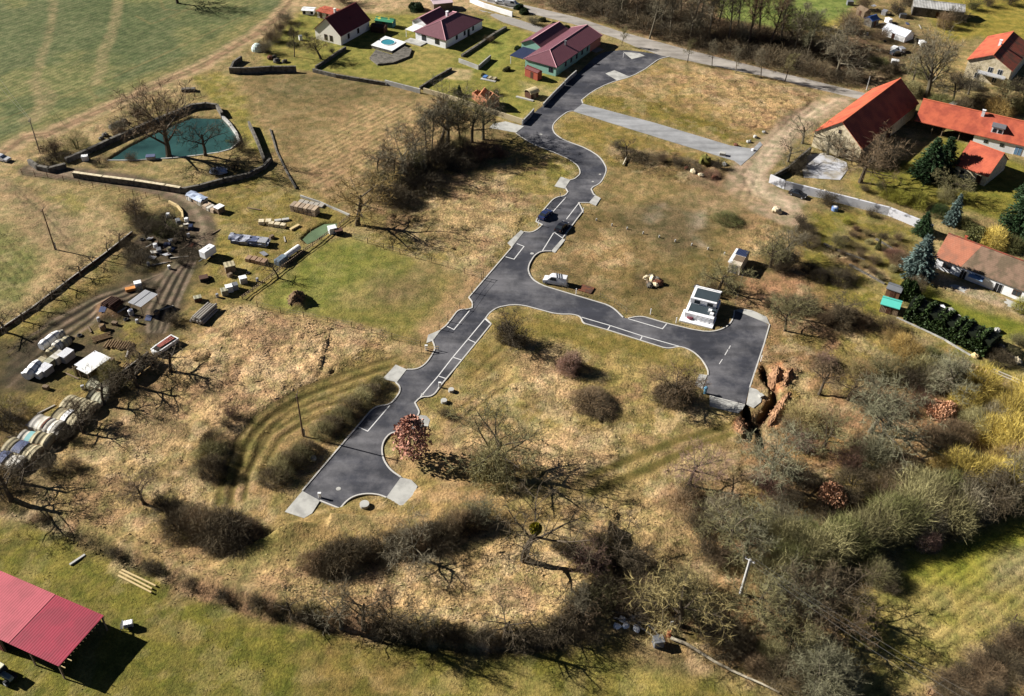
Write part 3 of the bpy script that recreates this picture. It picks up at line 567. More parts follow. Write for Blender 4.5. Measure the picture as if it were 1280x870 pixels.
# ---------------------------------------------------------------- plant prototypes (1 unit = 1 m at scale 1; leafless, early spring)
def rdir(r, up=0.0):
    v = Vector((r.gauss(0, 1), r.gauss(0, 1), r.gauss(0, 1)+up)); return v.normalized()
def twig(mb, p, d, ln, wd, tone, r, bend=.25):
    """one thin tapering twig, a bent blade of two facets"""
    s = d.cross(rdir(r)); s = s.normalized()*wd*.5 if s.length > 1e-4 else Vector((wd*.5, 0, 0))
    m = p+d*ln*.55+rdir(r)*ln*bend*.3; e = m+(d+rdir(r)*bend).normalized()*ln*.5
    mb.add([p-s, p+s, m+s*.7, m-s*.7, e], [(0, 1, 2, 3), (3, 2, 4)], tone)
def grow(wood, crown, r, p, d, ln, rad, lev, spec):
    nseg = 4 if lev == 0 else 3; pts = [Vector(p)]; rr = [rad]; dd = Vector(d)
    for i in range(nseg):
        dd = (dd+rdir(r)*spec['wob']+Vector((0, 0, spec['up'][lev]))).normalized(); pts.append(pts[-1]+dd*ln/nseg); rr.append(rad*(1-(i+1)/nseg*(.45 if lev == 0 else .7)))
    (wood if lev < 3 else crown).tube(pts, rr, (7, 4, 3, 3)[lev], r.uniform(.75, 1.15), cap=False)
    if lev == 3 or lev == spec['lev']:
        for k in range(spec['tw']):
            u = r.uniform(.1, 1); q = pts[0].lerp(pts[-1], u); d2 = (dd*.7+rdir(r, spec['tup'])).normalized()
            twig(crown, q, d2, spec['tl']*r.uniform(.6, 1.3), spec['twd'], r.uniform(.55, 1.35), r)
        return
    n = spec['n'][lev]
    for k in range(n):
        u = spec['u0'][lev]+(1-spec['u0'][lev])*(k+r.random()*.6)/n; u = min(u, 1.0); i = min(int(u*nseg), nseg-1); q = pts[i].lerp(pts[i+1], u*nseg-i)
        side = dd.orthogonal().normalized(); side = Matrix.Rotation(k*2.4+r.random()*.8, 3, dd) @ side
        an = R_(spec['ang'][lev]*r.uniform(.75, 1.25)); d2 = (dd*math.cos(an)+side*math.sin(an)).normalized()
        l2 = ln*spec['q'][lev]*r.uniform(.75, 1.15)*(1-.35*u if lev == 0 and spec.get('cone') else 1)
        grow(wood, crown, r, q, d2, l2, max(rr[i]*.5, .013), lev+1, spec)
SPECS = {
 'vase': dict(wob=.10, up=(.05, .10, .06, .0), lev=3, n=(7, 6, 5), u0=(.25, .25, .2), ang=(38, 36, 40), q=(1.05, .55, .5), tw=13, tl=.8, twd=.036, tup=.25, l0=.42, rad=.031),
 'round': dict(wob=.16, up=(.05, .03, .02, .0), lev=3, n=(7, 6, 5), u0=(.4, .2, .2), ang=(58, 48, 48), q=(.95, .55, .5), tw=13, tl=.75, twd=.036, tup=.1, l0=.40, rad=.028),
 'tall': dict(wob=.08, up=(.05, .08, .06, .0), lev=3, n=(10, 5, 4), u0=(.28, .25, .2), ang=(42, 40, 40), q=(.36, .5, .5), tw=11, tl=.8, twd=.036, tup=.25, l0=.86, rad=.017, cone=1),
 'fruit': dict(wob=.2, up=(.05, .0, .0, .0), lev=3, n=(6, 5, 4), u0=(.35, .2, .2), ang=(62, 50, 50), q=(1.0, .6, .55), tw=10, tl=.65, twd=.036, tup=.0, l0=.38, rad=.029),
 'scrub': dict(wob=.18, up=(.02, .02, .0, .0), lev=2, n=(7, 6), u0=(.05, .15), ang=(30, 45), q=(.85, .6), tw=14, tl=1.0, twd=.045, tup=.2, l0=.5, rad=.012)}
PROTO = {}; ALL_PLANTS = []
def proto_tree(kind, seed, H=10.0):
    r = random.Random(seed*17+len(kind)); sp = SPECS[kind]; wd, cr = MB(), MB()
    if kind == 'scrub':
        for k in range(13):
            a = k*2.4; b = .3*r.random(); grow(wd, cr, r, (b*math.cos(a)*2, b*math.sin(a)*2, -.1), Vector((math.cos(a)*r.uniform(.3, 1.1), math.sin(a)*r.uniform(.3, 1.1), 1.1)).normalized(), H*sp['l0']*r.uniform(.7, 1.3), .06, 0, sp)
    else:
        lean = Vector((r.uniform(-.12, .12), r.uniform(-.12, .12), 1)).normalized()
        wd.tube([(0, 0, -.4), (0, 0, .1), lean*.6], [sp['rad']*H*1.5, sp['rad']*H*1.15, sp['rad']*H], 8, .9, cap=False)
        grow(wd, cr, r, lean*.5, lean, H*sp['l0'], sp['rad']*H, 0, sp)
    zs = [v[2] for v in cr.v]; k = H/sorted(zs)[int(len(zs)*.985)]
    for m in (wd, cr): m.v = [(x*k, y*k, z*k) for x, y, z in m.v]
    return wd.mesh(kind+'_wood', M_BARK), cr.mesh(kind+'_twigs', M_TWIG)
def proto_mound(seed, n=3200, tl=.9, wd=.05, hollow=.35, leaf=False, droop=0.0):
    """thicket or dense rounded crown of radius 1 (scaled on use): twigs bristling out of a lumpy dome"""
    r = random.Random(seed*31+5); wdm, cr = MB(), MB(); lumps = [(rdir(r), r.uniform(-.3, .55)) for _ in range(20)]
    for k in range(9):
        a = k*.7; e = Vector((math.cos(a)*.55*r.random(), math.sin(a)*.55*r.random(), .7)); wdm.tube([(e.x*.3, e.y*.3, -.05), e*.6+rdir(r)*.05, e], [.02, .014, .005], 4, .8, cap=False)
    for k in range(n):
        d = rdir(r); d.z = abs(d.z)*1.0-.05; d.normalize()
        R = .8+sum(a*max(0, d.dot(q)-.75)*2.2 for q, a in lumps); R *= r.uniform(hollow, 1)**.5
        p = d*R*.86; p.z = max(p.z, 0.0); o = (d+rdir(r)*1.15+Vector((0, 0, .25-droop))).normalized()
        twig(cr, p, o, tl*.16*r.choice((.6, .8, 1.0, 1.2, 1.5, 2.1, 2.6)), wd*.14, r.uniform(.5, 1.4)*max(.45, min(1.5, 1+sum(a*max(0, d.dot(q)-.8)*9 for q, a in lumps))), r) if not leaf else leafq(cr, p, o, tl*.16*r.uniform(.6, 1.3), r)  # lump shading put into the tone: bulges lighter, dents darker
    return wdm.mesh('stems', M_BARK), cr.mesh('thicket', M_TWIG if not leaf else M_LEAF)
def leafq(mb, p, d, s, r):
    a = d.cross(rdir(r)).normalized()*s*.5; b = d*s
    mb.add([p-a, p+a, p+a*.6+b, p-a*.6+b], [(0, 1, 2, 3)], r.uniform(.45, 1.4))
def proto_conifer(seed, H=10.0, W=3.0, n=26):
    r = random.Random(seed*13); wdm, cr = MB(), MB(); wdm.tube([(0, 0, -.4), (0, 0, H*.5), (0, 0, H*.98)], [H*.02, H*.013, .02], 7, .9)
    for k in range(n):
        z = H*(.06+.93*k/n); R = W*(1-(k/n)**1.15)*r.uniform(.85, 1.1)+.15; m = max(5, int(13*(1-k/n)+4))
        for j in range(m):
            a = 2*math.pi*j/m+k*1.3+r.random()*.4; L_ = R*r.uniform(.7, 1.12); d = Vector((math.cos(a), math.sin(a), -.22+.3*k/n)).normalized()
            e = Vector((0, 0, z))+d*L_; wdm.tube([(0, 0, z), e], [.05, .015], 3, .7, cap=False)
            for q in range(int(10+L_*9)):
                u = r.uniform(.15, 1)**.8; p = Vector((0, 0, z))+d*L_*u+rdir(r)*.12; dd = (d+rdir(r)*.8+Vector((0, 0, -.15))).normalized()
                s = r.uniform(.3, .6); aa = dd.cross(rdir(r)).normalized()*s*.22; cr.add([p-aa, p+aa, p+dd*s], [(0, 1, 2)], r.uniform(.45, 1.4)*(1.15 if u > .8 else .85))
    return wdm.mesh('conifer_wood', M_BARK), cr.mesh('needles', M_LEAF)
def get_proto(kind, v):
    k = (kind, v)
    if k not in PROTO:
        if kind in SPECS: PROTO[k] = proto_tree(kind, v)
        elif kind == 'mound': PROTO[k] = proto_mound(v)
        elif kind == 'haze': PROTO[k] = proto_mound(v+50, 6000, .8, .045, .25)
        elif kind == 'leafy': PROTO[k] = proto_mound(v+90, 5200, .42, .05, .3, leaf=True)
        elif kind == 'conifer': PROTO[k] = proto_conifer(v)
    return PROTO[k]
NVAR = {'vase': 3, 'round': 5, 'tall': 4, 'fruit': 4, 'scrub': 4, 'mound': 4, 'haze': 4, 'leafy': 2, 'conifer': 2}
# lit colours of the plants as they look in sun
TINT = {'grey': (148, 138, 112), 'brown': (138, 116, 88), 'dark': (108, 95, 72), 'black': (88, 78, 60), 'olive': (150, 142, 98), 'pale': (150, 146, 114), 'gold': (202, 178, 92), 'amber': (176, 148, 88), 'rust': (208, 156, 120), 'red': (122, 90, 74), 'pink': (164, 132, 116), 'straw': (178, 160, 106),
        'fir': (58, 82, 48), 'blue': (112, 132, 124), 'moss': (116, 116, 70), 'lime': (150, 146, 62), 'hedge': (62, 80, 40)}
_cnt = {}
def plant(kind, x, y, H, tint, label, group=None, W=None, name=None, cat='tree', rz=None, rot=0.0, L2=None, base=None):
    """kind tree or thicket with its foot on photo point (x, y); H metres tall; W width (mounds), L2 second width along rot"""
    v = _cnt.get(kind, 0); _cnt[kind] = v+1; pr = get_proto(kind, v % NVAR[kind]); r = random.Random(v*7+int(x)*3+int(y))
    p = G(x, y) if base is None else base
    nm = name or {'conifer': 'conifer_tree', 'mound': 'thicket', 'haze': 'shrub', 'scrub': 'shrub', 'leafy': 'shrub'}.get(kind, 'bare_tree')
    t = thing(nm, label, cat, p, rz if rz is not None else (rot if L2 else r.uniform(0, 6.28)), group)
    if kind in ('mound', 'haze', 'leafy'):
        a = (W or H)/1.9; t.scale = (a, (L2 or W or H)/1.9, H/1.0*.98)
    else:
        s = H/10.0; wv = (W/(H*(.6 if kind == 'conifer' else .75)) if W else r.uniform(.9, 1.1)); t.scale = (s*wv, s*wv, s)
    c = tuple(q*(.78 if kind in SPECS else 1) for q in A(*TINT[tint])); dk = tuple(q*.8 for q in A(100, 88, 72)) if tint not in ('pale', 'grey') else A(112, 104, 86)
    for me, n2, cc in ((pr[0], 'trunk', dk), (pr[1], 'crown', c)):
        o = bpy.data.objects.new(n2, me); col.objects.link(o); o.parent = t; o.color = (*cc, 1)
    ALL_PLANTS.append(t); return t
NOUN = {'vase': 'bare tree', 'round': 'bare tree', 'tall': 'slender bare tree', 'fruit': 'crooked bare tree', 'scrub': 'twiggy bush', 'mound': 'bramble thicket', 'haze': 'rounded bush', 'leafy': 'leafy shrub', 'conifer': 'conifer'}
CAT = {'scrub': 'bush', 'mound': 'bush', 'haze': 'bush', 'leafy': 'shrub', 'conifer': 'conifer'}
ADJ = {'grey': 'grey', 'brown': 'brown', 'dark': 'dark', 'black': 'blackish', 'olive': 'olive', 'pale': 'pale grey', 'gold': 'golden', 'amber': 'amber', 'rust': 'rust-coloured', 'red': 'reddish', 'pink': 'pinkish', 'straw': 'straw-coloured', 'fir': 'dark green', 'blue': 'blue-green', 'moss': 'mossy green', 'lime': 'yellow-green', 'hedge': 'deep green'}
def zone(where, group, rows):
    """rows 'kind x y H tint [W [L2 rot]]' ; every plant gets a label of its own: look, rank among its like from the left, place"""
    it = []
    for ln in rows.strip().splitlines():
        for q in ln.split(';'):
            q = q.split()
            if q: it.append((q[0], float(q[1]), float(q[2]), float(q[3]), q[4], [float(z) for z in q[5:]]))
    it.sort(key=lambda q: q[1]); tot = {}; n = {}
    for q in it: tot[(NOUN[q[0]], q[4])] = tot.get((NOUN[q[0]], q[4]), 0)+1
    for k, x, y, H, tn, ex in it:
        key = (NOUN[k], tn); n[key] = n.get(key, 0)+1
        if tot[key] == 1: lab = f'{ADJ[tn]} {NOUN[k]} {where}'
        else: lab = f'{ORD[n[key]-1]} {ADJ[tn]} {NOUN[k]} from the left {where}'
        plant(k, x, y, H, tn, lab, group, W=ex[0] if ex else None, L2=ex[1] if len(ex) > 1 else None, rot=R_(ex[2]) if len(ex) > 2 else 0, cat=CAT.get(k, 'tree'))
# ---------------------------------------------------------------- every tree and bush of the photograph, by place
plant('vase', 210, 193, 20, 'brown', 'huge bare vase-shaped tree standing on the near bank of the pond')
zone('beside the pond', 'trees by the pond', 'fruit 257 195 9 dark; scrub 301 188 4 dark; mound 97 186 4.5 moss 7; scrub 66 192 4.5 brown; mound 72 200 3 dark 7; mound 125 205 2.2 dark 5; scrub 150 165 4 grey; scrub 175 150 5 grey; mound 55 205 2 dark 6; scrub 270 218 2.5 dark; scrub 295 212 3 dark; mound 285 175 1.6 moss 3; scrub 165 200 2.5 brown; haze 150 168 2.6 brown 5')
zone('on the field edge at the top', 'trees at the crop field', 'round 222 4 13 dark; scrub 350 40 4 brown; scrub 341 52 4 brown; scrub 358 28 4 grey; scrub 333 66 4 grey')
zone('round the dark red-roofed gabled house', 'garden trees', 'tall 368 71 10 dark; round 401 74 7 straw 8; haze 366 57 1.6 moss 5; scrub 383 47 2 moss; scrub 415 66 1.8 dark; scrub 405 22 3 brown; scrub 430 4 5 brown')
zone('in the upper gardens', 'garden shrubs', 'leafy 522 12 3 fir 6; leafy 516 10 2.5 hedge 4; scrub 570 120 2.4 moss; scrub 620 118 2 dark; leafy 649 11 2.4 fir 4; leafy 656 17 2.4 hedge 4; leafy 692 33 2 hedge 3; leafy 709 37 2 hedge 3; leafy 678 26 1.8 moss 3; scrub 666 30 3 grey; leafy 647 62 1.6 hedge 3; leafy 634 88 1.6 moss 3; scrub 612 52 2 brown; conifer 574 118 3 fir; leafy 604 95 1.2 moss 2')
zone('in the copse above the bend', 'trees of the copse', '''tall 533 193 14.1 grey 10; tall 540 190 12.8 grey 9; vase 559 184 16.6 grey 13; round 551 182 12.8 brown; tall 577 182 14.1 olive; round 590 178 12.8 olive; round 604 174 12.8 grey 8; round 508 226 12.8 grey; round 520 205 11.5 brown; round 472 215 7.7 dark; round 494 222 9.0 brown
mound 540 210 5.8 black 14; mound 520 222 5.8 black 13; mound 498 236 5.1 black 12; mound 482 248 4.5 dark 9; mound 560 205 5.1 black 13; mound 588 198 4.1 red 9; mound 608 190 3.8 red 9; mound 575 208 4.5 black 12; mound 505 255 3.8 black 10; mound 470 232 5.1 dark 9; scrub 550 200 5 dark; scrub 530 214 6 dark; scrub 600 200 4 red; scrub 625 198 3 red; mound 535 235 3.8 black 12; haze 515 218 7.7 olive 8; scrub 480 236 5 olive; haze 555 198 7.7 dark 9; haze 490 250 5.8 dark 8; haze 578 192 7.0 olive 8''')
plant('round', 447, 281, 12.5, 'amber', 'amber spreading bare tree at the lower end of the dark copse', W=12)
plant('fruit', 348, 348, 5, 'dark', 'small crooked tree beside the plank fence of the worn lawn')
zone('in the wood above the old road', 'trees of the roadside wood', '''tall 812 48 18.0 grey; tall 826 35 19.2 brown; tall 838 48 18.0 grey; tall 850 30 20.4 brown; tall 862 50 19.2 grey; tall 873 34 19.2 pale; tall 885 52 20.4 grey; tall 897 36 19.2 brown; tall 910 56 20.4 grey; tall 922 40 19.2 pale; tall 934 60 20.4 brown; tall 948 45 19.2 grey; tall 960 62 19.2 brown; tall 975 58 18.0 pale; tall 795 30 16.8 brown; tall 775 22 15.6 grey; tall 752 14 14.4 brown; tall 990 70 16.8 grey; tall 1008 76 15.6 pale''')
zone('along the edge of the roadside wood', 'thickets of the roadside wood', '''mound 705 8 4 dark 14; mound 730 13 4.5 black 15; mound 755 20 5 black 15; mound 780 28 5 black 15; mound 806 36 5 dark 15; mound 832 44 5 black 14; mound 858 50 5 dark 15; mound 884 58 4.5 black 14; mound 912 66 5 dark 15; mound 940 72 5 black 15; mound 968 80 5 dark 15; mound 996 86 5 black 15; mound 1022 94 5 dark 14; mound 1050 100 4 black 13
scrub 720 2 6 grey; scrub 745 6 6 brown; scrub 770 12 7 grey; scrub 800 20 7 brown; scrub 820 24 7 grey; scrub 845 34 7 brown; scrub 870 42 7 grey; scrub 900 50 7 brown; scrub 930 52 7 grey; scrub 955 56 7 brown; scrub 1010 62 6 olive; scrub 1030 70 6 grey; scrub 985 48 7 brown; scrub 1070 100 4 grey''')
zone('deep in the roadside wood', 'thickets deep in the wood', '''mound 740 -8 5 dark 15; mound 770 0 5 black 15; mound 800 8 5 black 15; mound 835 18 5 dark 15; mound 870 24 4 dark 12; mound 980 60 5 black 14; mound 1000 66 5 black 14; mound 1030 74 5 dark 13; haze 1012 34 7 moss 9; haze 1040 60 6 olive 9; mound 950 50 4 black 13; mound 920 44 4 dark 12''')
zone('on the verge of the old road', 'slender roadside trees', 'tall 859 78 7.5 olive; tall 890 83 8 grey; tall 919.5 92 8 grey; tall 951 98 9 grey; tall 981 102 9 olive; tall 777 57 6 olive')
plant('round', 1045, 96, 14, 'grey', 'leaning grey bare tree behind the old road near the barn', W=13)
plant('vase', 1158, 121, 19, 'grey', 'towering hazy bare tree behind the long orange-roofed wing', W=15)
zone('behind the orange-roofed farm', 'trees behind the farm', 'round 1140 105 9 olive; haze 1140 118 5 olive 9; round 1190 128 9 grey; haze 1175 130 4 moss 8; haze 1205 138 5 dark 9; round 1249 138 9 olive; haze 1247 142 5.5 amber 9; haze 1270 138 5 moss 9; haze 1225 132 4 dark 9; round 1278 135 9 dark; round 1210 118 8 grey; scrub 1195 105 4 brown; haze 1215 110 3 grey 7; mound 1120 88 3.5 black 7; mound 1108 92 3 dark 6; haze 1180 34 6 brown 7; scrub 1195 28 5 dark; scrub 1100 50 4 brown; scrub 1062 40 7 brown; round 1058 55 9 grey; mound 1075 75 4 dark 12; mound 1098 82 3 moss 9; scrub 1215 12 4 moss; scrub 1235 8 4 dark; scrub 1262 6 5 dark; scrub 1120 18 5 black; scrub 1078 12 5 brown; scrub 1135 8 5 dark; haze 1150 95 3.5 moss 7')
zone('near the stone barn gable', 'trees round the barn', 'round 1075.5 228 12.5 brown 12; fruit 1034 193 8 grey; fruit 1003 179 8 grey; fruit 985 202 7 grey; fruit 1046 196 6 grey; haze 1092 206 5 dark 9; scrub 1105 204 6 black; scrub 1080 238 2 dark; scrub 1100 236 2 moss; scrub 1000 208 3 black; scrub 993 216 3 black')
zone('in the farm garden behind the wall', 'shrubs of the farm garden', 'haze 1110 247 3.5 lime 5; haze 1124 252 4 lime 6; haze 1144 256 4.5 lime 7; round 1182 246 7 olive 6; haze 1183 250 4 olive 6; haze 1176 268 3.5 hedge 7; haze 1205 282 3 moss 7; haze 1244 306 6 gold 9; leafy 1222 300 4 moss 6; haze 1262 310 4.5 moss 8')
for x, y, H, W, tn, lab in ((1158, 222, 11.5, 9.5, 'fir', 'broad dark green conifer on the lawn beside the orange-roofed barn'), (1177, 214, 10, 8.5, 'fir', 'smaller dark conifer beside the little orange-roofed outbuilding'), (1189, 280, 8.5, 4.4, 'blue', 'silvery blue spruce behind the brown-roofed white house'), (1276, 288, 13, 11, 'fir', 'large dark conifer at the edge behind the brown roof'), (1146, 343, 10.5, 8.6, 'blue', 'big blue spruce at the end of the brown-roofed house'), (1152, 292, 6, 5, 'fir', 'short dark conifer below the whitewashed garden wall'), (1097, 312, 3, 1.6, 'moss', 'little cone-shaped conifer in the middle of the sloping garden'), (1281, 250, 8, 6, 'fir', 'dark conifer in shade at the edge of the farm lawn')):
    plant('conifer', x, y, H, tn, lab, W=W, cat='conifer')
zone('in the sloping garden', 'shrubs of the sloping garden', 'haze 1005 292 3.5 black 6; haze 1010 306 3.5 dark 6; scrub 1000 280 3 black; scrub 1033 256 3.5 black; haze 1126 330 3 brown 7; haze 1118 322 2.2 red 6; scrub 1140 330 3 brown; scrub 1045 306 3 olive; haze 1140 362 4 dark 6; leafy 1134 372 6 hedge 5; scrub 1060 348 2.6 dark; haze 1048 352 3 black 7; haze 1024 348 3 black 6; haze 1012 338 2.6 black 6; scrub 1075 322 2 brown; scrub 1068 310 2 straw; scrub 1092 330 2 brown; haze 1058 278 1.6 lime 2.5; scrub 1102 298 2 dark; scrub 1122 300 2 brown; scrub 1088 270 2 dark; haze 1276 388 4 lime 5; scrub 1245 440 2.4 dark; haze 1250 452 3 black 6; scrub 1262 444 2.4 olive; scrub 1270 430 2.6 olive')
zone('on the rough plot of the container', 'bushes of the rough plot', 'haze 908 276 2.6 moss 8; fruit 783 196 5.5 dark; mound 790 196 2.2 black 8; mound 806 200 2 dark 8; scrub 826 202 2.6 brown; scrub 846 206 2.4 dark; mound 860 208 1.6 dark 8; scrub 898 210 2.6 black; mound 890 220 1.6 red 6; scrub 770 184 2 grey; round 899 362 8 olive 7.5; scrub 890 364 2.5 brown; scrub 910 360 2.5 dark; round 963 334 8.5 olive 7; round 976 322 8 grey 7; scrub 970 338 4 dark; scrub 980 336 4 black; haze 968 318 4 olive 6')
zone('above the turning head', 'bushes by the turning head', 'round 981 414 7 olive 6; round 986 396 6 olive 6; haze 990 384 3.5 dark 6; round 1046 400 6 dark 6; haze 1048 404 4.5 dark 8; haze 1062 398 3 brown 7; scrub 1030 404 3 brown; scrub 1080 404 3 brown; scrub 1110 410 3 brown; scrub 960 384 2.4 dark; scrub 1008 386 3 black; scrub 1118 425 3 amber')
zone('on the grass inside the road loop', 'bushes inside the road loop', 'round 637 431 7 black 7; scrub 645 430 4 black; haze 632 424 5.5 dark 5; haze 711 464 4.6 pink 6; haze 716 462 4 dark 6; haze 738 505 3.4 brown 10; mound 744 508 2.4 black 10; round 842 497 8.5 brown 8; haze 838 498 4.6 dark 9; scrub 850 500 4 black; scrub 826 496 2.6 brown; scrub 556 520 2 dark')
def leafy_tree(x, y, H, W, tint, label, n=2000):
    wd, cr = get_proto('tall', 1); r = random.Random(9); mb = MB()
    for k in range(n):
        u = r.random()**.8; z = H*(.12+.86*u); R = W/2*math.sin(math.pi*min(1, .18+.8*u))**.7*(1+.2*math.sin(k % 7*2.1+u*9)); a = r.uniform(0, 6.28); q = R*r.uniform(.15, 1)**.55; p = Vector((q*math.cos(a), q*math.sin(a), z)); leafq(mb, p, (Vector((p.x, p.y, 0)).normalized()+rdir(r)).normalized(), r.uniform(.22, .46), r)
    t = thing('copper_tree', label, 'tree', G(x, y)); o = bpy.data.objects.new('trunk', wd); col.objects.link(o); o.parent = t; o.scale = (H/10, H/10, H/10); o.color = (*A(110, 92, 76), 1); mb.build('crown', M_LEAF, t, color=A(*tint)); return t
leafy_tree(516, 571, 9.5, 6.0, (216, 156, 132), 'copper-leaved tree beside the lower end of the new road')
plant('round', 622, 593, 12.5, 'olive', 'wide olive bare tree casting a long shadow below the loop', W=12)
plant('haze', 616, 594, 8.5, 'olive', 'dense olive bush round the foot of the wide bare tree', W=10, cat='bush')
plant('fruit', 656, 704, 11.5, 'dark', 'dark forked tree holding a ball of mistletoe', W=11)
zone('on the dry slope below the loop', 'bushes of the dry slope', 'round 772 706 5.5 dark 8; mound 770 708 2.8 black 9; scrub 731 716 4.5 pink; scrub 700 690 3 black; scrub 716 702 3 black; round 519 701 7 grey 6; scrub 745 690 3 dark; scrub 800 716 2.4 black; scrub 820 718 2.4 dark; mound 800 720 1.4 black 5')
zone('in the hedge strip below the road', 'hedge strips on the dry hill', '''haze 395 712 4 brown 6.0; haze 420 708 5 dark 8.6; haze 438 700 4.6 black 7.7; haze 410 718 3.6 dark 6.9; mound 480 690 3.6 black 6.9; haze 500 686 4 dark 6.9; haze 520 682 4 brown 6.9; haze 540 676 4.2 black 6.9; haze 560 670 4.4 dark 6.9; haze 578 664 4.4 brown 6.9; haze 596 660 4.2 black 6.0; mound 460 696 3 dark 6.9; mound 550 684 3 black 6.9; scrub 602 650 4 pale''')
zone('in the roadside shrub strips', 'clipped shrub strips', '''haze 340 600 3.2 dark 6; haze 352 592 3.4 olive 6; haze 364 582 3.4 dark 6; haze 376 572 3.4 olive 6; haze 386 564 3 dark 5; haze 404 542 3 olive 5.5; haze 416 533 3.2 dark 6; haze 428 524 3.4 olive 6; haze 440 514 3.4 dark 6; haze 452 503 3.2 olive 6; haze 464 492 3 dark 5.5; haze 473 482 2.6 olive 4.5''')
zone('on the dry hill', 'bushes of the dry hill', 'haze 262 588 4.4 dark 6.0; haze 264 572 4.6 olive 6.9; haze 266 556 4.2 dark 6.0; mound 268 594 3 black 6.0; haze 225 662 5 dark 7.7; haze 248 656 3.5 brown 6.9; haze 290 668 6 black 11.2; haze 272 672 5.5 dark 9.5; haze 308 672 4.5 brown 7.7; mound 300 682 4 black 9.5; round 180 630 7 brown 6; scrub 284 536 2 dark; scrub 200 632 2.4 black; scrub 215 634 2.4 dark; mound 210 640 1.6 black 6.0; scrub 290 525 2 red')
zone('among the covered wood stacks', 'trees at the wood stacks', 'fruit 16 628 8 dark; fruit 27 604 7 dark; fruit 214 465 7.5 dark; fruit 178 466 6.5 brown; fruit 172 484 7 dark; haze 140 478 6 olive 6; fruit 130 505 7 dark; fruit 104 540 6 dark; round 103 532 6 brown; scrub 84 546 3 black; mound 4 535 4 black 10; mound 10 520 3.5 dark 8; scrub 218 404 2.5 dark; scrub 60 590 3 dark; haze 2 610 5 dark 8; scrub 145 490 3 dark; scrub 94 585 2.5 brown')
zone('along the lower left field fence', 'small trees along the field fence', 'fruit 8 416 6 black; fruit 30 402 3.5 black; fruit 48 388 3.5 dark; fruit 66 374 3.5 black; fruit 84 360 4 dark; fruit 102 346 4 black; fruit 118 332 4 dark; fruit 136 318 4 black; fruit 150 305 4 brown; scrub 168 268 4 brown; scrub 172 284 3.5 dark; fruit 170 272 5 brown; scrub 160 312 3 dark; mound 180 362 2 black 5; mound 176 330 3 black 8; mound 172 318 2 dark 7; haze 206 288 3 moss 8; haze 236 318 2 black 6; round 184 300 6 dark; round 212 292 6 dark; fruit 232 300 5 dark; scrub 226 330 2 black; scrub 195 290 3 dark; haze 190 282 2.4 moss 6')
zone('in the ditch hedge', 'ditch hedge shrubs', '\n'.join(f'{k} {x} {y} {h} {c}' for k, x, y, h, c in [('scrub', 52, 650, 1.6, 'brown'), ('scrub', 145, 694, 1.9, 'black'), ('scrub', 190, 713, 2.0, 'dark'), ('scrub', 235, 731, 1.9, 'brown'), ('scrub', 278, 748, 1.9, 'black'), ('scrub', 322, 762, 2.2, 'dark'), ('fruit', 366, 774, 5, 'dark'), ('scrub', 384, 778, 2.2, 'black'), ('fruit', 427, 786, 6.5, 'grey'), ('fruit', 456, 790, 7, 'dark'), ('vase', 492, 798, 8.5, 'dark'), ('scrub', 475, 795, 2.2, 'black')]))
zone('in the ditch hedge end', 'ditch hedge bushes', 'scrub 510 800 2.4 black; round 526 801 5.5 grey; scrub 542 803 2.1 black; fruit 556 804 5 dark; scrub 572 806 2.2 black; scrub 590 807 2.2 black; scrub 608 807 2.2 black; fruit 630 808 7 dark; scrub 648 807 2.4 black; scrub 664 806 2.5 black; scrub 680 804 2.8 black; round 697 800 6.5 dark; scrub 708 795 2.8 black; fruit 716 785 6 brown; scrub 722 775 2.8 black; round 728 765 6 grey; scrub 735 752 2.8 black; scrub 750 742 2.5 black')
zone('in the tangle near the rubble heap', 'tangle near the rubble heap', '''scrub 748 760 4 olive; scrub 765 752 4 dark; haze 775 748 3 lime 6; scrub 800 744 4 dark; round 851 782 10.5 straw 10; scrub 868 772 4 olive; scrub 800 772 4 dark; scrub 890 790 4 black; haze 905 800 4 dark 9; scrub 842 742 4 olive; scrub 870 742 4 straw; scrub 776 764 3.4 brown; scrub 735 800 3 dark; scrub 858 752 3.5 dark; haze 812 740 2.5 brown 6''')
zone('beside the white power pole', 'woods round the white pole', '''round 862 606 7.5 pink 6.5; haze 903 646 5 grey 9; haze 858 632 4 brown 7; scrub 862 618 3.5 black; round 905 690 9 olive 9; round 932 690 9 pale 8; scrub 884 692 3.5 dark; scrub 895 702 3.5 brown; scrub 870 660 3.6 dark; round 955 775 9 olive 8; scrub 975 760 4 dark; round 985 760 8.5 pale 7; round 1002 770 9 dark; round 1034 760 8.5 dark 8''')
zone('around the fallen pale log', 'corner wood', 'round 1038 800 8 brown 7; haze 1025 845 6 pale 11; haze 965 822 3.4 olive 7; round 985 815 8 olive; scrub 1000 822 3.4 dark; haze 975 845 4 dark 8; haze 945 835 2.6 brown 5; scrub 1038 850 5 pale; round 1010 848 7 pale 7; scrub 925 812 3 dark; mound 1010 805 2 black 8')
zone('in the long olive willow belt', 'long willow belt', '''haze 968 722 6.5 olive 10; haze 988 712 7 moss 10; haze 1008 704 7 olive 11; haze 1030 697 7 olive 11; haze 1052 688 7.5 moss 11; haze 1074 680 7.5 olive 11; haze 1096 670 8 olive 12; haze 1118 660 8 moss 12; haze 1140 648 8 olive 12; haze 1160 634 8 olive 12; haze 1178 618 7 moss 10; haze 1150 662 6.5 grey 10; haze 1165 650 6 dark 11''')
zone('at the lower meadow edge', 'meadow edge trees', 'haze 1212 640 7.5 grey 10; haze 1240 625 8 dark 11; haze 1265 612 8 olive 11; haze 1190 655 6.5 olive 10; round 1230 650 9 dark; round 1262 635 9 grey; haze 1160 682 4 pink 5; haze 1095 722 4.5 olive 7; scrub 1012 742 5 brown; haze 1280 590 8 brown 11; scrub 1110 738 2 dark')
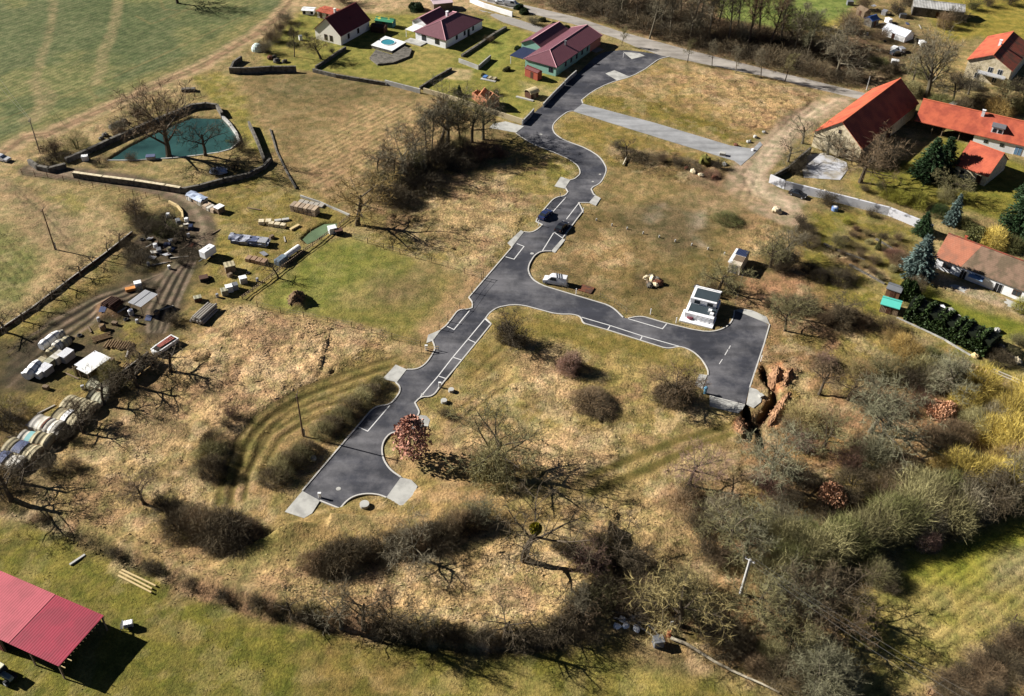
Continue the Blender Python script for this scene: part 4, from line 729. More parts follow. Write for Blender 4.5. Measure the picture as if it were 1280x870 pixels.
zone('in the golden willow wood', 'golden willow wood', '''haze 1222 492 7.5 gold 10; haze 1204 508 6 gold 8; haze 1262 530 9.5 gold 12; haze 1282 510 9 gold 11; haze 1240 545 6.5 gold 9; haze 1270 565 8 gold 11; haze 1250 585 6 amber 9; haze 1195 598 7 gold 10; haze 1222 606 8 gold 11; haze 1246 612 7.5 gold 10; haze 1172 600 5.5 amber 8; haze 1138 455 6.5 amber 8; haze 1128 440 5 amber 7; haze 1240 528 5.5 grey 7; haze 1214 535 5 olive 8; haze 1190 545 4.5 brown 8; haze 1186 560 3.5 dark 9; leafy 1180 520 3.5 rust 7; haze 1205 580 4 olive 8; haze 1170 552 3 brown 8; haze 1160 615 5 olive 9; haze 1200 622 6 dark 10''')
zone('in the wood below the trenches', 'grey wood', '''round 1096 562 14 pale 11; haze 1092 575 7 pale 9; round 1088 540 10 pale 9; haze 1066 606 3.5 dark 9; round 962.6 608 12 pale 10; round 1024 493 8 brown 6; round 1029 562 7 olive 7; haze 1000 528 4 straw 9; haze 1167 480 5.5 grey 9; round 1168 488 8 pale 9; haze 1150 470 5.5 olive 8; haze 1180 472 5 olive 8; haze 1162 452 4 moss 8; haze 1195 468 4.5 grey 6; scrub 1135 482 3.6 black; haze 1120 512 3 brown 7; leafy 1040 628 4.6 rust 7; scrub 1060 630 3.5 dark; haze 1030 640 2.6 dark 8; scrub 985 594 3.5 black; scrub 1000 602 3.5 dark; scrub 960 616 3.5 red; scrub 948 606 3 pink; haze 1120 600 4 dark 8; scrub 1130 585 4 brown; scrub 1056 582 4.5 red; haze 1072 560 3.6 brown 6; scrub 1032 456 3 pink; haze 1036 458 2.2 dark 6; scrub 1070 470 4 straw; scrub 1105 470 5 olive; scrub 1150 505 3 red; scrub 1000 560 3.5 pink; scrub 985 540 3 brown; round 1060 500 6 brown 6; scrub 990 628 3.6 dark; scrub 998 662 4 pale; scrub 972 648 4 grey; haze 955 660 4.5 olive 8; haze 980 672 5 olive 9; haze 1005 678 5 moss 9; scrub 1105 625 4 brown''')
zone('on the rough corner bank', 'corner bank bushes', 'scrub 1180 852 2.4 brown; scrub 1200 842 2.4 dark; scrub 1218 830 2.6 brown; scrub 1236 818 2.6 dark; scrub 1252 806 2.8 brown; scrub 1268 794 2.8 dark; haze 1210 858  2 brown 7; haze 1235 845 2.2 brown 7; haze 1258 832 2.4 dark 7; haze 1275 815 2.4 brown 7; haze 1190 868 2 dark 7; scrub 1275 840 2.4 black; scrub 1240 866 2.4 black')
# evergreen hedge by the white house lawn
def hedge(name, label, pts, wd, h, tint, n, cat='hedge', kindleaf=True):
    w_ = [G(*q) for q in pts]; base = w_[0]; r = random.Random(n); mb = MB(); core = MB(); seg = [(w_[i]-base, w_[i+1]-base) for i in range(len(w_)-1)]; tl = sum((b-a).length for a, b in seg)
    for a, b in seg:
        d = (b-a).normalized(); s = Vector((-d.y, d.x, 0))
        for k in range(int(n*(b-a).length/tl)):
            u, v = r.random(), r.uniform(-1, 1); top = h*(1-.25*abs(v)**3)*(.82+.18*math.sin(u*(b-a).length*2.2+n)); z = top*(1-abs(r.gauss(0, .25)) if r.random() < .6 else r.random()); e = v*wd/2*(1 if r.random() < .5 else .9)
            if z < top*.85: e = wd/2*(1 if v > 0 else -1)*r.uniform(.85, 1.05)
            leafq(mb, a.lerp(b, u)+s*e+Vector((0, 0, max(z, .05))), (s*e/wd*1.4+rdir(r)+Vector((0, 0, .3))).normalized(), r.uniform(.22, .42), r)
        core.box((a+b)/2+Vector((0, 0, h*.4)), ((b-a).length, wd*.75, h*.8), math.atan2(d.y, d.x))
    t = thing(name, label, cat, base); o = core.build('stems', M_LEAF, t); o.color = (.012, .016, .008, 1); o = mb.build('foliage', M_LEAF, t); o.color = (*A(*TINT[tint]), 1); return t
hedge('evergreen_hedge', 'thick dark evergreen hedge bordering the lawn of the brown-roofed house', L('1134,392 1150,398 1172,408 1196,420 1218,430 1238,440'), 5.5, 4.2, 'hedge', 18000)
mist = MB(); mist.blob((0, 0, 0), (.8, .8, .75), 12, .2, 3); 
rm = random.Random(4)
for k in range(500):
    d = rdir(rm); leafq(mist, d*.7, (d+rdir(rm)*.6).normalized(), .35, rm)
pb = G(656, 704); o = mist.build('mistletoe', M_LEAF, None, pb+Vector((1.4, .2, 7.4)), color=A(150, 140, 40)); tag(o, 'yellow-green ball of mistletoe in the dark forked tree', 'mistletoe')
# ---------------------------------------------------------------- buildings
G_ = glass_mat()
M_CREAM = mat('cream_render', (.8, .76, .66), .08, .8, .9); M_WHITE = mat('white_render', (.84, .84, .84), .05, .8, .9, c2=(.74, .74, .74)); M_TEAL = mat('teal_render', A(150, 196, 180), .08, .8, .9); M_SALMON = mat('salmon_render', A(206, 140, 122), .08, .8, .9)
M_STONE = mat('pale_rubble_stone', A(238, 222, 188), .25, 1.6, .95, c2=A(204, 188, 152), c2scale=1.2, bump=.06); M_GSTONE = mat('grey_rubble_stone', A(122, 116, 106), .4, 1.5, .95, c2=A(84, 80, 72), c2scale=1.0, bump=.08)
M_ORANGE = mat('orange_roof_tiles', A(206, 104, 74), .22, .8, .75, c2=A(178, 86, 64), c2scale=.35, wave=('y', .34, .05)); M_DKRED = mat('dark_red_roof_tiles', A(112, 44, 44), .14, .8, .55, wave=('y', .34, .06)); M_PURP = mat('wine_roof_tiles', A(124, 78, 86), .2, .8, .45, wave=('y', .36, .07), spec=.5)
M_OLDRED = mat('weathered_red_tiles', A(170, 88, 66), .3, .9, .85, c2=A(120, 84, 66), c2scale=.5, wave=('y', .34, .06)); M_MOSSR = mat('brown_mossy_tiles', A(140, 114, 94), .3, 1.1, .9, c2=A(112, 96, 76), c2scale=.5, wave=('y', .34, .06)); M_ORBR = mat('faded_orange_tiles', A(192, 124, 96), .3, 1.0, .9, c2=A(160, 110, 88), c2scale=.5, wave=('y', .34, .06))
M_FRAME = mat('white_window_frame', A(236, 236, 238), .05); M_BROWNF = mat('brown_frame', A(110, 74, 50), .15); M_CAP = mat('pale_ridge_cap', A(224, 170, 176), .1); M_OCAP = mat('orange_ridge_cap', A(226, 122, 86), .1)
M_WOOD = mat('weathered_planks', A(132, 112, 90), .3, 1.2, .9, wave=('x', .3, .12)); M_DKWOOD = mat('dark_stained_wood', A(88, 56, 40), .25, 1.0, .8, wave=('x', .25, .1)); M_GLOG_ = mat('grey_log', A(176, 168, 156), .25, 1.5, .9); M_NEWWOOD = mat('fresh_sawn_timber', A(222, 196, 142), .16, 1.4, .85); M_BRICK = mat('orange_hollow_brick', A(216, 148, 108), .2, 1.6, .95, c2=A(190, 122, 90), c2scale=1.4, wave=('z', .25, .08))
M_GALV = mat('galvanised_sheet', A(196, 196, 200), .14, .9, .45, .5, .35, wave=('x', .2, .10)); M_STEEL = mat('grey_painted_steel', A(120, 122, 126), .15, 1.2, .5); M_NAVY = mat('navy_sheet', A(52, 62, 92), .14, 1.0, .45, wave=('x', .3, .06)); M_WPLAST = mat('white_plastic', (.8, .8, .79), .08, 1.0, .5, c2=(.66, .65, .62), c2scale=.7)
M_BLACK = mat('black_rubber', (.012, .012, .013), .2, 2.0, .8); M_BRONZE = mat('rusty_steel', A(126, 76, 52), .3, 1.5, .85, c2=A(84, 60, 48), c2scale=1.2)

def frame3(E1, E2, E3, ze, ext=0.0, ext0=0.0):
    a, b, c = P(*E1, ze), P(*E2, ze), P(*E3, ze); u = (b-a).normalized(); n = Vector((-u.y, u.x, 0))
    if (c-a).dot(n) < 0: a, b = b, a; u = -u; n = -n
    return a, b, c, u, n
class House:
    """rectangle from three eave corners of the photograph (E1-E2 one long eave, E3 on the other one); local x along the ridge, -y the E1-E2 side"""
    def __init__(s, name, label, cat, E1, E2, E3=None, ze=3.0, R=None, pitch=None, ext=(0, 0), width=None, group=None, ov=.4):
        s.ze, s.ov = ze, ov; a = P(*E1, ze); b = P(*E2, ze); u = (b-a).normalized(); n = Vector((-u.y, u.x, 0))
        c = P(*(E3 or R), ze if E3 else ze+1.5)
        s.flip = (c-a).dot(n) < 0
        if s.flip: a, b = b, a; u = -u; n = -n; ext = ext[::-1]
        a = a-u*ext[0]; b = b+u*ext[1]; s.L = (b-a).length
        if E3: s.W = (P(*E3, ze)-a).dot(n)
        elif width: s.W = width
        else:
            best = None
            for k in range(30, 300):
                W = k*.1; q = P(*R, ze+W/2*math.tan(R_(pitch))); e = abs((q-a).dot(n)-W/2)
                if best is None or e < best[0]: best = (e, W)
            s.W = best[1]
        if pitch: s.zr = ze+s.W/2*math.tan(R_(pitch))
        else:
            best = None
            for k in range(2, 140):
                z = ze+k*.1; e = abs((P(*R, z)-a).dot(n)-s.W/2)
                if best is None or e < best[0]: best = (e, z)
            s.zr = best[1]
        o = a+u*s.L/2+n*s.W/2; o.z = 0; s.u, s.n = u, n; s.rz = math.atan2(u.y, u.x)
        s.t = thing(name, label, cat, o, s.rz, group)
        s.sl = (s.zr-ze)/(s.W/2)
    def to_local(s, w): d = Vector(w)-s.t.location; return (d.dot(s.u), d.dot(s.n), d.z)
    def walls(s, m, gable=True, x0=None, x1=None, name='wall'):
        x0 = -s.L/2+s.ov if x0 is None else x0; x1 = s.L/2-s.ov if x1 is None else x1; y = s.W/2-s.ov; z = s.ze+s.ov*s.sl-.14; mb = MB()
        if gable: zt = s.zr-.16; pr = [(-y, -.3), (y, -.3), (y, z), (0, zt), (-y, z)]
        else: pr = [(-y, -.3), (y, -.3), (y, s.ze-.02), (-y, s.ze-.02)]
        n = len(pr); mb.add([(x0, p, q) for p, q in pr]+[(x1, p, q) for p, q in pr], [tuple(range(n-1, -1, -1)), tuple(range(n, 2*n))]+[(i, (i+1) % n, n+(i+1) % n, n+i) for i in range(n)])
        s.wx = (x0, x1); s.wy = y; return mb.build(name, m, s.t)
    def slab(s, pts, m, name='roof', th=.16, parent=None):
        mb = MB(); n = len(pts); mb.add([(x, y, z) for x, y, z in pts]+[(x, y, z-th) for x, y, z in pts], [tuple(range(n)), tuple(range(2*n-1, n-1, -1))]+[(i, n+i, n+(i+1) % n, (i+1) % n) for i in range(n)])
        return mb.build(name, m, parent or s.t)
    def gable_roof(s, m, cap=None, m2=None, split=None):
        x, y = s.L/2, s.W/2; mb = MB(); th = .16
        for sg in (-1, 1):
            q = [(-x, sg*y, s.ze), (x, sg*y, s.ze), (x, 0, s.zr), (-x, 0, s.zr)]
            if sg > 0: q = q[::-1]
            mb.add(q+[(a, b, c-th) for a, b, c in q], [(0, 1, 2, 3), (7, 6, 5, 4)]+[(i, i+4, (i+1) % 4+4, (i+1) % 4) for i in range(4)])
        s.roof = mb.build('roof', m, s.t)
        c = MB(); c.box((0, 0, s.zr+.02), (2*x+.04, .36, .12)); c.build('ridge_cap', cap or m, s.roof)
    def hip_roof(s, m, cap, ends=(1, 1)):
        x, y = s.L/2, s.W/2; a = -x+(y if ends[0] else 0); b = x-(y if ends[1] else 0); z0, z1 = s.ze, s.zr
        v = [(-x, -y, z0), (x, -y, z0), (x, y, z0), (-x, y, z0), (a, 0, z1), (b, 0, z1), (-x, -y, z0-.16), (x, -y, z0-.16), (x, y, z0-.16), (-x, y, z0-.16)]
        mb = MB(); mb.add(v, [(0, 1, 5, 4), (1, 2, 5), (2, 3, 4, 5), (3, 0, 4), (0, 6, 7, 1), (1, 7, 8, 2), (2, 8, 9, 3), (3, 9, 6, 0), (9, 8, 7, 6)]); s.roof = mb.build('roof', m, s.t)
        c = MB(); c.tube([v[4], v[5]], .13, 6)
        for i, j in ((0, 4), (1, 5), (2, 5), (3, 4)): c.tube([v[i], v[j]], .11, 6)
        c.build('ridge_cap', cap, s.roof)
    def opening(s, side, u, z, w, h, frame=None, pane=None, name='window', child='pane', deep=.06):
        """framed opening proud of a wall; u runs along the wall in metres from its middle"""
        x0, x1 = s.wx; cx = (x0+x1)/2; fm = MB(); pn = MB()
        if side in ('-y', '+y'):
            sg = -1 if side == '-y' else 1; y = sg*s.wy; fm.box((cx+u, y+sg*deep/2, z), (w+.16, deep, h+.16)); pn.box((cx+u, y+sg*(deep/2+.012), z), (w, deep, h)); pn.box((cx+u, y+sg*(deep+.012), z), (.05, .06, h+.01), mi=1)
        else:
            sg = -1 if side == '-x' else 1; x = x0 if sg < 0 else x1; fm.box((x+sg*deep/2, u, z), (deep, w+.16, h+.16)); pn.box((x+sg*(deep/2+.012), u, z), (deep, w, h)); pn.box((x+sg*(deep+.012), u, z), (.06, .05, h+.01), mi=1)
        f = fm.build(name, frame or M_FRAME, s.t); pn.build(child, [pane or G_, frame or M_FRAME], f); return f
    def chimney(s, x, y, h, m, w=.7):
        mb = MB(); z = s.zr-abs(y)*s.sl; mb.box((x, y, z+h/2-.3), (w, w*.8, h+.6)); mb.box((x, y, z+h+.06), (w+.16, w*.8+.16, .12)); c = mb.build('chimney', m, s.roof)
        return c
    def lx(s, q, z): return s.to_local(P(*q, z))

h = House('gabled_house', 'cream gabled house with steep dark red roof at the top', 'house', (425.8, 45.5), (463.6, 24.8), (388, 38.3), 3.2, R=(405.7, 23.3))
h.walls(M_CREAM); h.gable_roof(M_DKRED)
sd = '+x' if h.flip else '-x'; near = '-x' if not h.flip else '+x'
for u in (-1.2, .9): h.opening(near, u, 1.5, 1.0, 1.7, M_BROWNF)
for u in (-3.6*(-1 if h.flip else 1), 1.5): h.opening('-y', u, 1.7, .9, 1.5, M_BROWNF)
x, y, z = h.lx((426, 17), h.zr); h.chimney(x, .5, 1.5, M_CREAM); mb = MB(); mb.box((0, 0, 0), (.9, .08, 1.1)); w_ = mb.build('roof_window', G_, h.roof); w_.rotation_euler.x = -math.atan(h.sl)-math.pi/2+math.pi; w_.location = (.8, -h.W/4, (h.ze+h.zr)/2+.1)

h = House('garden_shed', 'small white shed with bright orange roof behind the gabled house', 'shed', (394, 13.5), (414, 18), (397, 5), 2.3, R=(395.5, 8.5)); h.walls(M_CREAM); h.gable_roof(M_ORANGE, M_OCAP)
for u in (-1.3, 1.3): h.opening('-y', u, 1.1, .8, 1.9, M_BROWNF, M_DKWOOD, 'door', 'panel')
h = House('caravan_awning_shed', 'low white tent-like shelter beside the orange-roofed shed', 'shelter', (376, 13), (392, 14), (378, 8), 1.5, R=(377, 9.5)); h.walls(M_WPLAST, x0=-h.L/2+.3, x1=h.L/2-.3); h.gable_roof(M_WPLAST)
for u in (-1.2, 1.4): h.opening('-y', u, .7, .7, .8, M_BLACK, M_BLACK, 'opening', 'flap')

h = House('hip_roofed_bungalow', 'white bungalow with wine-red hipped roof and pale ridges', 'house', (557.2, 50.7), (604.8, 24.6), (517.4, 39.1), 2.9, R=(549, 27)); h.walls(M_WHITE, gable=False); h.hip_roof(M_PURP, M_CAP)
nr = '+x' if h.flip else '-x'; g = -1 if h.flip else 1
for u in (-2.6, 2.6): h.opening(nr, u, 1.6, 1.5, 1.6, M_BLACK)
for u in (-4.2, .2, 5.0): h.opening('-y', u*g, 1.7, .9, 1.3, M_STEEL)
h.opening('-y', 2.4*g, 1.15, 1.1, 2.2, M_STEEL, M_BLACK, 'door', 'panel')
wg = MB(); x, y, z = h.lx((553, 10.3), h.zr); # rear wing: ridge parallel to the main one
yw = h.W/2+3.2; x0, x1 = (-h.L/2+6.5, h.L/2-3) if not h.flip else (-h.L/2+3, h.L/2-6.5)
def wing(h, x0, x1, y0, y1, ze, zr, mr, mw, cap):
    ym = (y0+y1)/2; mb = MB(); th = .15
    for q in ([(x0, y0, ze), (x1, y0, ze), (x1, ym, zr), (x0, ym, zr)], [(x0, ym, zr), (x1, ym, zr), (x1, y1, ze), (x0, y1, ze)]): mb.add(q+[(a, b, c-th) for a, b, c in q], [(0, 1, 2, 3), (7, 6, 5, 4)]+[(i, i+4, (i+1) % 4+4, (i+1) % 4) for i in range(4)])
    r = mb.build('wing_roof', mr, h.t); c = MB(); c.box((0.5*(x0+x1), ym, zr+.03), (x1-x0+.04, .34, .12)); c.build('ridge_cap', cap, r)
    m = MB(); pr = [(y0+.3, -.3), (y1-.3, -.3), (y1-.3, ze-.05), (ym, zr-.17), (y0+.3, ze-.05)]; n = 5; a, b = x0+.35, x1-.35
    m.add([(a, p, q) for p, q in pr]+[(b, p, q) for p, q in pr], [tuple(range(n-1, -1, -1)), tuple(range(n, 2*n))]+[(i, (i+1) % n, n+(i+1) % n, n+i) for i in range(n)]); m.build('wing_wall', mw, h.t)
wing(h, x0, x1, h.W/2-.6, h.W/2+6.0, 2.95, 4.7, M_PURP, M_WHITE, M_CAP); h.opening('+y', 0, .2, .2, .2)
tb = MB(); xs = (-1 if not h.flip else 1); tb.box((xs*(h.L/2-3.2), h.W/2+1.9, 2.55), (5.4, 3.8, .14)); 
tr = tb.build('terrace_roof', M_WPLAST, h.t); pp = MB()
for xx in (-2.5, 2.5): pp.box((xs*(h.L/2-3.2)+xx, h.W/2+3.6, 1.2), (.14, .14, 2.6))
pp.build('terrace_posts', M_WPLAST, h.t); h.chimney(xs*-2.0, 2.2, 1.5, M_WHITE, .8)
tb = MB(); tb.box((xs*(h.L/2+1.2), h.W/2-1.5, .1), (3.4, 6.5, .36)); tb.build('terrace', M_CONC, h.t)

h = House('teal_house', 'long teal-walled house with wine-red hipped roof beside the road', 'house', (695.8, 84.4), (753.4, 44.2), (654, 73.4), 3.1, R=(687, 62)); h.walls(M_TEAL, gable=False); h.hip_roof(M_PURP, M_CAP, (0, 1) if h.flip else (1, 0))
g = -1 if h.flip else 1; nr = '+x' if h.flip else '-x'
for u in (-8.5, -5, -1.5, 2, 5.5): h.opening('-y', u*g, 1.8, .9, 1.3, M_STEEL)
h.opening(nr, -3.6, 1.7, 1.3, 1.4, M_STEEL); sb = MB(); sb.box((g*(h.L/2-.4-3.6), 0, (h.ze-.3)/2), (7.3, 2*h.wy+.012, h.ze+.26)); sb.build('salmon_wall', M_SALMON, h.t)
gx = MB(); ye = h.wy; x1 = g*(h.L/2-.45); gx.add([(x1, -ye, h.ze-.1), (x1, ye, h.ze-.1), (x1, 0, h.zr-.2), (x1-g*.3, -ye, h.ze-.1), (x1-g*.3, ye, h.ze-.1), (x1-g*.3, 0, h.zr-.2)], [(0, 1, 2), (5, 4, 3), (0, 3, 4, 1), (1, 4, 5, 2), (2, 5, 3, 0)]); gx.build('gable_wall', M_SALMON, h.t)
x0, x1 = (-h.L/2+2, h.L/2-10) if h.flip else (-h.L/2+10, h.L/2-2)
wing(h, x0, x1, h.W/2-.8, h.W/2+7.2, 3.05, 5.0, M_PURP, M_TEAL, M_CAP)
tb = MB(); tb.box((-g*(h.L/2-4.3), h.W/2+2.6, 2.75), (8.0, 5.0, .14)); tb.build('canopy', M_NAVY, h.t); pp = MB()
for xx in (-3.6, 3.6): pp.box((-g*(h.L/2-4.3)+xx, h.W/2+4.9, 1.3), (.15, .15, 2.8))
pp.build('canopy_posts', M_FRAME, h.t); h.chimney(-g*2.0, -1.5, 1.2, M_STEEL, .6)
h = House('red_garden_shed', 'brick-red shed leaning against the end of the teal house', 'shed', (672, 91.5), (655.5, 84.8), (678, 88.5), 2.5, R=(675, 88), ov=.12); h.walls(mat('brick_red_boards', A(170, 84, 62), .15, 1, .8, wave=('x', .25, .1)), gable=True); h.gable_roof(M_DKRED); h.opening('-y', .3, 1.1, .9, 1.8, M_DKWOOD, M_DKWOOD, 'door', 'panel')

h = House('stone_barn', 'big stone barn with very steep orange and dark red roof', 'barn', (1078, 186.5), (1135.5, 140), (1017.6, 164), 4.2, R=(1057, 149), ov=.35, ext=(0, 7.5)); h.walls(M_STONE); h.gable_roof(mat('barn_roof_tiles', A(208, 102, 70), .2, .6, .75, c2=A(172, 80, 58), c2scale=.3, wave=('y', .34, .05)), M_OCAP); nr = '+x' if h.flip else '-x'
for u, z in ((-2.6, 2.2), (1.8, 2.0), (0, 6.6)): h.opening(nr, u, z, .7, .9, M_DKWOOD)
h.opening('-y', 0, 1.6, 3.2, 3.2, M_DKWOOD, M_DKWOOD, 'barn_door', 'panel')
BARN = h
h = House('farm_wing', 'long low farm wing with bright orange roof and grey dormer', 'farmhouse', (1157.4, 154), (1279, 182.4), ze=3.0, R=(1144.5, 121), pitch=33, ext=(3, 10)); h.walls(M_WHITE, x0=h.lx((1217, 172), 3)[0] if not h.flip else None, x1=None if not h.flip else h.lx((1217, 172), 3)[0]); h.gable_roof(M_ORANGE, M_OCAP)
def lxx(q, z): return h.lx(q, z)[0]
cx = sum(h.wx)/2
for q in ((1231, 180), (1251, 185)): h.opening('-y', lxx(q, 1.6)-cx, 1.7, .9, .8, M_STEEL)
h.opening('-y', lxx((1271, 193), 1)-cx, 1.1, 1.7, 2.1, M_FRAME, mat('blue_door_paint', A(120, 160, 196), .1), 'door', 'panel')
x, y, z = h.lx((1226, 150), h.zr-.8); h.chimney(x, -.9, 1.5, M_WHITE, .8)
x = lxx((1248, 160), h.ze+2); dm = MB(); yd = -h.W/2+1.6; dm.box((x, yd+1.4, h.ze+1.6), (3.0, 2.8, 1.9)); d = dm.build('dormer', M_WHITE, h.roof); r_ = MB(); r_.box((x, yd+1.6, h.ze+2.7), (3.5, 3.7, .14)); r_.build('dormer_roof', M_STEEL, d)
for k in (-.7, .7): wv = MB(); wv.box((x+k, yd-.01, h.ze+1.7), (.95, .06, 1.0)); wv.build('dormer_window', G_, d)
pm = MB()
for q in ((1163, 168), (1178, 165.5), (1199, 170)): pm.box((lxx(q, .5), -h.wy+.1, 1.45), (.22, .22, 3.0))
pm.build('posts', M_WOOD, h.t); bw = MB(); a = h.wx; x_l = (-h.L/2+.4, a[0]) if not h.flip else (a[1], h.L/2-.4); bw.box((sum(x_l)/2, h.wy-.15, 1.4), (x_l[1]-x_l[0], .3, 3.2)); bw.build('back_wall', M_GSTONE, h.t)
h = House('outbuilding', 'little stone outbuilding with orange roof in front of the farm wing', 'outbuilding', (1192.8, 205), (1235.5, 221), ze=3.0, R=(1207, 174), pitch=34, ov=.3); h.walls(M_STONE); h.gable_roof(M_ORANGE, M_OCAP); h.opening('-y', -2, 1.5, .8, 1.0, M_DKWOOD); h.opening('-y', 2.4, 1.2, 1.1, 2.1, M_DKWOOD, M_DKWOOD, 'door', 'panel')
h = House('long_white_house', 'long whitewashed house with mossy brown and faded orange roof', 'house', (1168.8, 321), (1280, 363.5), ze=3.0, R=(1166, 284), pitch=38, ext=(0, 14)); h.walls(M_WHITE); h.gable_roof(M_MOSSR, M_OLDRED)
x = lxx((1212, 320), h.ze+3); x0 = -h.L/2 if not h.flip else h.L/2; e = .025; rp = MB(); xs = sorted((x0, x)); kk = math.hypot(1, h.sl)
rp.add([(xs[0], -h.W/2, h.ze+e), (xs[1]-.8, -h.W/2, h.ze+e), (xs[1]+.9, 0, h.zr+e), (xs[0], 0, h.zr+e), (xs[0], -h.W/2, h.ze-.1), (xs[1]-.8, -h.W/2, h.ze-.1), (xs[1]+.9, 0, h.zr-.1), (xs[0], 0, h.zr-.1)], [(0, 1, 2, 3), (0, 4, 5, 1), (1, 5, 6, 2), (3, 7, 4, 0)]); rp.build('newer_tiles', M_ORBR, h.roof)
x, y, z = h.lx((1213, 291), h.zr); h.chimney(x, .6, .9, M_ORANGE, .5); cx = sum(h.wx)/2
for q, w_, hh, zz in (((1183, 333), 1.7, 1.2, 1.7), ((1204, 343), 1.2, 2.2, 1.1), ((1221, 348), 1.3, 1.2, 1.7), ((1246, 362), 1.5, 2.2, 1.1), ((1268, 370), 1.6, 1.2, 1.6)):
    h.opening('-y', lxx(q, zz)-cx, zz, w_, hh, M_BROWNF if w_ > 1.5 else M_FRAME, G_ if hh < 2 else M_BLACK, 'window' if hh < 2 else 'door', 'pane')
aw = MB(); aw.box((lxx((1216, 352), 2), -h.wy-.8, 2.1), (3.2, 1.6, .1)); aw.build('awning', mat('blue_awning_cloth', A(150, 180, 214), .1), h.t)
h = House('balcony_house', 'two-storey house with orange gable roof and balcony in the corner', 'house', (1265.8, 89), (1287, 62), (1208, 75), 5.6, pitch=26, ext=(0, 3)); h.walls(M_STONE); h.gable_roof(M_OLDRED, M_OCAP); nr = '+x' if h.flip else '-x'; g = 1 if h.flip else -1
sp = MB(); e = .03; sgn = 1; sp.add([(-h.L/2, h.W/2, h.ze+e), (h.L/2, h.W/2, h.ze+e), (h.L/2, .02, h.zr+e), (-h.L/2, .02, h.zr+e)], [(3, 2, 1, 0)]); sp.add([(-h.L/2, h.W/2, h.ze-.1), (h.L/2, h.W/2, h.ze-.1), (h.L/2, .02, h.zr-.1), (-h.L/2, .02, h.zr-.1)], [(0, 1, 2, 3)]); sp.build('sunlit_slope', M_ORANGE, h.roof)  # slope facing the sun gets brighter tiles, its sunlight painted into the colour
bb = MB(); bb.box((g*(h.L/2+.5), -1.5, 3.0), (1.8, h.W*.6, .18)); b = bb.build('balcony', M_CONC, h.t); rl = MB(); rl.box((g*(h.L/2+1.35), -1.5, 3.6), (.06, h.W*.6, .9)); rl.build('balcony_rail', M_FRAME, b)
for u, z in ((-3.4, 4.2), (-.6, 4.2), (2.6, 1.6), (-2.6, 1.5)): h.opening(nr, u, z, 1.2, 1.5)
h.chimney(g*2.2, .5, 1.6, M_WHITE, .9)

# open red machinery barn, lower left
zb = 3.5; a, b = P(73.3, 833, zb), P(130, 769.4, zb); u = (b-a).normalized(); n = Vector((-u.y, u.x, 0)); Wb = (b-a).length; Lb = 30.0
t = thing('open_barn', 'open-sided machinery barn with crimson corrugated roof in the lower corner', 'barn', (*((a+n*Lb/2+u*Wb/2).xy), gz(*a.xy)*0), math.atan2(n.y, n.x)+math.pi)
M_CRIM = mat('crimson_sheet', A(164, 46, 68), .14, .4, .55, spec=.3, c2=A(146, 44, 62), c2scale=.25, wave=('x', .42, .13), bump=.004); M_PINK = mat('glare_crimson_sheet', A(194, 92, 102), .16, .3, .55, spec=.3, c2=A(176, 84, 92), c2scale=.2, wave=('x', .42, .08), bump=.004); M_MAROON = mat('maroon_boards', A(120, 48, 52), .2, 1, .8, wave=('x', .3, .1))
# local x points away from the far end towards the open end, local y across
sgn = 1.0; Y0, Y1 = -Wb/2, Wb/2; xe = Lb/2; xs = xe-9.2
fl = (t.matrix_basis.inverted() @ a).y < 0
def corr(x0, x1, m, nm, zo=0.0):
    mb = MB(); n_ = 2; mb.add([(x0, Y0, zb+zo), (x1, Y0, zb+zo), (x1, Y1, zb+zo+.02), (x0, Y1, zb+zo+.02), (x0, Y0, zb+zo-.05), (x1, Y0, zb+zo-.05), (x1, Y1, zb+zo-.03), (x0, Y1, zb+zo-.03)], [(0, 1, 2, 3), (7, 6, 5, 4), (0, 4, 5, 1), (1, 5, 6, 2), (2, 6, 7, 3), (3, 7, 4, 0)]); return mb.build(nm, m, t)
corr(xs, xe, M_CRIM, 'roof'); corr(-xe, xs+.25, M_PINK, 'glare_roof', .05)  # pink panel is the same roof with glare put into its colour
rf = MB()
for k in range(15): yy = Y0+.25+(Wb-.5)*k/14; rf.box((xe-2.4, yy, zb-.17), (5.2 if k not in (0, 2) else 6.6, .09, .16))
rf.build('rafters', M_NEWWOOD, t)
for x in (xe-.3, xe-5.5, xe-11, -2, -8, -14):
    for yy in (Y0+.2, Y1-.2): pm = MB(); pm.box((x, yy, zb/2-.2), (.2, .2, zb)); pm.build('post', M_WOOD, t)
ys = Y0+.12 if fl else Y1-.12; wl = MB(); wl.box(((xs-2-xe)/2, ys, 1.5), (xs-2+xe, .1, 3.2)); wl.build('side_wall', M_MAROON, t); wl = MB(); wl.box(((-xe+xs-3)/2-1, -ys, 1.6), (xs-4+xe, .1, 3.4)); wl.build('back_wall', M_MAROON, t)
# flat white house under construction by the turning head
k = lambda X, Y: (820+X/6.21, 290+Y/6.21)
a, b, c = P(*k(192, 690)), P(*k(442, 752)), P(*k(285, 468)); u = (b-a).normalized(); n = Vector((-u.y, u.x, 0)); Wd, Dp = (b-a).length, 10.2
t = thing('modern_house', 'new white flat-roofed house with dark roof terraces beside the turning head', 'house', a+u*Wd/2+n*Dp/2, math.atan2(u.y, u.x)); t.scale = (.94, .94, .58); M_DROOF = mat('dark_roof_membrane', A(60, 72, 78), .2, .8, .7)
def blk(nm, c0, d, m, par=None): mb = MB(); mb.bbox(c0, d, 0, .03); return mb.build(nm, m, par or t)
W2, D2 = Wd/2, Dp/2
lo = blk('lower_wall', (0, -.4, 1.3), (Wd-.3, Dp-2.6, 2.9), M_WHITE); up_ = blk('upper_wall', (-.1, 1.9, 3.9), (Wd-.9, 4.6, 2.4), M_WHITE)
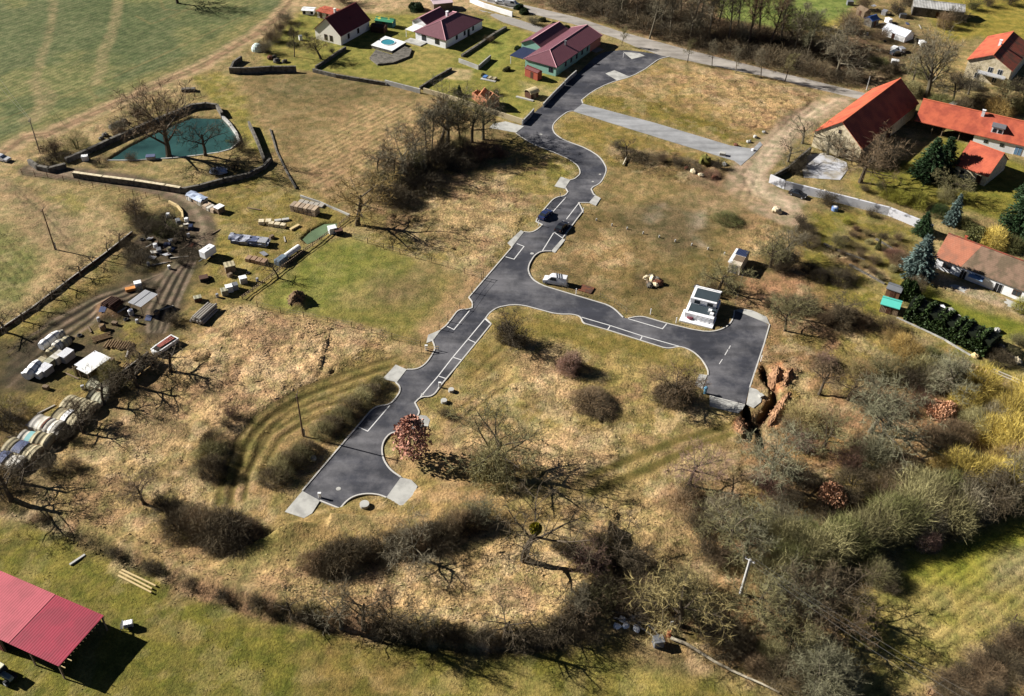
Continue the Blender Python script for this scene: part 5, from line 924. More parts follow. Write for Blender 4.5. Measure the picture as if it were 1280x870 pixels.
blk('terrace_roof', (.25, -1.55, 2.8), (Wd-.9, 3.5, .12), M_DROOF, lo); blk('upper_roof', (.2, 2.0, 5.12), (Wd-1.5, 3.7, .12), M_DROOF, up_); blk('plinth', (-.2, -3.6, .25), (Wd+.6, 4.4, .8), M_WHITE)
for q, d in (((-W2+.5, .2, 2.6), (.5, Dp-2.5, .7)), ((0, D2-.7, 5.15), (Wd-.8, .3, .4))): blk('parapet', q, d, M_WHITE, lo)
for x in (-.6, .5, 1.6, 2.4): pm = MB(); pm.box((x, -D2+.6, 1.35), (.12, .12, 2.2)); pm.box((x, -D2+1.6, 2.42), (.12, 2.2, .12)); pm.build('pergola_post', M_FRAME, t)
for x, y, z, q in ((-1.4, 1.9, 4.0, 1.3), (1.5, 1.9, 4.0, 1.3), (-2.0, -3.1, 1.5, 1.1), (1.3, -3.1, 1.5, 1.6)): wv = MB(); wv.box((x, (y-2.42) if y > 0 else (-4.15), z), (q, .08, 1.4)); wv.build('window', G_, t)
for x, y in ((1.9, -1.8), (2.5, -2.9)): blk('roof_vent', (x, y, 3.2), (.8, .8, .8), M_WPLAST, lo)
mb = MB(); mb.blob((-1.9, -D2+.7, 1.0), (.8, .5, .5), 8, .3, 2); mb.build('flower_box', mat('dried_flowers', A(130, 70, 80), .3, 3), t)
for q, cl, lab in ((k(410, 485), (232, 220, 60), 'bright yellow pallet behind the new white house'), (k(466, 505), (236, 222, 80), 'yellow tarpaulin bundle behind the new white house'), (k(318, 450), (70, 70, 78), 'grey gas bottle crate behind the new white house')):
    p = G(*q); mb = MB(); r1 = 1 if 'pallet' in lab else 0
    if r1:
        for i in range(5): mb.box((0, -.5+.25*i, .75), (1.9, .2, .1))
        mb.box((0, 0, .35), (1.8, 1.0, .7)); 
    else: mb.blob((0, 0, .5), (.85, .55, .75), 10, .2, 5)
    o = mb.build('pallet' if r1 else ('bundle' if 'bundle' in lab else 'crate'), mat('c%d' % cl[0]+lab[:4], A(*cl), .15, 2, .6), None, p, t.rotation_euler.z); tag(o, lab, 'pallet' if r1 else 'bundle')
# site container
a, b, c = P(*k(575, 290)), P(*k(685, 322)), P(*k(640, 150)); u = (b-a).normalized(); n = Vector((-u.y, u.x, 0)); Wc = 2.8
t = thing('site_container', 'cream site container with navy roof cover on the rough plot', 'container', G(922, 333), math.atan2(u.y, u.x)); M_CONTN = mat('cream_container_sheet', A(226, 210, 186), .1, 1, .6, wave=('x', .3, .06))
mb = MB(); mb.bbox((0, 0, 1.25), (Wc, 6.4, 2.5)); mb.build('body', M_CONTN, t); mb = MB(); mb.bbox((.1, 1.9, 2.56), (Wc-.2, 2.6, .12)); mb.build('navy_cover', M_NAVY, t); mb = MB(); mb.bbox((.2, -.7, 2.54), (Wc-.5, 2.2, .1)); mb.build('brown_cover', M_WOOD, t); mb = MB(); mb.box((0, -3.22, 1.15), (1.2, .06, 2.1)); mb.build('door', M_STEEL, t); mb = MB(); mb.box((-Wc/2+.1, 0, 2.45), (.8, 6.2, .14)); mb.build('roof_edge', M_WPLAST, t)

# small garden buildings
def shed(name, label, cat, p0, L_, W_, ze, zr, ang, mw, mr, group=None, door=True):
    s = House.__new__(House); s.L, s.W, s.ze, s.zr, s.ov, s.flip = L_, W_, ze, zr, .18, False; p = G(*p0); p.z = min(p.z, .1); s.u = Vector((math.cos(ang), math.sin(ang), 0)); s.n = Vector((-s.u.y, s.u.x, 0)); s.sl = (zr-ze)/(W_/2); s.rz = ang; s.t = thing(name, label, cat, p, ang, group)
    s.walls(mw); s.gable_roof(mr)
    if door: s.opening('-y', 0, min(1.0, ze*.5), .9, min(1.9, ze*.85), M_DKWOOD, M_DKWOOD, 'door', 'panel')
    return s
def dir_(a, b, z=0): d = P(*b, z)-P(*a, z); return math.atan2(d.y, d.x)
shed('hut', 'garden hut with turquoise roof at the foot of the sloping garden', 'hut', (1111, 388), 4.0, 3.4, 2.1, 2.9, dir_((1097, 382), (1118, 388)), M_WOOD, mat('turquoise_roof_sheet', A(96, 206, 188), .08, 1, .6))
shed('hut', 'garden hut with plain grey roof behind the turquoise one', 'hut', (1116, 369), 3.2, 2.8, 2.0, 2.5, dir_((1106, 360), (1121, 365)), mat('brown_boards', A(120, 86, 64), .2), M_STEEL)
shed('greenhouse', 'white film greenhouse on the allotment behind the barn', 'greenhouse', (1121, 46), 9.0, 5.5, 2.0, 3.4, dir_((1103, 38), (1136, 50)), M_WPLAST, mat('greenhouse_film', A(222, 226, 232), .1, .6, .4, wave=('x', 1.0, .08)))
shed('field_barn', 'long low barn with pale grey roof at the top right', 'barn', (1170, 18), 17.0, 7.5, 3.0, 4.4, dir_((1137, 12), (1196, 19)), M_GSTONE, mat('pale_fibre_cement', A(196, 194, 190), .2, .6, .85, c2=A(160, 158, 152), wave=('x', .5, .08)))
shed('shed', 'shed with shiny blue solar roof beside the greenhouse', 'shed', (1088, 31), 4.0, 3.6, 2.2, 3.2, dir_((1080, 27), (1096, 22)), M_GSTONE, mat('solar_panels', A(64, 92, 150), .1, 1, .25, spec=.6, wave=('x', .6, .1)))
shed('shed', 'small brown shed behind the solar-roofed one', 'shed', (1078, 20), 4.5, 3.0, 2.2, 3.0, dir_((1070, 14), (1085, 22)), M_WOOD, M_WOOD)
s = shed('carport', 'carport with pale roof behind the white bungalow', 'carport', (552, 10), 7.0, 5.0, 2.5, 2.9, dir_((536, 4), (566, 1)), M_WOOD, mat('pale_pink_sheet', A(222, 196, 200), .08), door=False)
shed('summer_house', 'green and turquoise garden playhouse beside the gabled house', 'playhouse', (482, 32), 6.5, 3.2, 1.9, 2.6, dir_((467, 24), (488, 27), 2), mat('blue_green_boards', A(64, 118, 128), .15), mat('green_striped_sheet', A(60, 142, 104), .1, 1, .6, c2=A(210, 204, 80), c2scale=.5, c2lo=.55, c2hi=.58))
shed('lean_to', 'dark lean-to shelter joining the gabled house to the playhouse', 'shelter', (474, 39), 5.0, 3.2, 2.0, 2.3, dir_((462, 27), (482, 30), 2), M_DKWOOD, M_DKWOOD)
# arched wooden shed on the teal house lawn
t = thing('arched_shed', 'wooden shed with arched tan roof on the teal house lawn', 'shed', G(664.5, 121), dir_((655, 124), (671, 118))+math.pi/2*0); mb = MB(); mb.box((0, 0, .8), (3.0, 2.6, 1.8)); mb.build('wall', M_DKWOOD, t); mb = MB()
pts = [(math.cos(math.pi*i/10)*1.5, math.sin(math.pi*i/10)*.9+1.65) for i in range(11)]
mb.add([(x, y, z) for x in (-1.75, 1.75) for y, z in pts]+[(x, y*.94, z-.1) for x in (-1.75, 1.75) for y, z in pts], [(i+1, i, 11+i, 12+i) for i in range(10)]+[(22+i, 23+i, 34+i, 33+i) for i in range(10)]+[(i, i+1, 23+i, 22+i) for i in range(10)]+[(12+i, 11+i, 33+i, 34+i) for i in range(10)]); mb.build('roof', mat('tan_felt', A(208, 190, 146), .12), t); mb = MB(); mb.box((0, -1.32, .8), (1.0, .06, 1.6)); mb.build('door', M_WOOD, t)
# unfinished brick outbuilding: roofless walls
def roofless(t, cx, cy, L_, W_, ze, zg, th=.35):
    mb = MB(); mb.box((cx, cy-W_/2+th/2, ze/2-.15), (L_, th, ze+.3)); mb.box((cx, cy+W_/2-th/2, ze/2-.15), (L_, th, ze+.3))
    for sx in (-1, 1):
        x0 = cx+sx*(L_/2-th) if sx > 0 else cx-L_/2; pr = [(-W_/2+th, -.3), (W_/2-th, -.3), (W_/2-th, ze), (0, zg), (-W_/2+th, ze)]; n = 5
        mb.add([(x0, cy+p, q) for p, q in pr]+[(x0+th, cy+p, q) for p, q in pr], [tuple(range(n-1, -1, -1)), tuple(range(n, 2*n))]+[(i, (i+1) % n, n+(i+1) % n, n+i) for i in range(n)])
    return mb
t = thing('unfinished_outbuilding', 'unfinished roofless orange-brick outbuilding beside the garden wall', 'outbuilding', G(607, 130), dir_((598, 122), (611, 131))); roofless(t, 1.2, .3, 4.6, 4.2, 3.0, 4.6).build('main_wall', M_BRICK, t); roofless(t, -3.0, .1, 3.8, 3.2, 1.9, 2.4).build('annex_wall', M_BRICK, t); mb = MB(); mb.box((2.2, -1.84, 1.0), (1.2, .1, 2.0)); mb.build('doorway', M_DKWOOD, t)
# swimming pool on its raised terrace
q = [P(*p) for p in L('465,60 482,49 507,56.5 490,67')]; c0 = sum(q, Vector())/4; t = thing('swimming_pool', 'round blue pool set in a raised white deck', 'pool', c0); ql = [(v-c0).xy for v in q]
mb = MB(); mb.prism([(v.x*1.02, v.y*1.02) for v in ql], -.3, .9); mb.build('terrace_wall', M_GSTONE, t); mb = MB(); n = 28; R0 = 2.3; ce = P(485.3, 56.8)-c0
mb = MB(); mb.prism([(v.x*1.05, v.y*1.05) for v in ql], .902, 1.0); mb.build('deck', M_WPLAST, t)
mb = MB(); mb.tube([(ce.x+R0*math.cos(a*2*math.pi/n), ce.y+R0*math.sin(a*2*math.pi/n), 1.06) for a in range(n+1)], .13, 6); mb.build('pool_rim', M_WPLAST, t); mb = MB(); mb.prism([(ce.x+R0*math.cos(a*2*math.pi/n), ce.y+R0*math.sin(a*2*math.pi/n)) for a in range(n)], 1.003, 1.06); mb.build('pool_water', mat('pool_water', A(70, 150, 164), .12, .8, .1, .5), t)
sl_ = MB(); sl_.prism([((P(*p)-c0).x, (P(*p)-c0).y) for p in L('462,74 470,64 490,70 506,60 515,63 512,72 492,80 472,82')], -.2, .55); o = sl_.build('rockery', M_GSTONE, None, c0); tag(o, 'dark rockery bank below the raised pool deck', 'rockery')

# ---------------------------------------------------------------- walls and fences
def wall(name, label, pts, wd, h, m, cat='wall', coping=None, base_drop=.4):
    w_ = [P(*q) for q in pts]; base = w_[0].copy(); t = thing(name, label, cat, base); mb = MB(); cp = MB()
    for i in range(len(w_)-1):
        a, b = w_[i]-base, w_[i+1]-base; d = b-a; an = math.atan2(d.y, d.x); mb.box((a+b)/2+Vector((0, 0, h/2-base_drop/2)), (d.length+wd*.5, wd, h+base_drop), an, tone=1)
        if coping: cp.box((a+b)/2+Vector((0, 0, h+.06)), (d.length+wd*.4, wd+.16, .12), an)
    mb.build('wall', m, t)
    if coping: cp.build('coping', coping, t)
    return t
M_LIMEW = mat('patchy_whitewash', A(222, 222, 226), .1, .5, .95, c2=A(120, 120, 124), c2scale=.22, c2lo=.56, c2hi=.62)
wall('garden_wall', 'long patchy whitewashed garden wall running behind the sloping garden', L('962,228 980,236 1024,247 1071,259 1110,269 1163,291'), .5, 2.2, M_LIMEW)
wall('garden_wall', 'dark-stained wall piece beside the gravel courtyard', L('963,226 985,214 1000,200 1012,190'), .5, 1.4, M_GSTONE)
wall('garden_wall', 'tan rendered wall along the lower edge of the upper gardens', L('530,116 562,125 595,136 625,146 653,155'), .4, 1.5, mat('tan_render', A(196, 180, 144), .14))
wall('garden_wall', 'pale concrete wall stretch below the white bungalow lawn', L('482,106 505,112 525,117'), .4, 1.5, M_CONC)
wall('garden_wall', 'rough grey stone wall stretch below the pool garden', L('392,90 420,97 450,102 481,107'), .6, 1.1, M_GSTONE)
wall('garden_wall', 'dark stone wall across the top of the ploughed field', L('288,92 310,92 340,90 370,90'), .6, 1.9, M_GSTONE); wall('garden_wall', 'short stone wall corner at the dirt track', L('289,91 293,82 302,76'), .6, 1.5, M_GSTONE)
wall('garden_wall', 'pale boundary wall between road and teal house lawn', L('679,134 690,122 705,107'), .35, 1.2, M_CONC); wall('garden_wall', 'lower boundary wall at the garden corner by the road', L('653,156 662,147 667,141'), .35, 1.3, M_CONC)
wall('garden_wall', 'dark boundary wall behind the teal house drive', L('706,106 712,100 720,93'), .35, 1.3, M_CONC)
wall('planter_wall', 'pale concrete planter wall below the white bungalow', L('574,78 598,87 613,74'), .35, 1.3, M_CONC); wall('garden_wall', 'dark stone retaining strip between bungalow and teal house gardens', L('578,71 598,58 618,44 632,36'), .8, .8, M_GSTONE); wall('garden_wall', 'low dark wall from the gabled house to the lower garden', L('395,86 410,77 422,68 432,62'), .5, 1.0, M_GSTONE)
wall('garden_wall', 'low dark wall on the edge of the lower bungalow lawn', L('525,112 543,100 564,88'), .5, .9, M_GSTONE)
wall('boundary_wall', 'long white wall beside the drive at the top', L('588,3 605,10 640,21'), .4, 1.7, M_WHITE)
wall('pond_wall', 'dark stone retaining wall along the back of the pond', L('84,203 110,192 138,179 163,168 200,152 239,136'), .9, 1.3, M_GSTONE); wall('pond_wall', 'curved stone end wall at the top of the pond', L('239,136 258,134 272,136 278,146'), .8, 1.4, M_GSTONE); wall('pond_wall', 'pale curved concrete rim on the right side of the pond', L('277,145 287,155 296,168 299,178'), .6, .5, M_CONC); wall('pond_wall', 'thin pale kerb along the near edge of the pond', L('299,178 288,187 274,191 245,195 216,198 165,201 135,201'), .35, .25, M_CONC)
wall('terrace_wall', 'long dark terrace wall below the pond lawn', L('94,222 130,227 170,232 208,238 226,241'), .7, 1.5, M_GSTONE, coping=M_STONE); wall('terrace_wall', 'shaded terrace wall curving up right of the pond', L('226,241 250,236 280,228 310,222 330,212 338,203'), .7, 1.2, M_GSTONE); wall('pond_wall', 'pale stone wall end beside the bend of the dirt track', L('38,205 48,212 62,215 82,210'), .9, 1.3, M_GSTONE)
wall('pond_wall', 'dark stone wall right of the pond lawn', L('312,158 322,180 331,204'), .6, 1.5, M_GSTONE); wall('garden_wall', 'low grey wall up the left edge of the ploughed field', L('338,163 346,190 358,215 370,236'), .4, .4, M_GSTONE); wall('retaining_kerb', 'thin pale kerb at the corner of the fenced lot', L('376,246 400,254 437,270'), .3, .5, M_CONC)
wall('garden_kerb', 'thin white edging along the foot of the evergreen hedge', L('1121,398 1150,411 1180,425 1213,445'), .3, .3, M_CONC); wall('garden_wall', 'low pale wall fragment at the yard bend', L('212,254 222,259 228,266 229,274'), .4, .7, M_NEWWOOD)
def fence(name, label, pts, step, h, m, rails=(.9,), rail=.05, post=.09, group=None, wire=None, mesh=False):
    w_ = [P(*q) for q in pts]; base = G(*pts[0]); t = thing(name, label, 'fence', base, 0, group); rb = MB(); first = None; k = 0
    for i in range(len(w_)-1):
        a, b = w_[i], w_[i+1]; n = max(1, int((b-a).length/step)); pr = None
        for j in range(n+(1 if i == len(w_)-2 else 0)):
            p = a.lerp(b, j/n); p.z = gz(p.x, p.y)
            if k < 90:
                if first is None: mb = MB(); mb.box((0, 0, h/2-.2), (post, post, h+.4)); first = mb.mesh('fence_post', m)
                o = bpy.data.objects.new('post', first); col.objects.link(o); o.parent = t; o.location = p-base; k += 1
        for zf in rails:
            d = b-a; m_ = max(2, int(d.length/2)); rb.tube([a.lerp(b, q/m_)-base*1.0+Vector((0, 0, gz(*a.lerp(b, q/m_).xy)+h*zf)) for q in range(m_+1)], rail, 4, cap=False)
    rb.build('rail' if wire is None else 'wire', wire or m, t); return t
M_WIRE = mat('fence_wire', A(130, 126, 118), .1, 1, .5)
wall('board_fence', 'long dark board fence with pale capping along the lower left field', L('-8,420 40,388 90,350 131,320 166,292'), .12, .6, M_DKWOOD, 'fence', coping=M_GLOG_)
fence('wire_fence', 'thin post and wire fence across the lower side of the lot', L('322,384 380,399 440,411 490,424 526,434'), 4.0, 1.5, M_DKWOOD, (.5, .95), .02, .11, wire=M_WIRE)
fence('wire_fence', 'post and wire fence across the upper side of the lot', L('440,298 500,318 560,335 602,350'), 4.0, 1.5, M_DKWOOD, (.5, .95), .02, .11, wire=M_WIRE); fence('wire_fence', 'row of dark fence posts between lot and new road', L('604,347 590,366 575,386 560,402 549,412'), 3.6, 1.7, M_DKWOOD, (.6, .95), .02, .12, wire=M_WIRE)
fence('plank_fence', 'low double-board fence between the yard and the lot', L('303,374 340,347 380,316 412,292 437,272'), 3.0, .9, M_WOOD, (.45, .95), .09, .12)
fence('wire_fence', 'rusty mesh fence along the track below the pond', L('28,218 60,222 100,231 150,240 200,250'), 3.2, 1.5, M_BRONZE, (.3, .6, .95), .03, .1, wire=M_BRONZE); fence('wire_fence', 'short wire fence beside the white van', L('660,345 690,354 710,362'), 2.6, 1.2, M_STEEL, (.5, .95), .02, .06, wire=M_WIRE); fence('wire_fence', 'grey mesh panel fence on the side road verge', L('750,374 768,380 783,392'), 2.6, 1.5, M_STEEL, (.5, .95), .02, .06, wire=M_WIRE)
fence('wire_fence', 'short rail fence behind the white van', L('690,337 712,341'), 2.4, 1.1, M_STEEL, (.5, .95), .025, .06, wire=M_WIRE); fence('garden_fence', 'dark garden fence at the edge of the dirt track', L('324,58 336,48 344,42'), 2.4, 1.5, M_DKWOOD, (.3, .6, .95), .07, .12)
fence('wire_fence', 'thin wire fence from the container to the turning head', L('929,340 924,362 918,386'), 3.0, 1.4, M_STEEL, (.95,), .02, .07, wire=M_WIRE); fence('wire_fence', 'leaning wire fence on the bank in the lower right corner', L('1160,868 1200,842 1240,812 1268,774'), 4.5, 1.3, M_DKWOOD, (.9,), .02, .12, wire=M_WIRE); fence('wire_fence', 'short fence beside the lowest road bay', L('527,441 548,438'), 3, 1.2, M_NEWWOOD, (.5, .95), .05, .1)
# ---------------------------------------------------------------- vehicles
def car(label, p, rz, c, van=False, name='parked_car', cat='car', group=None):
    key = 'car_%d' % int(c[0]*1000+c[2]*100000); m = mat(key, c, .04, 1, .25, .6); t = thing(name, label, cat, p, rz, group); L_, W_, Hh = (5.3, 2.0, 2.1) if van else (4.5, 1.8, 1.48); l, w = L_/2, W_/2
    if van: low = [(-l, .35), (l-.1, .35), (l, .7), (l-.15, 1.0), (l-1.0, 1.15), (-l+.02, 1.15)]; cab = [(-l+.03, 1.15), (l-1.0, 1.15), (l-1.75, 2.0), (l-2.2, Hh), (-l+.15, Hh)]
    else: low = [(-l, .32), (l-.05, .32), (l, .62), (l-.15, .8), (l-1.15, .95), (-l+.55, .98), (-l+.05, .88)]; cab = [(-l+.5, .96), (l-1.15, .94), (l-1.95, 1.4), (l-2.5, Hh), (-l+1.25, 1.45)]
    def ext(mb, pr, w0, w1):
        n = len(pr); z0 = min(q[1] for q in pr); z1 = max(q[1] for q in pr); ww = lambda z: w0+(w1-w0)*((z-z0)/(z1-z0))**1.3
        mb.add([(x, -ww(z), z) for x, z in pr]+[(x, ww(z), z) for x, z in pr], [tuple(range(n)), tuple(range(2*n-1, n-1, -1))]+[((i+1) % n, i, n+i, n+(i+1) % n) for i in range(n)])
    mb = MB(); ext(mb, low, w, w*.94); ext(mb, cab, w*.93, w*.76); b = mb.build('body', m, t)
    gl = MB(); f = cab; 
    for sg in (-1, 1):
        for x0, x1 in ((cab[0][0]+.45, (cab[0][0]+cab[1][0])/2-.05), ((cab[0][0]+cab[1][0])/2+.05, cab[1][0]-.75)):
            if van and x0 < -1: continue
            gl.add([(x0, sg*(w*.925+.004), cab[0][1]+.07), (x1+.3, sg*(w*.925+.004), cab[0][1]+.07), (x1-.1, sg*(w*.80+.012), Hh-.17), (x0+.15, sg*(w*.80+.012), Hh-.17)], [(0, 1, 2, 3) if sg < 0 else (3, 2, 1, 0)])
    (xa, za), (xb, zb_) = cab[1], cab[3]; e = .02
    gl.add([(xa-.06+e, -w*.84, za+.08+e), (xa-.06+e, w*.84, za+.08+e), (xb+.08+e, w*.70, zb_-.06+e), (xb+.08+e, -w*.70, zb_-.06+e)], [(0, 1, 2, 3)])
    (xa, za), (xb, zb_) = cab[0], cab[4]
    gl.add([(xa+.06-e, -w*.8, za+.1+e), (xa+.06-e, w*.8, za+.1+e), (xb-.03-e, w*.7, zb_-.05+e), (xb-.03-e, -w*.7, zb_-.05+e)], [(3, 2, 1, 0)])
    gl.build('window', G_, t)
    for sx in (-1, 1):
        for sy in (-1, 1):
            wm = MB(); x, y = sx*(l-.85), sy*(w-.1); wm.tube([(x, y-.11*sy, .33), (x, y+.11*sy, .33)], .33, 14); o = wm.build('wheel', M_BLACK, t); rm_ = MB(); rm_.tube([(x, y+.09*sy, .33), (x, y+.125*sy, .33)], .2, 10); rm_.build('rim', M_GALV, o)
    for sy in (-1, 1):
        lm = MB(); lm.box((l-.1, sy*w*.7, .7 if not van else .85), (.16, .34, .16)); lm.build('headlight', M_FRAME, t); lm = MB(); lm.box((-l+.02, sy*w*.78, .8), (.08, .2, .22)); lm.build('tail_light', M_BRONZE, t)
    return t
car('dark blue car parked in the left upper road bay', P(681.5, 270.5), dir_((672, 277), (690, 261)), A(44, 56, 96))
car('black car parked in the right upper road bay', P(702, 286), dir_((694, 291), (711, 274)), A(30, 30, 36)); car('black car parked beside the whitewashed garden wall', G(997, 245), dir_((985, 241), (1008, 249)), A(32, 34, 38)); car('white car on the dirt track by the field corner', G(3, 200), dir_((-6, 197), (12, 201)), A(220, 220, 224))
v = car('white pickup van with ladders parked on the side road verge', G(694, 354), dir_((681, 352), (710, 357))+math.pi, A(236, 236, 238), True, 'parked_van', 'van')
for k in (-.6, -.1, .4):
    mb = MB(); mb.box((-.6+k, 0, 2.2), (.14, 1.9, .1), .3); mb.build('roof_ladder', M_STEEL, v)
car('silver grey car half hidden behind the stone barn', G(1120, 68), .4, A(70, 72, 78)); car('white car parked at the top beside the long white wall', P(627, 5), -.3, A(226, 226, 226)); car('white van beside the long white wall at the top', P(640, 7.5), -.3, A(228, 228, 230), True, 'parked_van', 'van')
# tractor by the red barn
t = thing('tractor', 'small white-cabbed tractor on the lawn below the red barn', 'tractor', G(5, 847), -.45); mb = MB(); mb.bbox((.9, 0, 1.0), (1.9, .7, .7)); mb.build('bonnet', mat('tractor_paint', A(150, 160, 150), .1), t); mb = MB(); mb.box((-.6, 0, 1.55), (1.5, 1.4, 1.3), taper=.9); mb.build('cab', G_, t); mb = MB(); mb.bbox((-.6, 0, 2.26), (1.7, 1.6, .14)); mb.build('cab_roof', mat('cream_paint', A(232, 226, 196), .05), t)
for x, r0, y in ((-.8, .8, .85), (-.8, .8, -.85), (1.4, .5, .7), (1.4, .5, -.7)): mb = MB(); mb.tube([(x, y-.2, r0), (x, y+.2, r0)], r0, 16); o = mb.build('wheel', M_BLACK, t); mb = MB(); mb.tube([(x, y-.22, r0), (x, y+.22, r0)], r0*.5, 10); mb.build('rim', M_FRAME, o)
t = thing('cultivator', 'small silver tined machine beside the red barn shadow', 'machine', G(162, 784), .3); mb = MB(); mb.bbox((0, 0, .8), (1.3, .9, .8)); mb.build('body', M_GALV, t); mb = MB()
for k in range(4): mb.tube([(-.9, -.6+.4*k, .9), (-1.3, -.6+.4*k, .1)], .05, 5)
mb.box((-.8, 0, .9), (.15, 1.6, .12)); mb.build('tines', M_STEEL, t)
for sy in (-1, 1): mb = MB(); mb.tube([(.2, sy*.5, .35), (.2, sy*.66, .35)], .35, 12); mb.build('wheel', M_BLACK, t)

# ---------------------------------------------------------------- poles, posts, wires
M_POLE = mat('tarred_pole', A(112, 88, 66), .2, 1, .9); M_CPOLE = mat('concrete_pole', A(206, 204, 198), .1)
def pole(x, y, h, m, label, name='power_pole', cat='pole', arm=1.6, rz=0.0, stub=False, r0=.17):
    t = thing(name, label, cat, G(x, y), rz); mb = MB(); mb.tube([(0, 0, -.5), (0, 0, h*.5), (0, 0, h)], [r0, r0*.85, r0*.65], 10); mb.build('shaft', m, t)
    if arm:
        mb = MB(); mb.box((0, 0, h-.25), (.12, arm, .12)); c = mb.build('crossarm', m, t); mb = MB()
        for k in (-1, 0, 1): mb.tube([(0, k*arm*.45, h-.2), (0, k*arm*.45, h+.12)], .06, 6)
        mb.build('insulator', M_STEEL, c)
    if stub: mb = MB(); mb.tube([(.32, 0, -.4), (.25, 0, 1.8)], .14, 8); mb.build('stub', M_CONC, t)
    return t
pole(379, 545, 10.1, M_POLE, 'brown wooden power pole beside the lower new road', stub=True); pole(50, 191, 9.3, mat('grey_pole', A(150, 140, 126), .15), 'grey wooden power pole at the bend of the dirt track'); pole(69, 312, 10.5, M_POLE, 'dark power pole standing in the lower left field', stub=True)
wp = pole(926, 742, 8.3, M_CPOLE, 'leaning white concrete power pole in the lower wood', rz=.9, r0=.3); pole(1083, 113, 4.5, M_CPOLE, 'short pale post beside the old road near the barn', 'post', 'post', 0); pole(860, 76, 3, M_POLE, 'thin wooden stake on the old road verge', 'stake', 'stake', 0, r0=.08)
top = G(926, 742)+Vector((0, 0, 8.3))
for k, (qx, qy) in enumerate(((1200, 880), (1212, 872), (1224, 868))):
    e = P(qx+40, qy+28, 8.6); mb = MB(); a = top+Vector((-.3+.3*k, .45*(k-1), .1)); pts = []
    for i in range(17): u = i/16; p = a.lerp(e, u); p.z -= 4*u*(1-u)*.9; pts.append(p-a)
    mb.tube(pts, .016, 4, cap=False); o = mb.build('power_line', M_WIRE, None, a); tag(o, ('upper', 'middle', 'lower')[k]+' of three pale wires running from the white pole', 'wire')
for q, r1, lab in ((((-10, 85), 8.8), ((38, 149), 9.2), 'thin overhead wire above the crop field'), (((-14, 92), 8.8), ((38, 151), 9.0), 'second thin overhead wire above the crop field')):
    a, e = P(*q[0], q[1]), P(*r1[0], r1[1]); mb = MB(); mb.tube([Vector((0, 0, 0)), (e-a)*.5-Vector((0, 0, .5)), e-a], .025, 4, cap=False); o = mb.build('power_line', M_WIRE, None, a); tag(o, lab, 'wire')
grp = 'small white survey pegs'
sx = [(745.5, 276), (765, 282), (784, 286.5), (804, 292), (824, 297), (844, 302), (864.6, 307), (885, 312), (905.6, 318)]; mb = MB(); mb.box((0, 0, .2), (.32, .32, .8), taper=.8); pm_ = mb.mesh('concrete_peg', M_CONC)
for k, q in enumerate(sx): o = bpy.data.objects.new('survey_peg', pm_); col.objects.link(o); o.location = G(*q); tag(o, f'{ORD[k]} pale peg of the row crossing the rough plot', 'peg', grp)
for k, (q, lab) in enumerate(((((400, 622)), 'white cabinet post at the foot of the road end'), ((550, 484), 'white cabinet post beside the lowest bays'), ((533, 438), 'white cabinet post in front of the lot corner'), ((689, 259), 'white sign post behind the dark blue car'), ((673, 282), 'white post at the kerb before the blue car'), ((700, 247), 'dark post beside the left upper bay'), ((729, 266), 'white post at the right upper bay corner'), ((707, 300), 'grey post beside the black car bay'), ((951, 452), 'white post at the right edge of the turning head'), ((779, 72), 'white sign post at the old road junction'), ((813, 393), 'pale post on the side road kerb'), ((845, 404), 'pale post before the new white house'), ((720, 368), 'pale kerb post near the red plate'))):
    t = thing('cabinet_post' if 'cabinet' in lab else 'kerb_post', lab, 'post', G(*q)); m = M_STEEL if ('dark' in lab or 'grey' in lab) else M_WPLAST; mb = MB(); mb.bbox((0, 0, .55), (.5, .3, 1.3) if 'cabinet' in lab else (.16, .16, 1.5)); mb.build('body', m, t); mb = MB(); mb.box((0, 0, 1.24 if 'cabinet' in lab else 1.36), (.56, .36, .08) if 'cabinet' in lab else (.2, .2, .1)); mb.build('cap', m, t)
t = thing('water_hydrant', 'light blue standpipe at the lower pavement of the turning head', 'hydrant', G(881, 492)); mb = MB(); mb.tube([(0, 0, -.2), (0, 0, 1.3)], .3, 10); mb.build('body', mat('light_blue_paint', A(120, 180, 214), .1), t); mb = MB(); mb.blob((0, 0, 1.35), (.42, .42, .3), 10, 0); mb.build('head', mat('light_blue_paint', A(120, 180, 214)), t)
for q, lab in (((423, 611), 'round pale manhole cover on the road end'), ((676, 168), 'manhole cover on the upper road bend'), ((750, 218), 'small road gully cover on the upper bend'), ((741, 227), 'second gully cover beside the upper bend kerb'), ((528, 493), 'pale gully cover at the lowest bay line'), ((665, 317), 'pale manhole cover at the junction kerb')):
    mb = MB(); mb.tube([(0, 0, -.02), (0, 0, .02)], .42 if 'manhole' in lab else .3, 16); o = mb.build('manhole_cover', M_CONC, None, P(*q)+Vector((0, 0, .015))); tag(o, lab, 'manhole')
for q, lab, r0 in (((456, 634), 'short concrete well ring below the road end', .8), ((564, 489), 'concrete well ring beside the lowest bays', .55), ((555, 503), 'pale concrete disc on the grass below the bays', .6), ((392, 574), 'white concrete block beside the shrub strip', .5)):
    mb = MB(); mb.tube([(0, 0, -.3), (0, 0, .55)], r0, 16); o = mb.build('well_ring', M_CONC, None, G(*q)); tag(o, lab, 'well ring')
mb = MB(); mb.bbox((0, 0, .1), (3.0, 2.4, .25)); o = mb.build('steel_plate', M_BRONZE, None, G(733, 362), dir_((724, 359), (742, 364))); tag(o, 'flat rusty red plate lying beside the side road', 'plate')
mb = MB(); mb.bbox((0, 0, .45), (1.6, 1.1, .9)); o = mb.build('boundary_stone', M_CONC, None, G(903, 194), -.3); tag(o, 'white block at the end of the pale path', 'block')
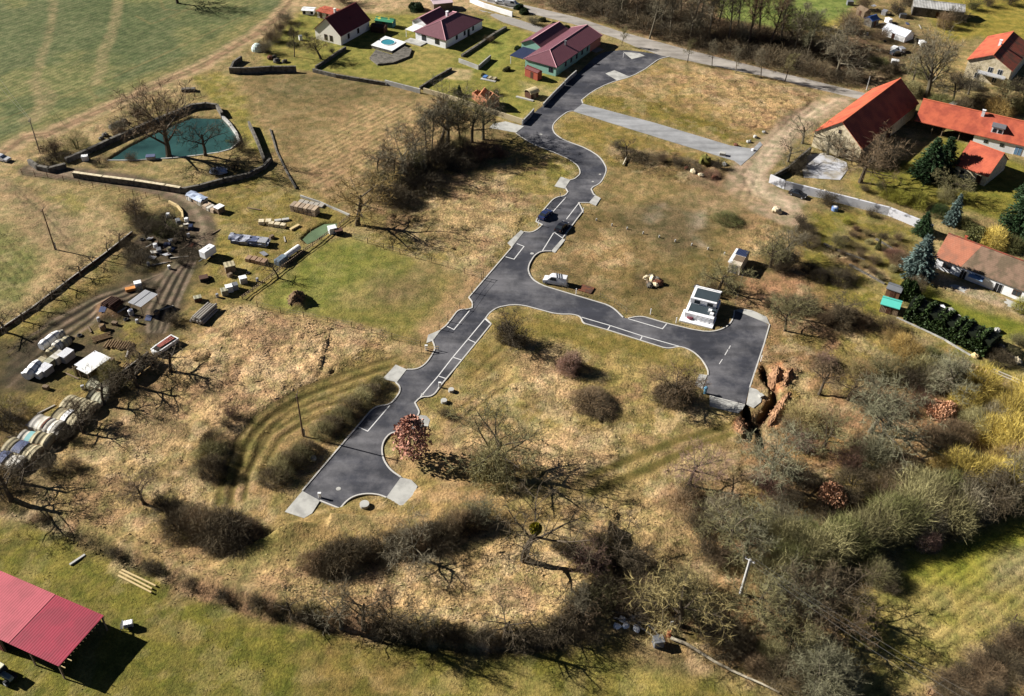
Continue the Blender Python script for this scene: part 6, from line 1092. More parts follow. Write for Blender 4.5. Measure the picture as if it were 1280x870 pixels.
def boulders(spec, group):
    for q, r0, lab, m in spec:
        mb = MB(); mb.blob((0, 0, r0*.3), (r0, r0*.8, r0*.7), 10, .25, int(q[0])); o = mb.build('boulder', m, None, G(*q), q[0]); tag(o, lab, 'boulder', group)
boulders([((936, 178), .7, 'pale boulder on the verge beside the path end', M_CONC), ((944, 172), .7, 'pale boulder higher on the path end verge', M_CONC), ((955, 166), .6, 'uppermost pale boulder of the path end verge', M_CONC), ((941, 188), .6, 'white boulder at the tip of the path', M_WHITE), ((920, 182), .7, 'brown boulder left of the path end', M_BRONZE), ((881, 203), 2.2, 'big moss-covered mound beside the lower path', mat('moss_mound', A(112, 108, 48), .3, 1.5, .95)), ((970, 265), 1.3, 'pale rock at the end of the dirt lane', M_STONE), ((1030, 245), 1.5, 'tan earth clod beside the whitewashed wall', M_STONE)], 'boulders near the path')
boulders([((140, 160), 1.0, 'grey rock at the left of the pond rock pile', M_GSTONE), ((148, 156), 1.2, 'grey rock in the middle of the pond rock pile', M_GSTONE), ((156, 153), 1.1, 'grey rock at the right of the pond rock pile', M_GSTONE), ((152, 164), .9, 'pale rock in front of the pond rock pile', M_STONE), ((132, 170), .9, 'low rock beside the pond retaining wall', M_GSTONE), ((127, 174), .8, 'lowest rock beside the pond retaining wall', M_GSTONE)], 'rocks above the pond')
boulders([((816, 351), 1.2, 'pale broken stone heap in the rough plot', M_STONE), ((823, 355), 1.1, 'brown stone beside the broken heap', M_BRONZE), ((808, 348), .8, 'small stone left of the broken heap', M_STONE), ((812, 358), .9, 'flat stone in front of the broken heap', M_GSTONE), ((1243, 440), .9, 'white garden rock below the lawn', M_CONC), ((1252, 436), 1.0, 'white garden rock beside the hedge end', M_CONC), ((1262, 447), .9, 'pale garden rock at the flower bed', M_STONE), ((1271, 452), 1.0, 'pale garden rock near the frame edge', M_STONE), ((1218, 446), .8, 'pale yellow stone at the hedge foot', M_NEWWOOD), ((1245, 415), 1.0, 'white garden rock above the bed', M_CONC)], 'garden and plot stones')

# ---------------------------------------------------------------- the yard: covered stacks, crates, logs, sheds
M_TARP = mat('pale_tarp', A(186, 174, 140), .28, 1.1, .8, c2=A(150, 138, 108), c2scale=.6, wave=('x', .8, .05)); M_TARPW = mat('white_tarp', A(214, 208, 196), .2, 1.0, .7, c2=A(176, 168, 150), c2scale=.6, wave=('x', .9, .05)); M_TARPB = mat('blue_grey_tarp', A(92, 100, 130), .2, 1.0, .6); M_TARPG = mat('grey_green_tarp', A(164, 160, 134), .2, 1.1, .7, wave=('x', .8, .10)); M_SPLIT = mat('split_firewood', A(150, 124, 92), .35, 3.5, .95)
def stack(label, q, L_, W_, H_, ang, m, patch=None, name='covered_stack', group='covered firewood stacks'):
    """firewood ricks under an arched sheet"""
    L_, W_, H_ = L_*.72, W_*1.0, H_*.68; t = thing(name, label, 'wood stack', G(*q), ang, group); mb = MB(); mb.box((0, 0, H_*.3), (L_-.3, W_-.5, H_*.8)); mb.build('firewood', M_SPLIT, t); r = random.Random(int(q[0])); ns, na = max(3, int(L_/.7)), 9; v = []; f = []
    for i in range(ns+1):
        sg = .09*math.sin(i*1.9)+r.uniform(-.1, .08)
        for k in range(na+1): a = math.pi*k/na; v.append((-L_/2+L_*i/ns, math.cos(a)*W_/2*(1+sg*.5), max(.18, H_*(.42+.58*math.sin(a)**.8)*(1+sg) if 0 < k < na else H_*.3)))
    for i in range(ns):
        for k in range(na): a = i*(na+1)+k; f.append((a, a+1, a+na+2, a+na+1))
    for e in (0, ns): f.append(tuple(e*(na+1)+k for k in range(na+1))[::(1 if e else -1)])
    mb = MB(); mb.add(v, f); cv = mb.build('tarp', m, t)
    if patch: 
        mb = MB(); x0 = L_*patch[0]; n = na+1; v2 = []
        for x in (x0, x0+L_*patch[1]):
            for k in range(2, 8): a = math.pi*k/na; v2.append((x, math.cos(a)*W_/2*1.06, H_*(.42+.58*math.sin(a)**.8)*1.07))
        mb.add(v2, [(k, k+1, 7+k, 6+k) for k in range(5)]); mb.build('patch', patch[2], cv)
    return t
z2 = lambda X, Y: (X/5.4375, 480+Y/5.4375); aS = dir_(z2(30, 520), z2(300, 260)); aX = aS+math.pi/2
for q, L_, W_, H_, m, pt, lab in ((z2(70, 540), 7.5, 3.6, 2.2, M_TARPW, (.05, .3, M_TARPB), 'lowest covered stack, white with a blue patch'), (z2(165, 470), 8.5, 3.6, 2.3, M_TARP, (-.1, .3, M_TARPB), 'tan covered stack with a blue patch in its middle'), (z2(205, 385), 4.2, 3.0, 2.0, M_TARPW, (-.3, .35, mat('turquoise_tarp', A(140, 190, 190), .1)), 'short covered stack with a turquoise patch'), (z2(300, 400), 5.0, 3.4, 2.2, M_TARP, None, 'plain tan covered stack below the rust-white one'), (z2(330, 300), 7.5, 3.6, 2.4, M_TARPW, (-.02, .06, M_BRONZE), 'pale pinkish covered stack of two strips'),
        (z2(365, 345), 4.0, 2.8, 1.8, M_TARPW, None, 'small white covered stack leaning on the pinkish one'), (z2(470, 245), 7.0, 3.6, 2.4, M_TARP, (-.1, .2, M_WPLAST), 'tan covered stack with a broad white band'), (z2(545, 165), 8.5, 3.8, 2.4, M_TARP, None, 'long ribbed tan covered stack in the middle of the row'), (z2(670, 110), 4.5, 3.2, 2.2, M_TARPG, None, 'grey-green covered stack under the overhanging tree'), (z2(700, 20), 7.0, 3.6, 2.2, M_TARPG, None, 'uppermost grey-green covered stack below the white roof')):
    stack(lab, q, L_, W_, H_, aX if L_ > 6 else aX+.12, m, pt)
z1_ = lambda X, Y: (X/7.906, 400+Y/7.906)
def crate(label, q, d, m, lid=None, ang=.5, name='crate', cat='crate', group=None, round_=False):
    t = thing(name, label, cat, G(*q), ang, group); mb = MB(); mb.bbox((0, 0, d[2]/2-.1), (d[0], d[1], d[2]+.2), 0, .08) if not round_ else mb.tube([(0, 0, -.2), (0, 0, d[2]*.9), (0, 0, d[2])], [d[0]/2, d[0]/2, d[0]*.4], 14); mb.build('body', m, t); mb = MB(); 
    (mb.bbox((0, 0, d[2]+.05), (d[0]+.1, d[1]+.1, .1), 0, .03) if not round_ else mb.tube([(0, 0, d[2]-.02), (0, 0, d[2]+.08)], d[0]*.3, 10)); mb.build('lid', lid or m, t); return t
def bale(label, q, L_, r0, ang, m): 
    t = thing('wrapped_bale', label, 'bale', G(*q), ang, 'white wrapped bundles of the yard'); mb = MB(); n = 5
    mb.tube([(-L_/2+L_*i/n, .05*math.sin(i*2), r0*.9) for i in range(n+1)], [r0*.8]+[r0*(1+.05*math.sin(i*3)) for i in range(1, n)]+[r0*.8], 12); mb.build('wrapping', m, t); mb = MB()
    for i in (1, 3): x = -L_/2+L_*(i+.5)/n; mb.tube([(x-.05, 0, r0*.9), (x+.05, 0, r0*.9)], r0*1.06, 12)
    mb.build('strap', M_STEEL, t); return t
aB = dir_(z1_(450, 260), z1_(570, 170))
bale('longest white wrapped bundle at the top of the white group', z1_(505, 235), 4.6, 1.0, aB, M_WPLAST); bale('short white wrapped bundle behind the white group', z1_(600, 175), 2.0, .8, aB, M_TARPW); bale('white bundle in the middle of the white group', z1_(590, 285), 2.2, 1.0, aB, M_TARPW); bale('cream round bundle left of the white group', z1_(525, 350), 1.8, .95, aB, M_TARP); bale('big white bundle at the lower left of the group', z1_(340, 530), 4.0, 1.1, aB+.2, M_WPLAST); bale('cream bundle at the shadow side of the white group', z1_(665, 250), 2.0, 1.0, aB, M_TARP)
for q, d, m, lab in ((z1_(590, 400), (2.4, 1.6, 1.5), M_TARPW, 'white sheeted crate in the white group'), (z1_(670, 385), (2.6, 1.8, 1.6), M_GALV, 'pale sheet-topped crate beside the group shadow'), (z1_(510, 445), (3.0, 1.4, 1.3), M_TARPG, 'olive sheeted crate in the white group'), (z1_(460, 520), (2.2, 2.0, 1.4), M_GALV, 'grey crate beside the big white bundle'), (z1_(420, 440), (1.6, 1.4, 1.2), M_TARP, 'cream crate behind the big white bundle'), (z1_(400, 560), (1.4, 1.2, 1.3), M_WPLAST, 'white box below the big white bundle')):
    crate(lab, q, d, m, ang=aB, group='crates of the white group')
# white-roofed lean-to
a, b, c = P(*z1_(785, 465), 2.6), P(*z1_(975, 335), 2.6), P(*z1_(880, 510), 2.6); u = (b-a).normalized(); n = Vector((-u.y, u.x, 0)); ctr = P(*z1_(925, 425), 2.6)
t = thing('lean_to_shed', 'open shed with flat white sheet roof above the wood stacks', 'shed', (ctr.x, ctr.y, gz(ctr.x, ctr.y)), math.atan2(u.y, u.x)); mb = MB(); mb.box((0, 0, 2.6), (5.6, 3.0, .12), tilt=0); mb.build('roof', M_WPLAST, t); mb = MB(); mb.box((.4, 2.2, 2.35), (5.0, 1.6, .1)); mb.build('rear_roof', M_GALV, t)
for x in (-2.6, 2.6):
    for y in (-1.3, 1.3, 2.8): mb = MB(); mb.box((x, y, 1.1), (.14, .14, 2.8)); mb.build('post', M_WOOD, t)
mb = MB(); mb.box((0, 2.6, 1.1), (5.0, .1, 2.2)); mb.build('back_wall', M_WOOD, t)
def logs(label, q, n, ln, r0, ang, m=None, layers=2, spread=1.0, name='log_pile', group=None, bearers=True):
    t = thing(name, label, 'log pile', G(*q), ang, group); r = random.Random(int(q[0]*7)); k = 0
    for la in range(layers):
        for i in range(n-la):
            mb = MB(); y = (i-(n-la-1)/2)*r0*2.1*spread; x = r.uniform(-.25, .25); l2 = ln*r.uniform(.85, 1.0); a = r.uniform(-.04, .04)
            mb.tube([(x-l2/2, y-a*l2/2, r0+la*r0*1.75+.12), (x, y, r0+la*r0*1.75+.14), (x+l2/2, y+a*l2/2, r0+la*r0*1.75+.12)], [r0*1.05, r0, r0*.9], 8); mb.build('log', m or M_SPLIT, t)
    if bearers:
        for x in (-ln*.3, ln*.3): mb = MB(); mb.box((x, 0, .04), (.14, n*r0*2.1*spread, .2)); mb.build('bearer', M_DKWOOD, t)
    return t
z4_ = lambda X, Y: (80+X/5.8, 360+Y/5.8); aL = dir_(z4_(930, 280), z4_(1110, 120))
M_GLOG = mat('grey_log', A(176, 168, 156), .25, 1.5, .9)
logs('tall pile of long grey logs and beams on the dry hill edge', z4_(1025, 205), 6, 6.0, .26, aL, M_GLOG, 3); logs('loose row of dark split logs in the yard', z4_(400, 420), 11, 2.6, .16, dir_(z4_(340, 420), z4_(390, 350)), M_SPLIT, 1, 1.5); logs('scattered poles beside the row of split logs', z4_(270, 365), 5, 3.6, .12, dir_(z4_(210, 380), z4_(330, 345)), M_SPLIT, 1, 1.6); logs('short row of split logs under the tree', z4_(480, 570), 6, 2.2, .14, dir_(z4_(440, 600), z4_(490, 540)), M_SPLIT, 1, 1.5); logs('dark brush and log heap beside the corrugated shelter', z4_(360, 150), 7, 3.2, .2, 1.1, M_DKWOOD, 3, 1.2)
logs('two fresh pale planks lying on the lower lawn', (171, 727), 3, 7.5, .16, dir_((152, 717), (192, 737)), M_NEWWOOD, 1, 1.7, bearers=False, name='plank_pile'); 
mb = MB(); mb.box((0, 0, .12), (2.6, .35, .25)); o = mb.build('beam', M_CONC, None, G(97, 700), dir_((90, 706), (105, 696))); tag(o, 'short pale beam lying on the rough grass', 'beam')
# corrugated shelter, flatbed trailer and boat trailer
ctr = P(*z4_(572, 75), 2.6); a, b = P(*z4_(485, 90), 2.6), P(*z4_(590, 5), 2.6); t = thing('corrugated_shelter', 'open shelter with grey corrugated roof in the muddy yard', 'shelter', (ctr.x, ctr.y, gz(ctr.x, ctr.y)), dir_(z4_(485, 90), z4_(600, 5))); mb = MB(); mb.box((0, 0, 2.6), (5.0, 3.4, .08)); mb.build('roof', mat('corrugated_grey', A(178, 178, 180), .1, .8, .5, wave=('y', .35, .12)), t)
mb = MB(); mb.box((0, .1, 2.66), (5.0, .16, .06)); mb.build('roof_seam', M_STEEL, t)
for x in (-2.3, 2.3):
    for y in (-1.5, 1.5): mb = MB(); mb.box((x, y, 1.15), (.13, .13, 2.8)); mb.build('post', M_WOOD, t)
crate('blue-grey barrel beside the corrugated shelter', z4_(490, 195), (1.1, 1.1, 1.3), M_GALV, M_TARPB, name='barrel', cat='barrel', round_=True); crate('round brown stump block near the split logs', z4_(285, 300), (1.3, 1.3, 1.2), M_WOOD, M_SPLIT, name='stump_block', cat='block', round_=True)
a, b = z4_(460, 660), z4_(655, 510); t = thing('flatbed_trailer', 'long dark flatbed trailer with side boards above the stacks', 'trailer', G(*z4_(560, 600)), dir_(a, b)); mb = MB(); mb.box((0, 0, .9), (7.0, 2.2, .16)); mb.build('bed', M_DKWOOD, t); mb = MB()
for y in (-1.1, 1.1): mb.box((0, y, 1.35), (7.0, .08, .8))
mb.build('side_boards', mat('green_black_boards', A(62, 66, 58), .2), t); mb = MB(); mb.box((.3, 1.18, 1.8), (6.6, .14, .1)); mb.build('rail', M_GLOG, t)
for x in (-2, 2):
    for y in (-1, 1): mb = MB(); mb.tube([(x, y-.1, .4), (x, y+.1, .4)], .4, 12); mb.build('wheel', M_BLACK, t)
t = thing('boat_trailer', 'white boat-shaped trailer loaded with reddish planks', 'trailer', G(*z4_(735, 440)), dir_(z4_(660, 470), z4_(805, 370))); mb = MB(); pts = [(-2.9, -.3), (-2.6, -.95), (-1.5, -1.1), (2.8, -1.1), (2.8, 1.1), (-1.5, 1.1), (-2.6, .95), (-2.9, .3)]; mb.prism(pts, .5, 1.25); mb.build('hull', M_WPLAST, t); mb = MB(); mb.prism([(x*.86+.1, y*.74) for x, y in pts], 1.254, 1.28); d = mb.build('hold', M_BLACK, t)
for k in (-.4, 0, .4): mb = MB(); mb.box((.4, k, 1.4), (3.6, .28, .14), k*.1); mb.build('plank', mat('reddish_planks', A(170, 96, 84), .2), t)
for y in (-1, 1): mb = MB(); mb.tube([(.6, y-.1, .35), (.6, y+.1, .35)], .35, 12); mb.build('wheel', M_BLACK, t)
# middle and upper yard
z3_ = lambda X, Y: (150+X/6.694, 250+Y/6.694); z5_ = lambda X, Y: (220+X/5.818, 230+Y/5.818)
t = thing('box_trailer', 'white box trailer with tipped drawbar beside the muddy track', 'trailer', G(*z3_(745, 480)), dir_(z3_(690, 470), z3_(780, 410))); mb = MB(); mb.bbox((0, 0, 1.6), (3.4, 1.9, 1.7), 0, .12); mb.build('body', M_WPLAST, t); mb = MB(); mb.box((-2.2, 0, .6), (1.6, .14, .12)); mb.build('drawbar', M_STEEL, t); mb = MB(); mb.bbox((.1, 0, 2.49), (.8, .6, .08), 0, .02); mb.build('roof_hatch', M_GALV, t)
for y in (-.95, .95): mb = MB(); mb.tube([(.2, y-.1, .38), (.2, y+.1, .38)], .38, 12); mb.build('wheel', M_BLACK, t)
for q, d, m, ld, lab in ((z3_(925, 590), (2.2, 2.0, 1.6), M_WOOD, M_TARP, 'timber-sided silo crate with an open pale top'), (z3_(1035, 690), (1.5, 1.3, 1.3), M_TARPW, M_WPLAST, 'single white crate right of the crate group'), (z3_(965, 745), (1.3, 1.3, 1.2), M_GALV, M_STEEL, 'grey crate at the back of the crate group'), (z3_(920, 765), (1.4, 1.3, 1.3), M_WPLAST, M_WPLAST, 'white crate in the middle of the crate group'), (z3_(880, 790), (1.4, 1.4, 1.1), M_TARPG, M_TARPG, 'rounded grey crate in front of the crate group'), (z3_(705, 670), (1.8, 1.5, .8), M_BLACK, M_DKWOOD, 'low black crate on the yard grass'), (z3_(655, 845), (1.5, 1.2, .9), M_DKWOOD, M_TARPG, 'dark crate beside the upper dry hill edge'), (z3_(160, 740), (1.4, 1.2, 1.6), M_WPLAST, M_WPLAST, 'white upright tank beside the corrugated shelter'), (z3_(100, 755), (2.4, 1.0, .6), mat('orange_plastic', A(214, 140, 70), .15), None, 'low orange trough beside the white tank'), (z5_(1140, 350), (1.8, 1.6, 1.4), M_WPLAST, M_WPLAST, 'white tank at the fence corner of the lot'), (z5_(1185, 362), (1.7, 1.5, 1.1), M_BLACK, M_DKWOOD, 'dark machine cover beside the fence corner tank')):
    crate(lab, q, d, m, ld, ang=.45, name='crate' if 'crate' in lab else ('tank' if 'tank' in lab else 'trough'), cat='crate' if 'crate' in lab else 'tank')
def pallets(label, q, n, d, ang, m, layers=1, m2=None, gap=.15, name='pallet_stack', cat='stack'):
    t = thing(name, label, cat, G(*q), ang); r = random.Random(int(q[0]))
    for i in range(n):
        for k in range(layers):
            mb = MB(); mb.bbox((r.uniform(-.05, .05)+(i-(n-1)/2)*(d[0]+gap), r.uniform(-.1, .1), d[2]/2+k*(d[2]+.05)), d, r.uniform(-.03, .03), .04); mb.build('bundle', m if (i+k) % 2 == 0 or m2 is None else m2, t)
    mb = MB(); mb.box((0, 0, -.05), (n*(d[0]+gap), d[1]*.9, .2)); mb.build('base', M_DKWOOD, t); return t
aP = dir_(z5_(850, 190), z5_(1040, 230)); M_PLANKS = mat('sawn_plank_bundle', A(208, 184, 156), .25, 2.0, .9, wave=('y', .3, .18))
pallets('long stack of sawn plank bundles above the puddle', z5_(940, 205), 6, (1.0, 2.2, .9), aP, M_PLANKS, 2, m2=mat('greyer_planks', A(176, 156, 134), .25, 2.0, .9, wave=('y', .3, .18))); pallets('row of pale slab bundles behind the plank stack', z5_(985, 150), 5, (1.2, 1.6, .5), aP, M_GLOG, 1); pallets('low brick bundle row in the middle of the yard', z5_(590, 570), 4, (1.1, 1.6, 1.0), aP, mat('brownish_bricks', A(160, 130, 104), .25, 2), 1)
t = pallets('grey tarpaulined scrap stack in the middle of the yard', z5_(540, 430), 4, (2.0, 2.2, 1.3), dir_(z5_(400, 420), z5_(670, 450)), M_TARPB, 1, m2=M_GALV); mb = MB(); r = random.Random(5); v = [(-4.6+9.4*i/12, -1.3+2.6*j/5, 1.5+r.uniform(-.12, .3)-(.5 if j in (0, 5) else 0)-.5*(i/12)) for i in range(13) for j in range(6)]; mb.add(v, [(i*6+j, (i+1)*6+j, (i+1)*6+j+1, i*6+j+1) for i in range(12) for j in range(5)]); mb.build('tarp', mat('bluish_tarp', A(188, 192, 206), .25, 1.2, .7, c2=A(140, 144, 160), c2scale=.8), t)
t = thing('tube_tank', 'long white tube tank with blue-grey end beside the board fence', 'tank', G(*z5_(820, 535)), dir_(z5_(730, 590), z5_(905, 465))); mb = MB(); mb.tube([(-1, 0, .85), (3.6, 0, .85)], .65, 14); mb.build('tube', M_WPLAST, t); mb = MB(); mb.bbox((-2.4, 0, .7), (3.0, 1.8, 1.4), 0, .2); mb.build('cover', mat('blue_grey_cover', A(112, 128, 142), .3, 1.2), t)
for x in (0, 2.6): mb = MB(); mb.box((x, 0, .15), (.3, 1.4, .5)); mb.build('cradle', M_DKWOOD, t)
pallets('pale stone blocks scattered on the yard grass', z5_(650, 290), 2, (1.3, 1.4, .9), .1, M_STONE, 1, gap=.3, name='block_pile', cat='blocks'); pallets('second pile of pale stone blocks on the yard grass', z5_(740, 310), 3, (1.2, 1.2, .9), -.2, M_STONE, 1, gap=.25, name='block_pile', cat='blocks'); pallets('flat pile of pale slabs behind the block piles', z5_(770, 270), 2, (1.6, .9, .5), .3, M_CONC, 1, name='block_pile', cat='blocks')
mb = MB(); mb.box((0, 0, .2), (2.6, .7, .4)); o = mb.build('beam', M_NEWWOOD, None, G(*z5_(865, 322)), dir_(z5_(840, 335), z5_(890, 308))); tag(o, 'single pale beam lying above the puddle', 'beam')
aT = dir_(z5_(90, 110), z5_(330, 220)); t = pallets('row of bagged goods under blue-white tarpaulin by the track', z5_(160, 125), 3, (1.7, 2.2, 1.3), aT, M_TARPW, 1, m2=M_PLANKS); mb = MB(); v = [(-2.8+5.4*i/6, -1.3+2.6*j/4, 1.5+r.uniform(-.1, .25)-(.3 if j in (0, 4) else 0)) for i in range(7) for j in range(5)]; mb.add(v, [(i*5+j, (i+1)*5+j, (i+1)*5+j+1, i*5+j+1) for i in range(6) for j in range(4)]); mb.build('tarp', mat('pale_blue_tarp', A(186, 198, 220), .15, 1.4, .6), t)
pallets('row of pale bundles beside the dirt track', z5_(255, 185), 3, (1.2, 2.0, .9), aT, M_PLANKS, 1, m2=M_TARPW); crate('white-topped crate at the end of the bundle row', z5_(320, 205), (1.7, 2.0, 1.5), M_WOOD, M_WPLAST, ang=aT, name='crate'); t = thing('boat_cover', 'blue-white tarpaulin heap below the pond terrace', 'tarpaulin', G(274, 216), .1); mb = MB(); mb.blob((0, 0, .3), (2.2, 1.6, 1.0), 12, .2, 3); mb.build('tarp', mat('pale_blue_tarp', A(186, 198, 220)), t); mb = MB(); mb.box((0, 0, 0), (3.6, 2.4, .3)); mb.build('pallet', M_DKWOOD, t)
crate('small pale crate with roof beside the pond bank', (189, 199), (2.2, 1.5, 1.2), M_TARPW, M_TARPB, ang=.2); crate('white crate at the left end of the pond wall', (107, 200), (1.5, 1.3, 1.2), M_WPLAST, ang=.3); pallets('pallet of cut blocks beside the small stone wall by the track', (236, 114), 3, (1.2, 1.4, .8), .2, M_GSTONE, 1)
scr = random.Random(12); SC = [('pale sheet', M_GALV), ('white drum', M_WPLAST), ('grey box', M_STEEL), ('pale plate', M_TARPW), ('blue box', M_NAVY), ('cream drum', M_TARP)]
for i, q in enumerate([(255, 335), (300, 395), (330, 435), (295, 450), (400, 390), (415, 425), (395, 470), (405, 140), (490, 190), (555, 215), (595, 240), (520, 245), (440, 350), (560, 180)]):
    nm, m = SC[i % 6]; t = thing('scrap_'+nm.split()[1], f'{ORD[i]} scrap piece from the top-left through the dark scrap corner', 'scrap', G(*z3_(*q)), scr.uniform(0, 3), 'scrap pieces by the dark trees'); mb = MB()
    if 'drum' in nm: mb.tube([(0, 0, -.1), (0, 0, .9)], .5, 12); mb.build('drum', m, t); mb = MB(); mb.tube([(0, 0, .88), (0, 0, .95)], .42, 12); mb.build('lid', m, t)
    elif 'box' in nm: mb.bbox((0, 0, .4), (1.5, 1.0, .9)); mb.build('box', m, t); mb = MB(); mb.box((0, 0, .88), (1.4, .9, .06)); mb.build('lid', m, t)
    else: mb.box((0, 0, .5), (1.7, 1.1, .1), .2, tilt=.3); mb.build('sheet', m, t); mb = MB(); mb.box((.3, 0, .2), (.6, .6, .5)); mb.build('support', M_DKWOOD, t)
mb = MB(); mb.tube([(-2.2, 0, .3), (2.2, 0, .5)], .09, 6); o = mb.build('pipe', M_CONC, None, G(*z3_(235, 400)), dir_(z3_(180, 430), z3_(290, 375))); tag(o, 'pale pipe lying across the dark scrap corner', 'pipe')
crate('pale concrete block on the round pavement by the trench', (951, 496), (.8, .8, .5), M_CONC, name='concrete_block', cat='block')
# rubble, fallen log and barrel by the lower wood
grp = 'rubble pieces in the lower tangle'
for i, (q, L_) in enumerate([((772, 762), 5.2), ((782, 770), 4.2), ((790, 774), 3.6), ((800, 781), 4.6), ((812, 786), 4.2), ((777, 778), 2.6), ((805, 790), 3.0)]):
    mb = MB(); mb.tube([(-L_/2, 0, .25), (0, .1, .45), (L_/2, 0, .3)], [.16, .14, .1], 7); o = mb.build('dead_branch', M_GLOG, None, G(*q), -.55+scr.uniform(-.35, .35)); tag(o, f'{ORD[i]} bleached branch of the rubble heap counted from its left', 'branch', grp)
for i, q in enumerate([(771, 754), (790, 774), (778, 776), (771, 784), (783, 783), (795, 787), (799, 770)]):
    mb = MB(); mb.blob((0, 0, .2), (.65, .5, .45), 8, .3, i); o = mb.build('rubble_block', M_WHITE, None, G(*q), i); tag(o, f'{ORD[i]} white block from the top in the rubble heap', 'block', grp)
a, b = G(838, 800), G(972, 869); mb = MB(); d = b-a; nlog = 7; mb.tube([d*(i/nlog)+Vector((.15*math.sin(i*2), .25*math.sin(i*1.3), .45+.1*math.sin(i))) for i in range(nlog+1)], [.26-.018*i for i in range(nlog+1)], 8); o = mb.build('fallen_log', mat('bleached_bark', A(214, 202, 176), .2, 1.5, .9, c2=A(150, 138, 116)), None, a); tag(o, 'very long bleached fallen trunk across the bottom of the wood', 'log')
crate('grey plastic water tank beside the rusty barrel', (822, 806), (1.5, 1.3, 1.3), M_STEEL, M_STEEL, ang=.2, name='water_tank', cat='tank'); crate('rust-red barrel at the edge of the tangle', (836, 795), (.8, .8, 1.2), mat('rust_red', A(190, 96, 66), .2), None, name='barrel', cat='barrel', round_=True); mb = MB(); mb.box((0, 0, .9), (.45, .12, 1.9), tilt=.1); o = mb.build('slab', M_CONC, None, G(838, 786), .3); tag(o, 'upright pale slab standing above the rusty barrel', 'slab')
# garden bits on the right and at the top
crate('blue rain barrel at the top of the sloping garden', (1043, 263), (1.6, 1.4, 1.0), mat('blue_plastic', A(120, 150, 200), .1), M_WPLAST, ang=.4, name='rain_barrel', cat='barrel', round_=True)
logs('row of cut logs below the hedge end', (1222, 465), 6, 2.2, .3, dir_((1214, 472), (1224, 458)), mat('cut_logs', A(190, 160, 116), .25, 2), 1, 1.4); logs('long grey beam pile at the hedge end lawn', (1265, 474), 2, 8.0, .14, dir_((1250, 469), (1278, 481)), M_GLOG, 1, 3.0, bearers=False)
t = thing('garden_bench', 'pale reclined garden lounger in the hedge shadow', 'lounger', G(1180, 388), dir_((1173, 383), (1184, 397))); mb = MB(); mb.box((0, 0, .35), (3.2, 1.0, .12)); mb.build('seat', M_WPLAST, t); mb = MB()
for x in (-1.3, 1.3): mb.box((x, 0, .1), (.1, .9, .45))
mb.build('legs', M_FRAME, t)
mb = MB(); mb.prism([(-2.2, -1.2), (2.4, -.9), (2.0, 1.1), (-1.8, 1.3)], -.1, .1); o = mb.build('patio_slab', M_CONC, None, G(1190, 392), dir_((1180, 386), (1196, 400))); tag(o, 'pale patio slab beside the evergreen hedge', 'slab')
bt = thing('picnic_set', 'pale wooden picnic seats with blue cushion on the teal house lawn', 'garden seats', G(612, 99), dir_((601, 100), (620, 104)))
for i, m in enumerate((mat('blue_cushion', A(90, 130, 190)), M_TARP, M_TARP)): mb = MB(); mb.bbox((-1.5+1.5*i, .3, .35), (1.2, 1.6, .6)); mb.build('seat', m, bt)
mb = MB(); mb.box((0, -.9, .1), (4.8, 1.0, .16)); mb.build('platform', M_CONC, bt); mb = MB(); mb.box((0, 0, .12), (5.6, .7, .3)); o = mb.build('beam', M_CONC, None, G(656, 124), dir_((645, 122), (668, 128))); tag(o, 'long pale beam beside the arched shed', 'beam')
for q, r0, lab in (((322, 63), 1.5, 'white dome tank beside the garden fence at the track'),): mb = MB(); mb.blob((0, 0, .4), (1.9, 1.7, 1.9), 14, .03, 2); o = mb.build('dome_tank', mat('pale_mint_plastic', A(214, 232, 224), .08), None, G(*q)); tag(o, lab, 'tank')
boulders([((338, 74), 1.1, 'brown stone in the corner garden pile', M_BRONZE), ((346, 78), 1.2, 'grey stone in the corner garden pile', M_GSTONE), ((356, 78), 1.0, 'right stone in the corner garden pile', M_GSTONE), ((343, 72), .9, 'upper stone in the corner garden pile', M_GSTONE)], 'stones of the corner garden'); crate('white bird-house-like garden box near the round hedge', (376, 50), (1.0, 1.0, 1.4), M_WPLAST, M_STEEL, name='garden_box', cat='box')
for i, (q, m, lab) in enumerate((((1062, 6), M_STEEL, 'grey junk box on the allotment behind the wood'), ((1105, 18), M_GALV, 'pale junk box left of the long pale barn'), ((1110, 28), M_WPLAST, 'white junk box above the greenhouse'), ((1128, 22), M_STEEL, 'dark junk box below the long pale barn'), ((1117, 64), M_WPLAST, 'white junk box in front of the greenhouse'), ((1126, 65), M_GALV, 'pale junk box right in front of the greenhouse'), ((1118, 80), M_WPLAST, 'white junk box beside the silver grey car'), ((1190, 135), M_CONC, 'pale slab behind the long farm wing'), ((1152, 57), M_WPLAST, 'white junk box right of the greenhouse'))):
    crate(lab, q, (2.2, 1.6, 1.3), m, ang=i, name='junk_box', cat='box')
t = thing('white_terrace', 'white terrace furniture at the very top by the drive', 'furniture', P(622, 2), -.3); mb = MB(); mb.box((0, 0, .4), (7, 2.2, .8)); mb.build('platform', M_WPLAST, t); mb = MB()
for x in (-2.4, 0, 2.4): mb.bbox((x, 0, 1.1), (1.0, 1.0, .7))
mb.build('seats', M_FRAME, t)
sheet('drive', L('598,12 640,22 690,38 740,55 755,62 745,66 700,50 668,40 630,28'), mat('grey_drive', A(160, 154, 146), .2, .8, .9), -.1, .05)
sheet('patio', L('1165,343 1185,353 1215,362 1228,356 1245,368 1285,385 1285,392 1240,376 1205,366 1170,350'), M_CONC, -.1, .05)

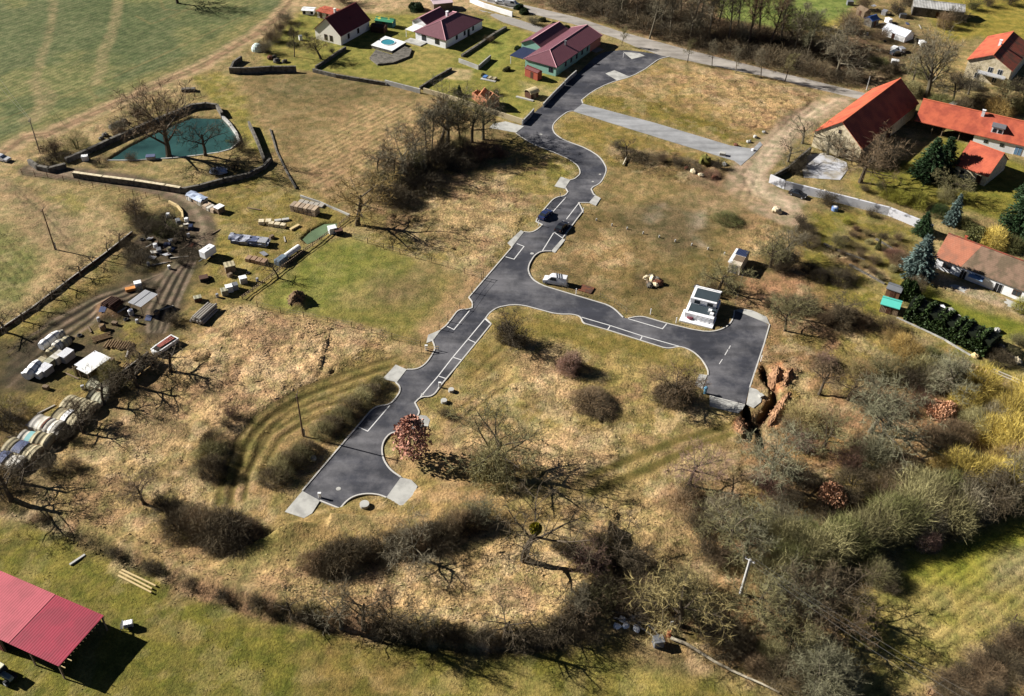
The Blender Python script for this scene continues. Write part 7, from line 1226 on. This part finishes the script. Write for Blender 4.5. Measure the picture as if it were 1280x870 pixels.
# spoil heaps of fresh orange soil beside the trenches
M_SOIL = mat('fresh_orange_soil', A(188, 144, 108), .35, 1.6, .95, c2=A(150, 112, 82), c2scale=.7, bump=.12)
def spoil(label, pts, wd, h, seed):
    """crumbly heap: fine ridge with clods of every size on and round it"""
    w_ = [G(*q) for q in L(pts)]; base = w_[0]; r = random.Random(seed); mb = MB(); n = len(w_); v = []; f = []; S = 9; M_ = S*(n-1); k = 15
    for i in range(M_+1):
        q = min(i//S, n-2); a, b = w_[q], w_[q+1]; p = a.lerp(b, (i-q*S)/S)-base; d = (b-a).normalized(); s_ = Vector((-d.y, d.x, 0)); e = max(.05, math.sin(math.pi*(.04+.92*i/M_))**.5)*r.uniform(.8, 1.1)
        for c in range(k):
            x = -1+2*c/(k-1); z = (1-abs(x)**1.3)*e; g = p+s_*x*wd/2*e; v.append((g.x+r.uniform(-.1, .1), g.y+r.uniform(-.1, .1), g.z-.25+(h+.25)*z+r.uniform(-.16, .16)*min(1, z*3)))
    for i in range(M_): f += [(i*k+c, (i+1)*k+c, (i+1)*k+c+1, i*k+c+1) for c in range(k-1)]
    mb.add(v, f)
    for c in range(45):
        q = r.choice(v); s2 = r.uniform(.06, .24); mb.blob((q[0]+r.gauss(0, .25), q[1]+r.gauss(0, .25), q[2]+.02 if r.random() < .6 else .05), (s2*1.2, s2, s2*.8), 6, .3, c)
    o = mb.build('soil_heap', M_SOIL, None, base); tag(o, label, 'soil heap', 'soil heaps by the trenches'); return o
spoil('wide orange soil heap at the top of the curved trench', '967,486 969,474 971,461', 3.0, 1.0, 1); spoil('darker orange soil heap right beside the wide one', '980,484 984,472 989,463', 2.3, .8, 2); spoil('longest orange soil heap, running down beside the trench', '987,492 978,508 969,522 961,535', 2.5, .9, 3); spoil('lower orange soil heap left of the twin trenches', '922,524 925,534 927,544', 2.4, .8, 4)
spoil('brown earth mound standing on the worn lawn', '364,384 371,377 380,369', 3.6, 1.5, 5).data.materials[0] = mat('brown_earth', A(126, 102, 74), .3, 1.4, .95)
for q, lab in (('1030,306 1052,316 1080,326', 'upper stone bed edging in the sloping garden'), ('1062,332 1085,345 1105,356', 'lower stone bed edging in the sloping garden'), ('1095,300 1112,310 1122,322', 'right stone bed edging in the sloping garden')): wall('bed_edging', lab, L(q), .5, .45, M_GSTONE, 'edging')
zone('on the garden beds', 'low plants of the garden beds', 'scrub 1042 312 1.4 straw; scrub 1052 318 1.4 brown; scrub 1064 326 1.6 dark; scrub 1078 334 1.4 straw; scrub 1090 342 1.6 brown; scrub 1100 350 1.4 olive; scrub 1070 288 1.4 red; scrub 1082 294 1.4 straw; scrub 1104 314 1.6 dark; scrub 1112 306 1.4 straw; scrub 1066 296 1.5 brown; haze 1086 304 1.2 olive 2.4; haze 1056 300 1.3 dark 2.6; haze 1116 338 1.6 olive 3')

# more clutter of the yard: tyres, planks, drums, sheets
clut = random.Random(31); CL = [('tyre', 'black tyre'), ('plank', 'weathered plank'), ('drum', 'dull metal drum'), ('sheet', 'bent metal sheet'), ('box', 'wooden box'), ('plank', 'pale plank')]
def clutter(where, group, pts):
    cnt = {}; tot = {}
    pts = sorted(pts)
    for i, q in enumerate(pts): tot[CL[i % 6][1]] = tot.get(CL[i % 6][1], 0)+1
    for i, q in enumerate(pts):
        nm, ad = CL[i % 6]; cnt[ad] = cnt.get(ad, 0)+1; lab = f'{ad} {where}' if tot[ad] == 1 else f'{ORD[cnt[ad]-1]} {ad} from the left {where}'; mb = MB(); c2 = None
        if nm == 'tyre': mb.tube([(.42*math.cos(a*.6283), .42*math.sin(a*.6283), .16) for a in range(11)], .15, 6); m = M_BLACK
        elif nm == 'plank': mb.box((0, 0, .12), (clut.uniform(2, 4), .3, .16), tilt=.03); m = M_GLOG if 'pale' in ad else M_WOOD
        elif nm == 'drum': mb.tube([(0, 0, -.1), (0, 0, .8), (0, 0, .9)], [.32, .32, .28], 12); m = M_GALV
        elif nm == 'sheet': mb.add([(-.9, -.6, .08), (.9, -.6, .12), (.9, .6, .3), (-.9, .6, .22), (-.9, -.6, .05), (.9, -.6, .09), (.9, .6, .27), (-.9, .6, .19)], [(0, 1, 2, 3), (7, 6, 5, 4), (0, 4, 5, 1), (1, 5, 6, 2), (2, 6, 7, 3), (3, 7, 4, 0)]); m = clut.choice((M_GALV, M_BRONZE, M_TARPB))
        else: mb.bbox((0, 0, .35), (1.1, .8, .8)); m = M_WOOD
        o = mb.build({'tyre': 'tyre', 'plank': 'plank', 'drum': 'drum', 'sheet': 'metal_sheet', 'box': 'wooden_box'}[nm], m, None, G(*q), clut.uniform(0, 3)); tag(o, lab, nm if nm != 'sheet' else 'metal sheet', group)
clutter('in the dark scrap corner', 'scrap corner clutter', [(178, 300), (184, 310), (190, 322), (196, 306), (203, 318), (208, 328), (214, 312), (219, 302), (224, 322), (230, 310), (236, 296), (228, 288), (200, 330), (186, 332), (212, 336), (240, 308)])
clutter('round the corrugated shelter', 'shelter clutter', [(150, 392), (158, 400), (166, 396), (172, 404), (186, 398), (196, 392), (206, 386), (130, 392), (124, 402), (144, 406), (112, 412), (100, 420)])
clutter('on the grass of the middle yard', 'middle yard clutter', [(262, 348), (272, 372), (288, 346), (310, 342), (330, 318), (340, 298), (296, 300), (318, 262), (270, 290), (356, 300), (286, 330), (322, 352)])
clutter('beside the covered wood stacks', 'wood stack clutter', [(22, 545), (40, 530), (58, 512), (84, 500), (104, 486), (124, 460), (140, 452), (160, 440), (30, 470), (58, 486), (90, 470), (18, 590)])
clutter('on the allotment at the top', 'allotment clutter', [(1064, 24), (1072, 10), (1084, 44), (1096, 14), (1102, 30), (1112, 16), (1124, 14), (1134, 30), (1140, 44), (1106, 52), (1092, 8), (1150, 34)])

boulders([((814, 346), .7, 'upper grey lump of the broken stone heap', M_GSTONE), ((819, 357), .8, 'lower pale lump of the broken stone heap', M_STONE), ((810, 354), .6, 'left brown lump of the broken stone heap', M_WOOD), ((822, 349), .6, 'right grey lump of the broken stone heap', M_GSTONE)], 'broken stone heap lumps')
boulders([((866, 216), .9, 'pale stump in the brush row below the path', M_STONE), ((876, 220), .8, 'tan clod in the brush row below the path', M_STONE), ((858, 212), .7, 'red-brown clod in the brush row below the path', M_BRONZE), ((893, 222), .9, 'dark clod at the right end of the brush row', M_BRONZE), ((906, 206), .8, 'pale rock beside the mossy mound', M_CONC)], 'brush row clods')
t = logs('leaning bleached trunk beside the dark brush below the path', (781, 203), 1, 5.0, .2, 1.3, mat('bleached_bark', A(214, 202, 176)), 1, bearers=False, name='bleached_log')
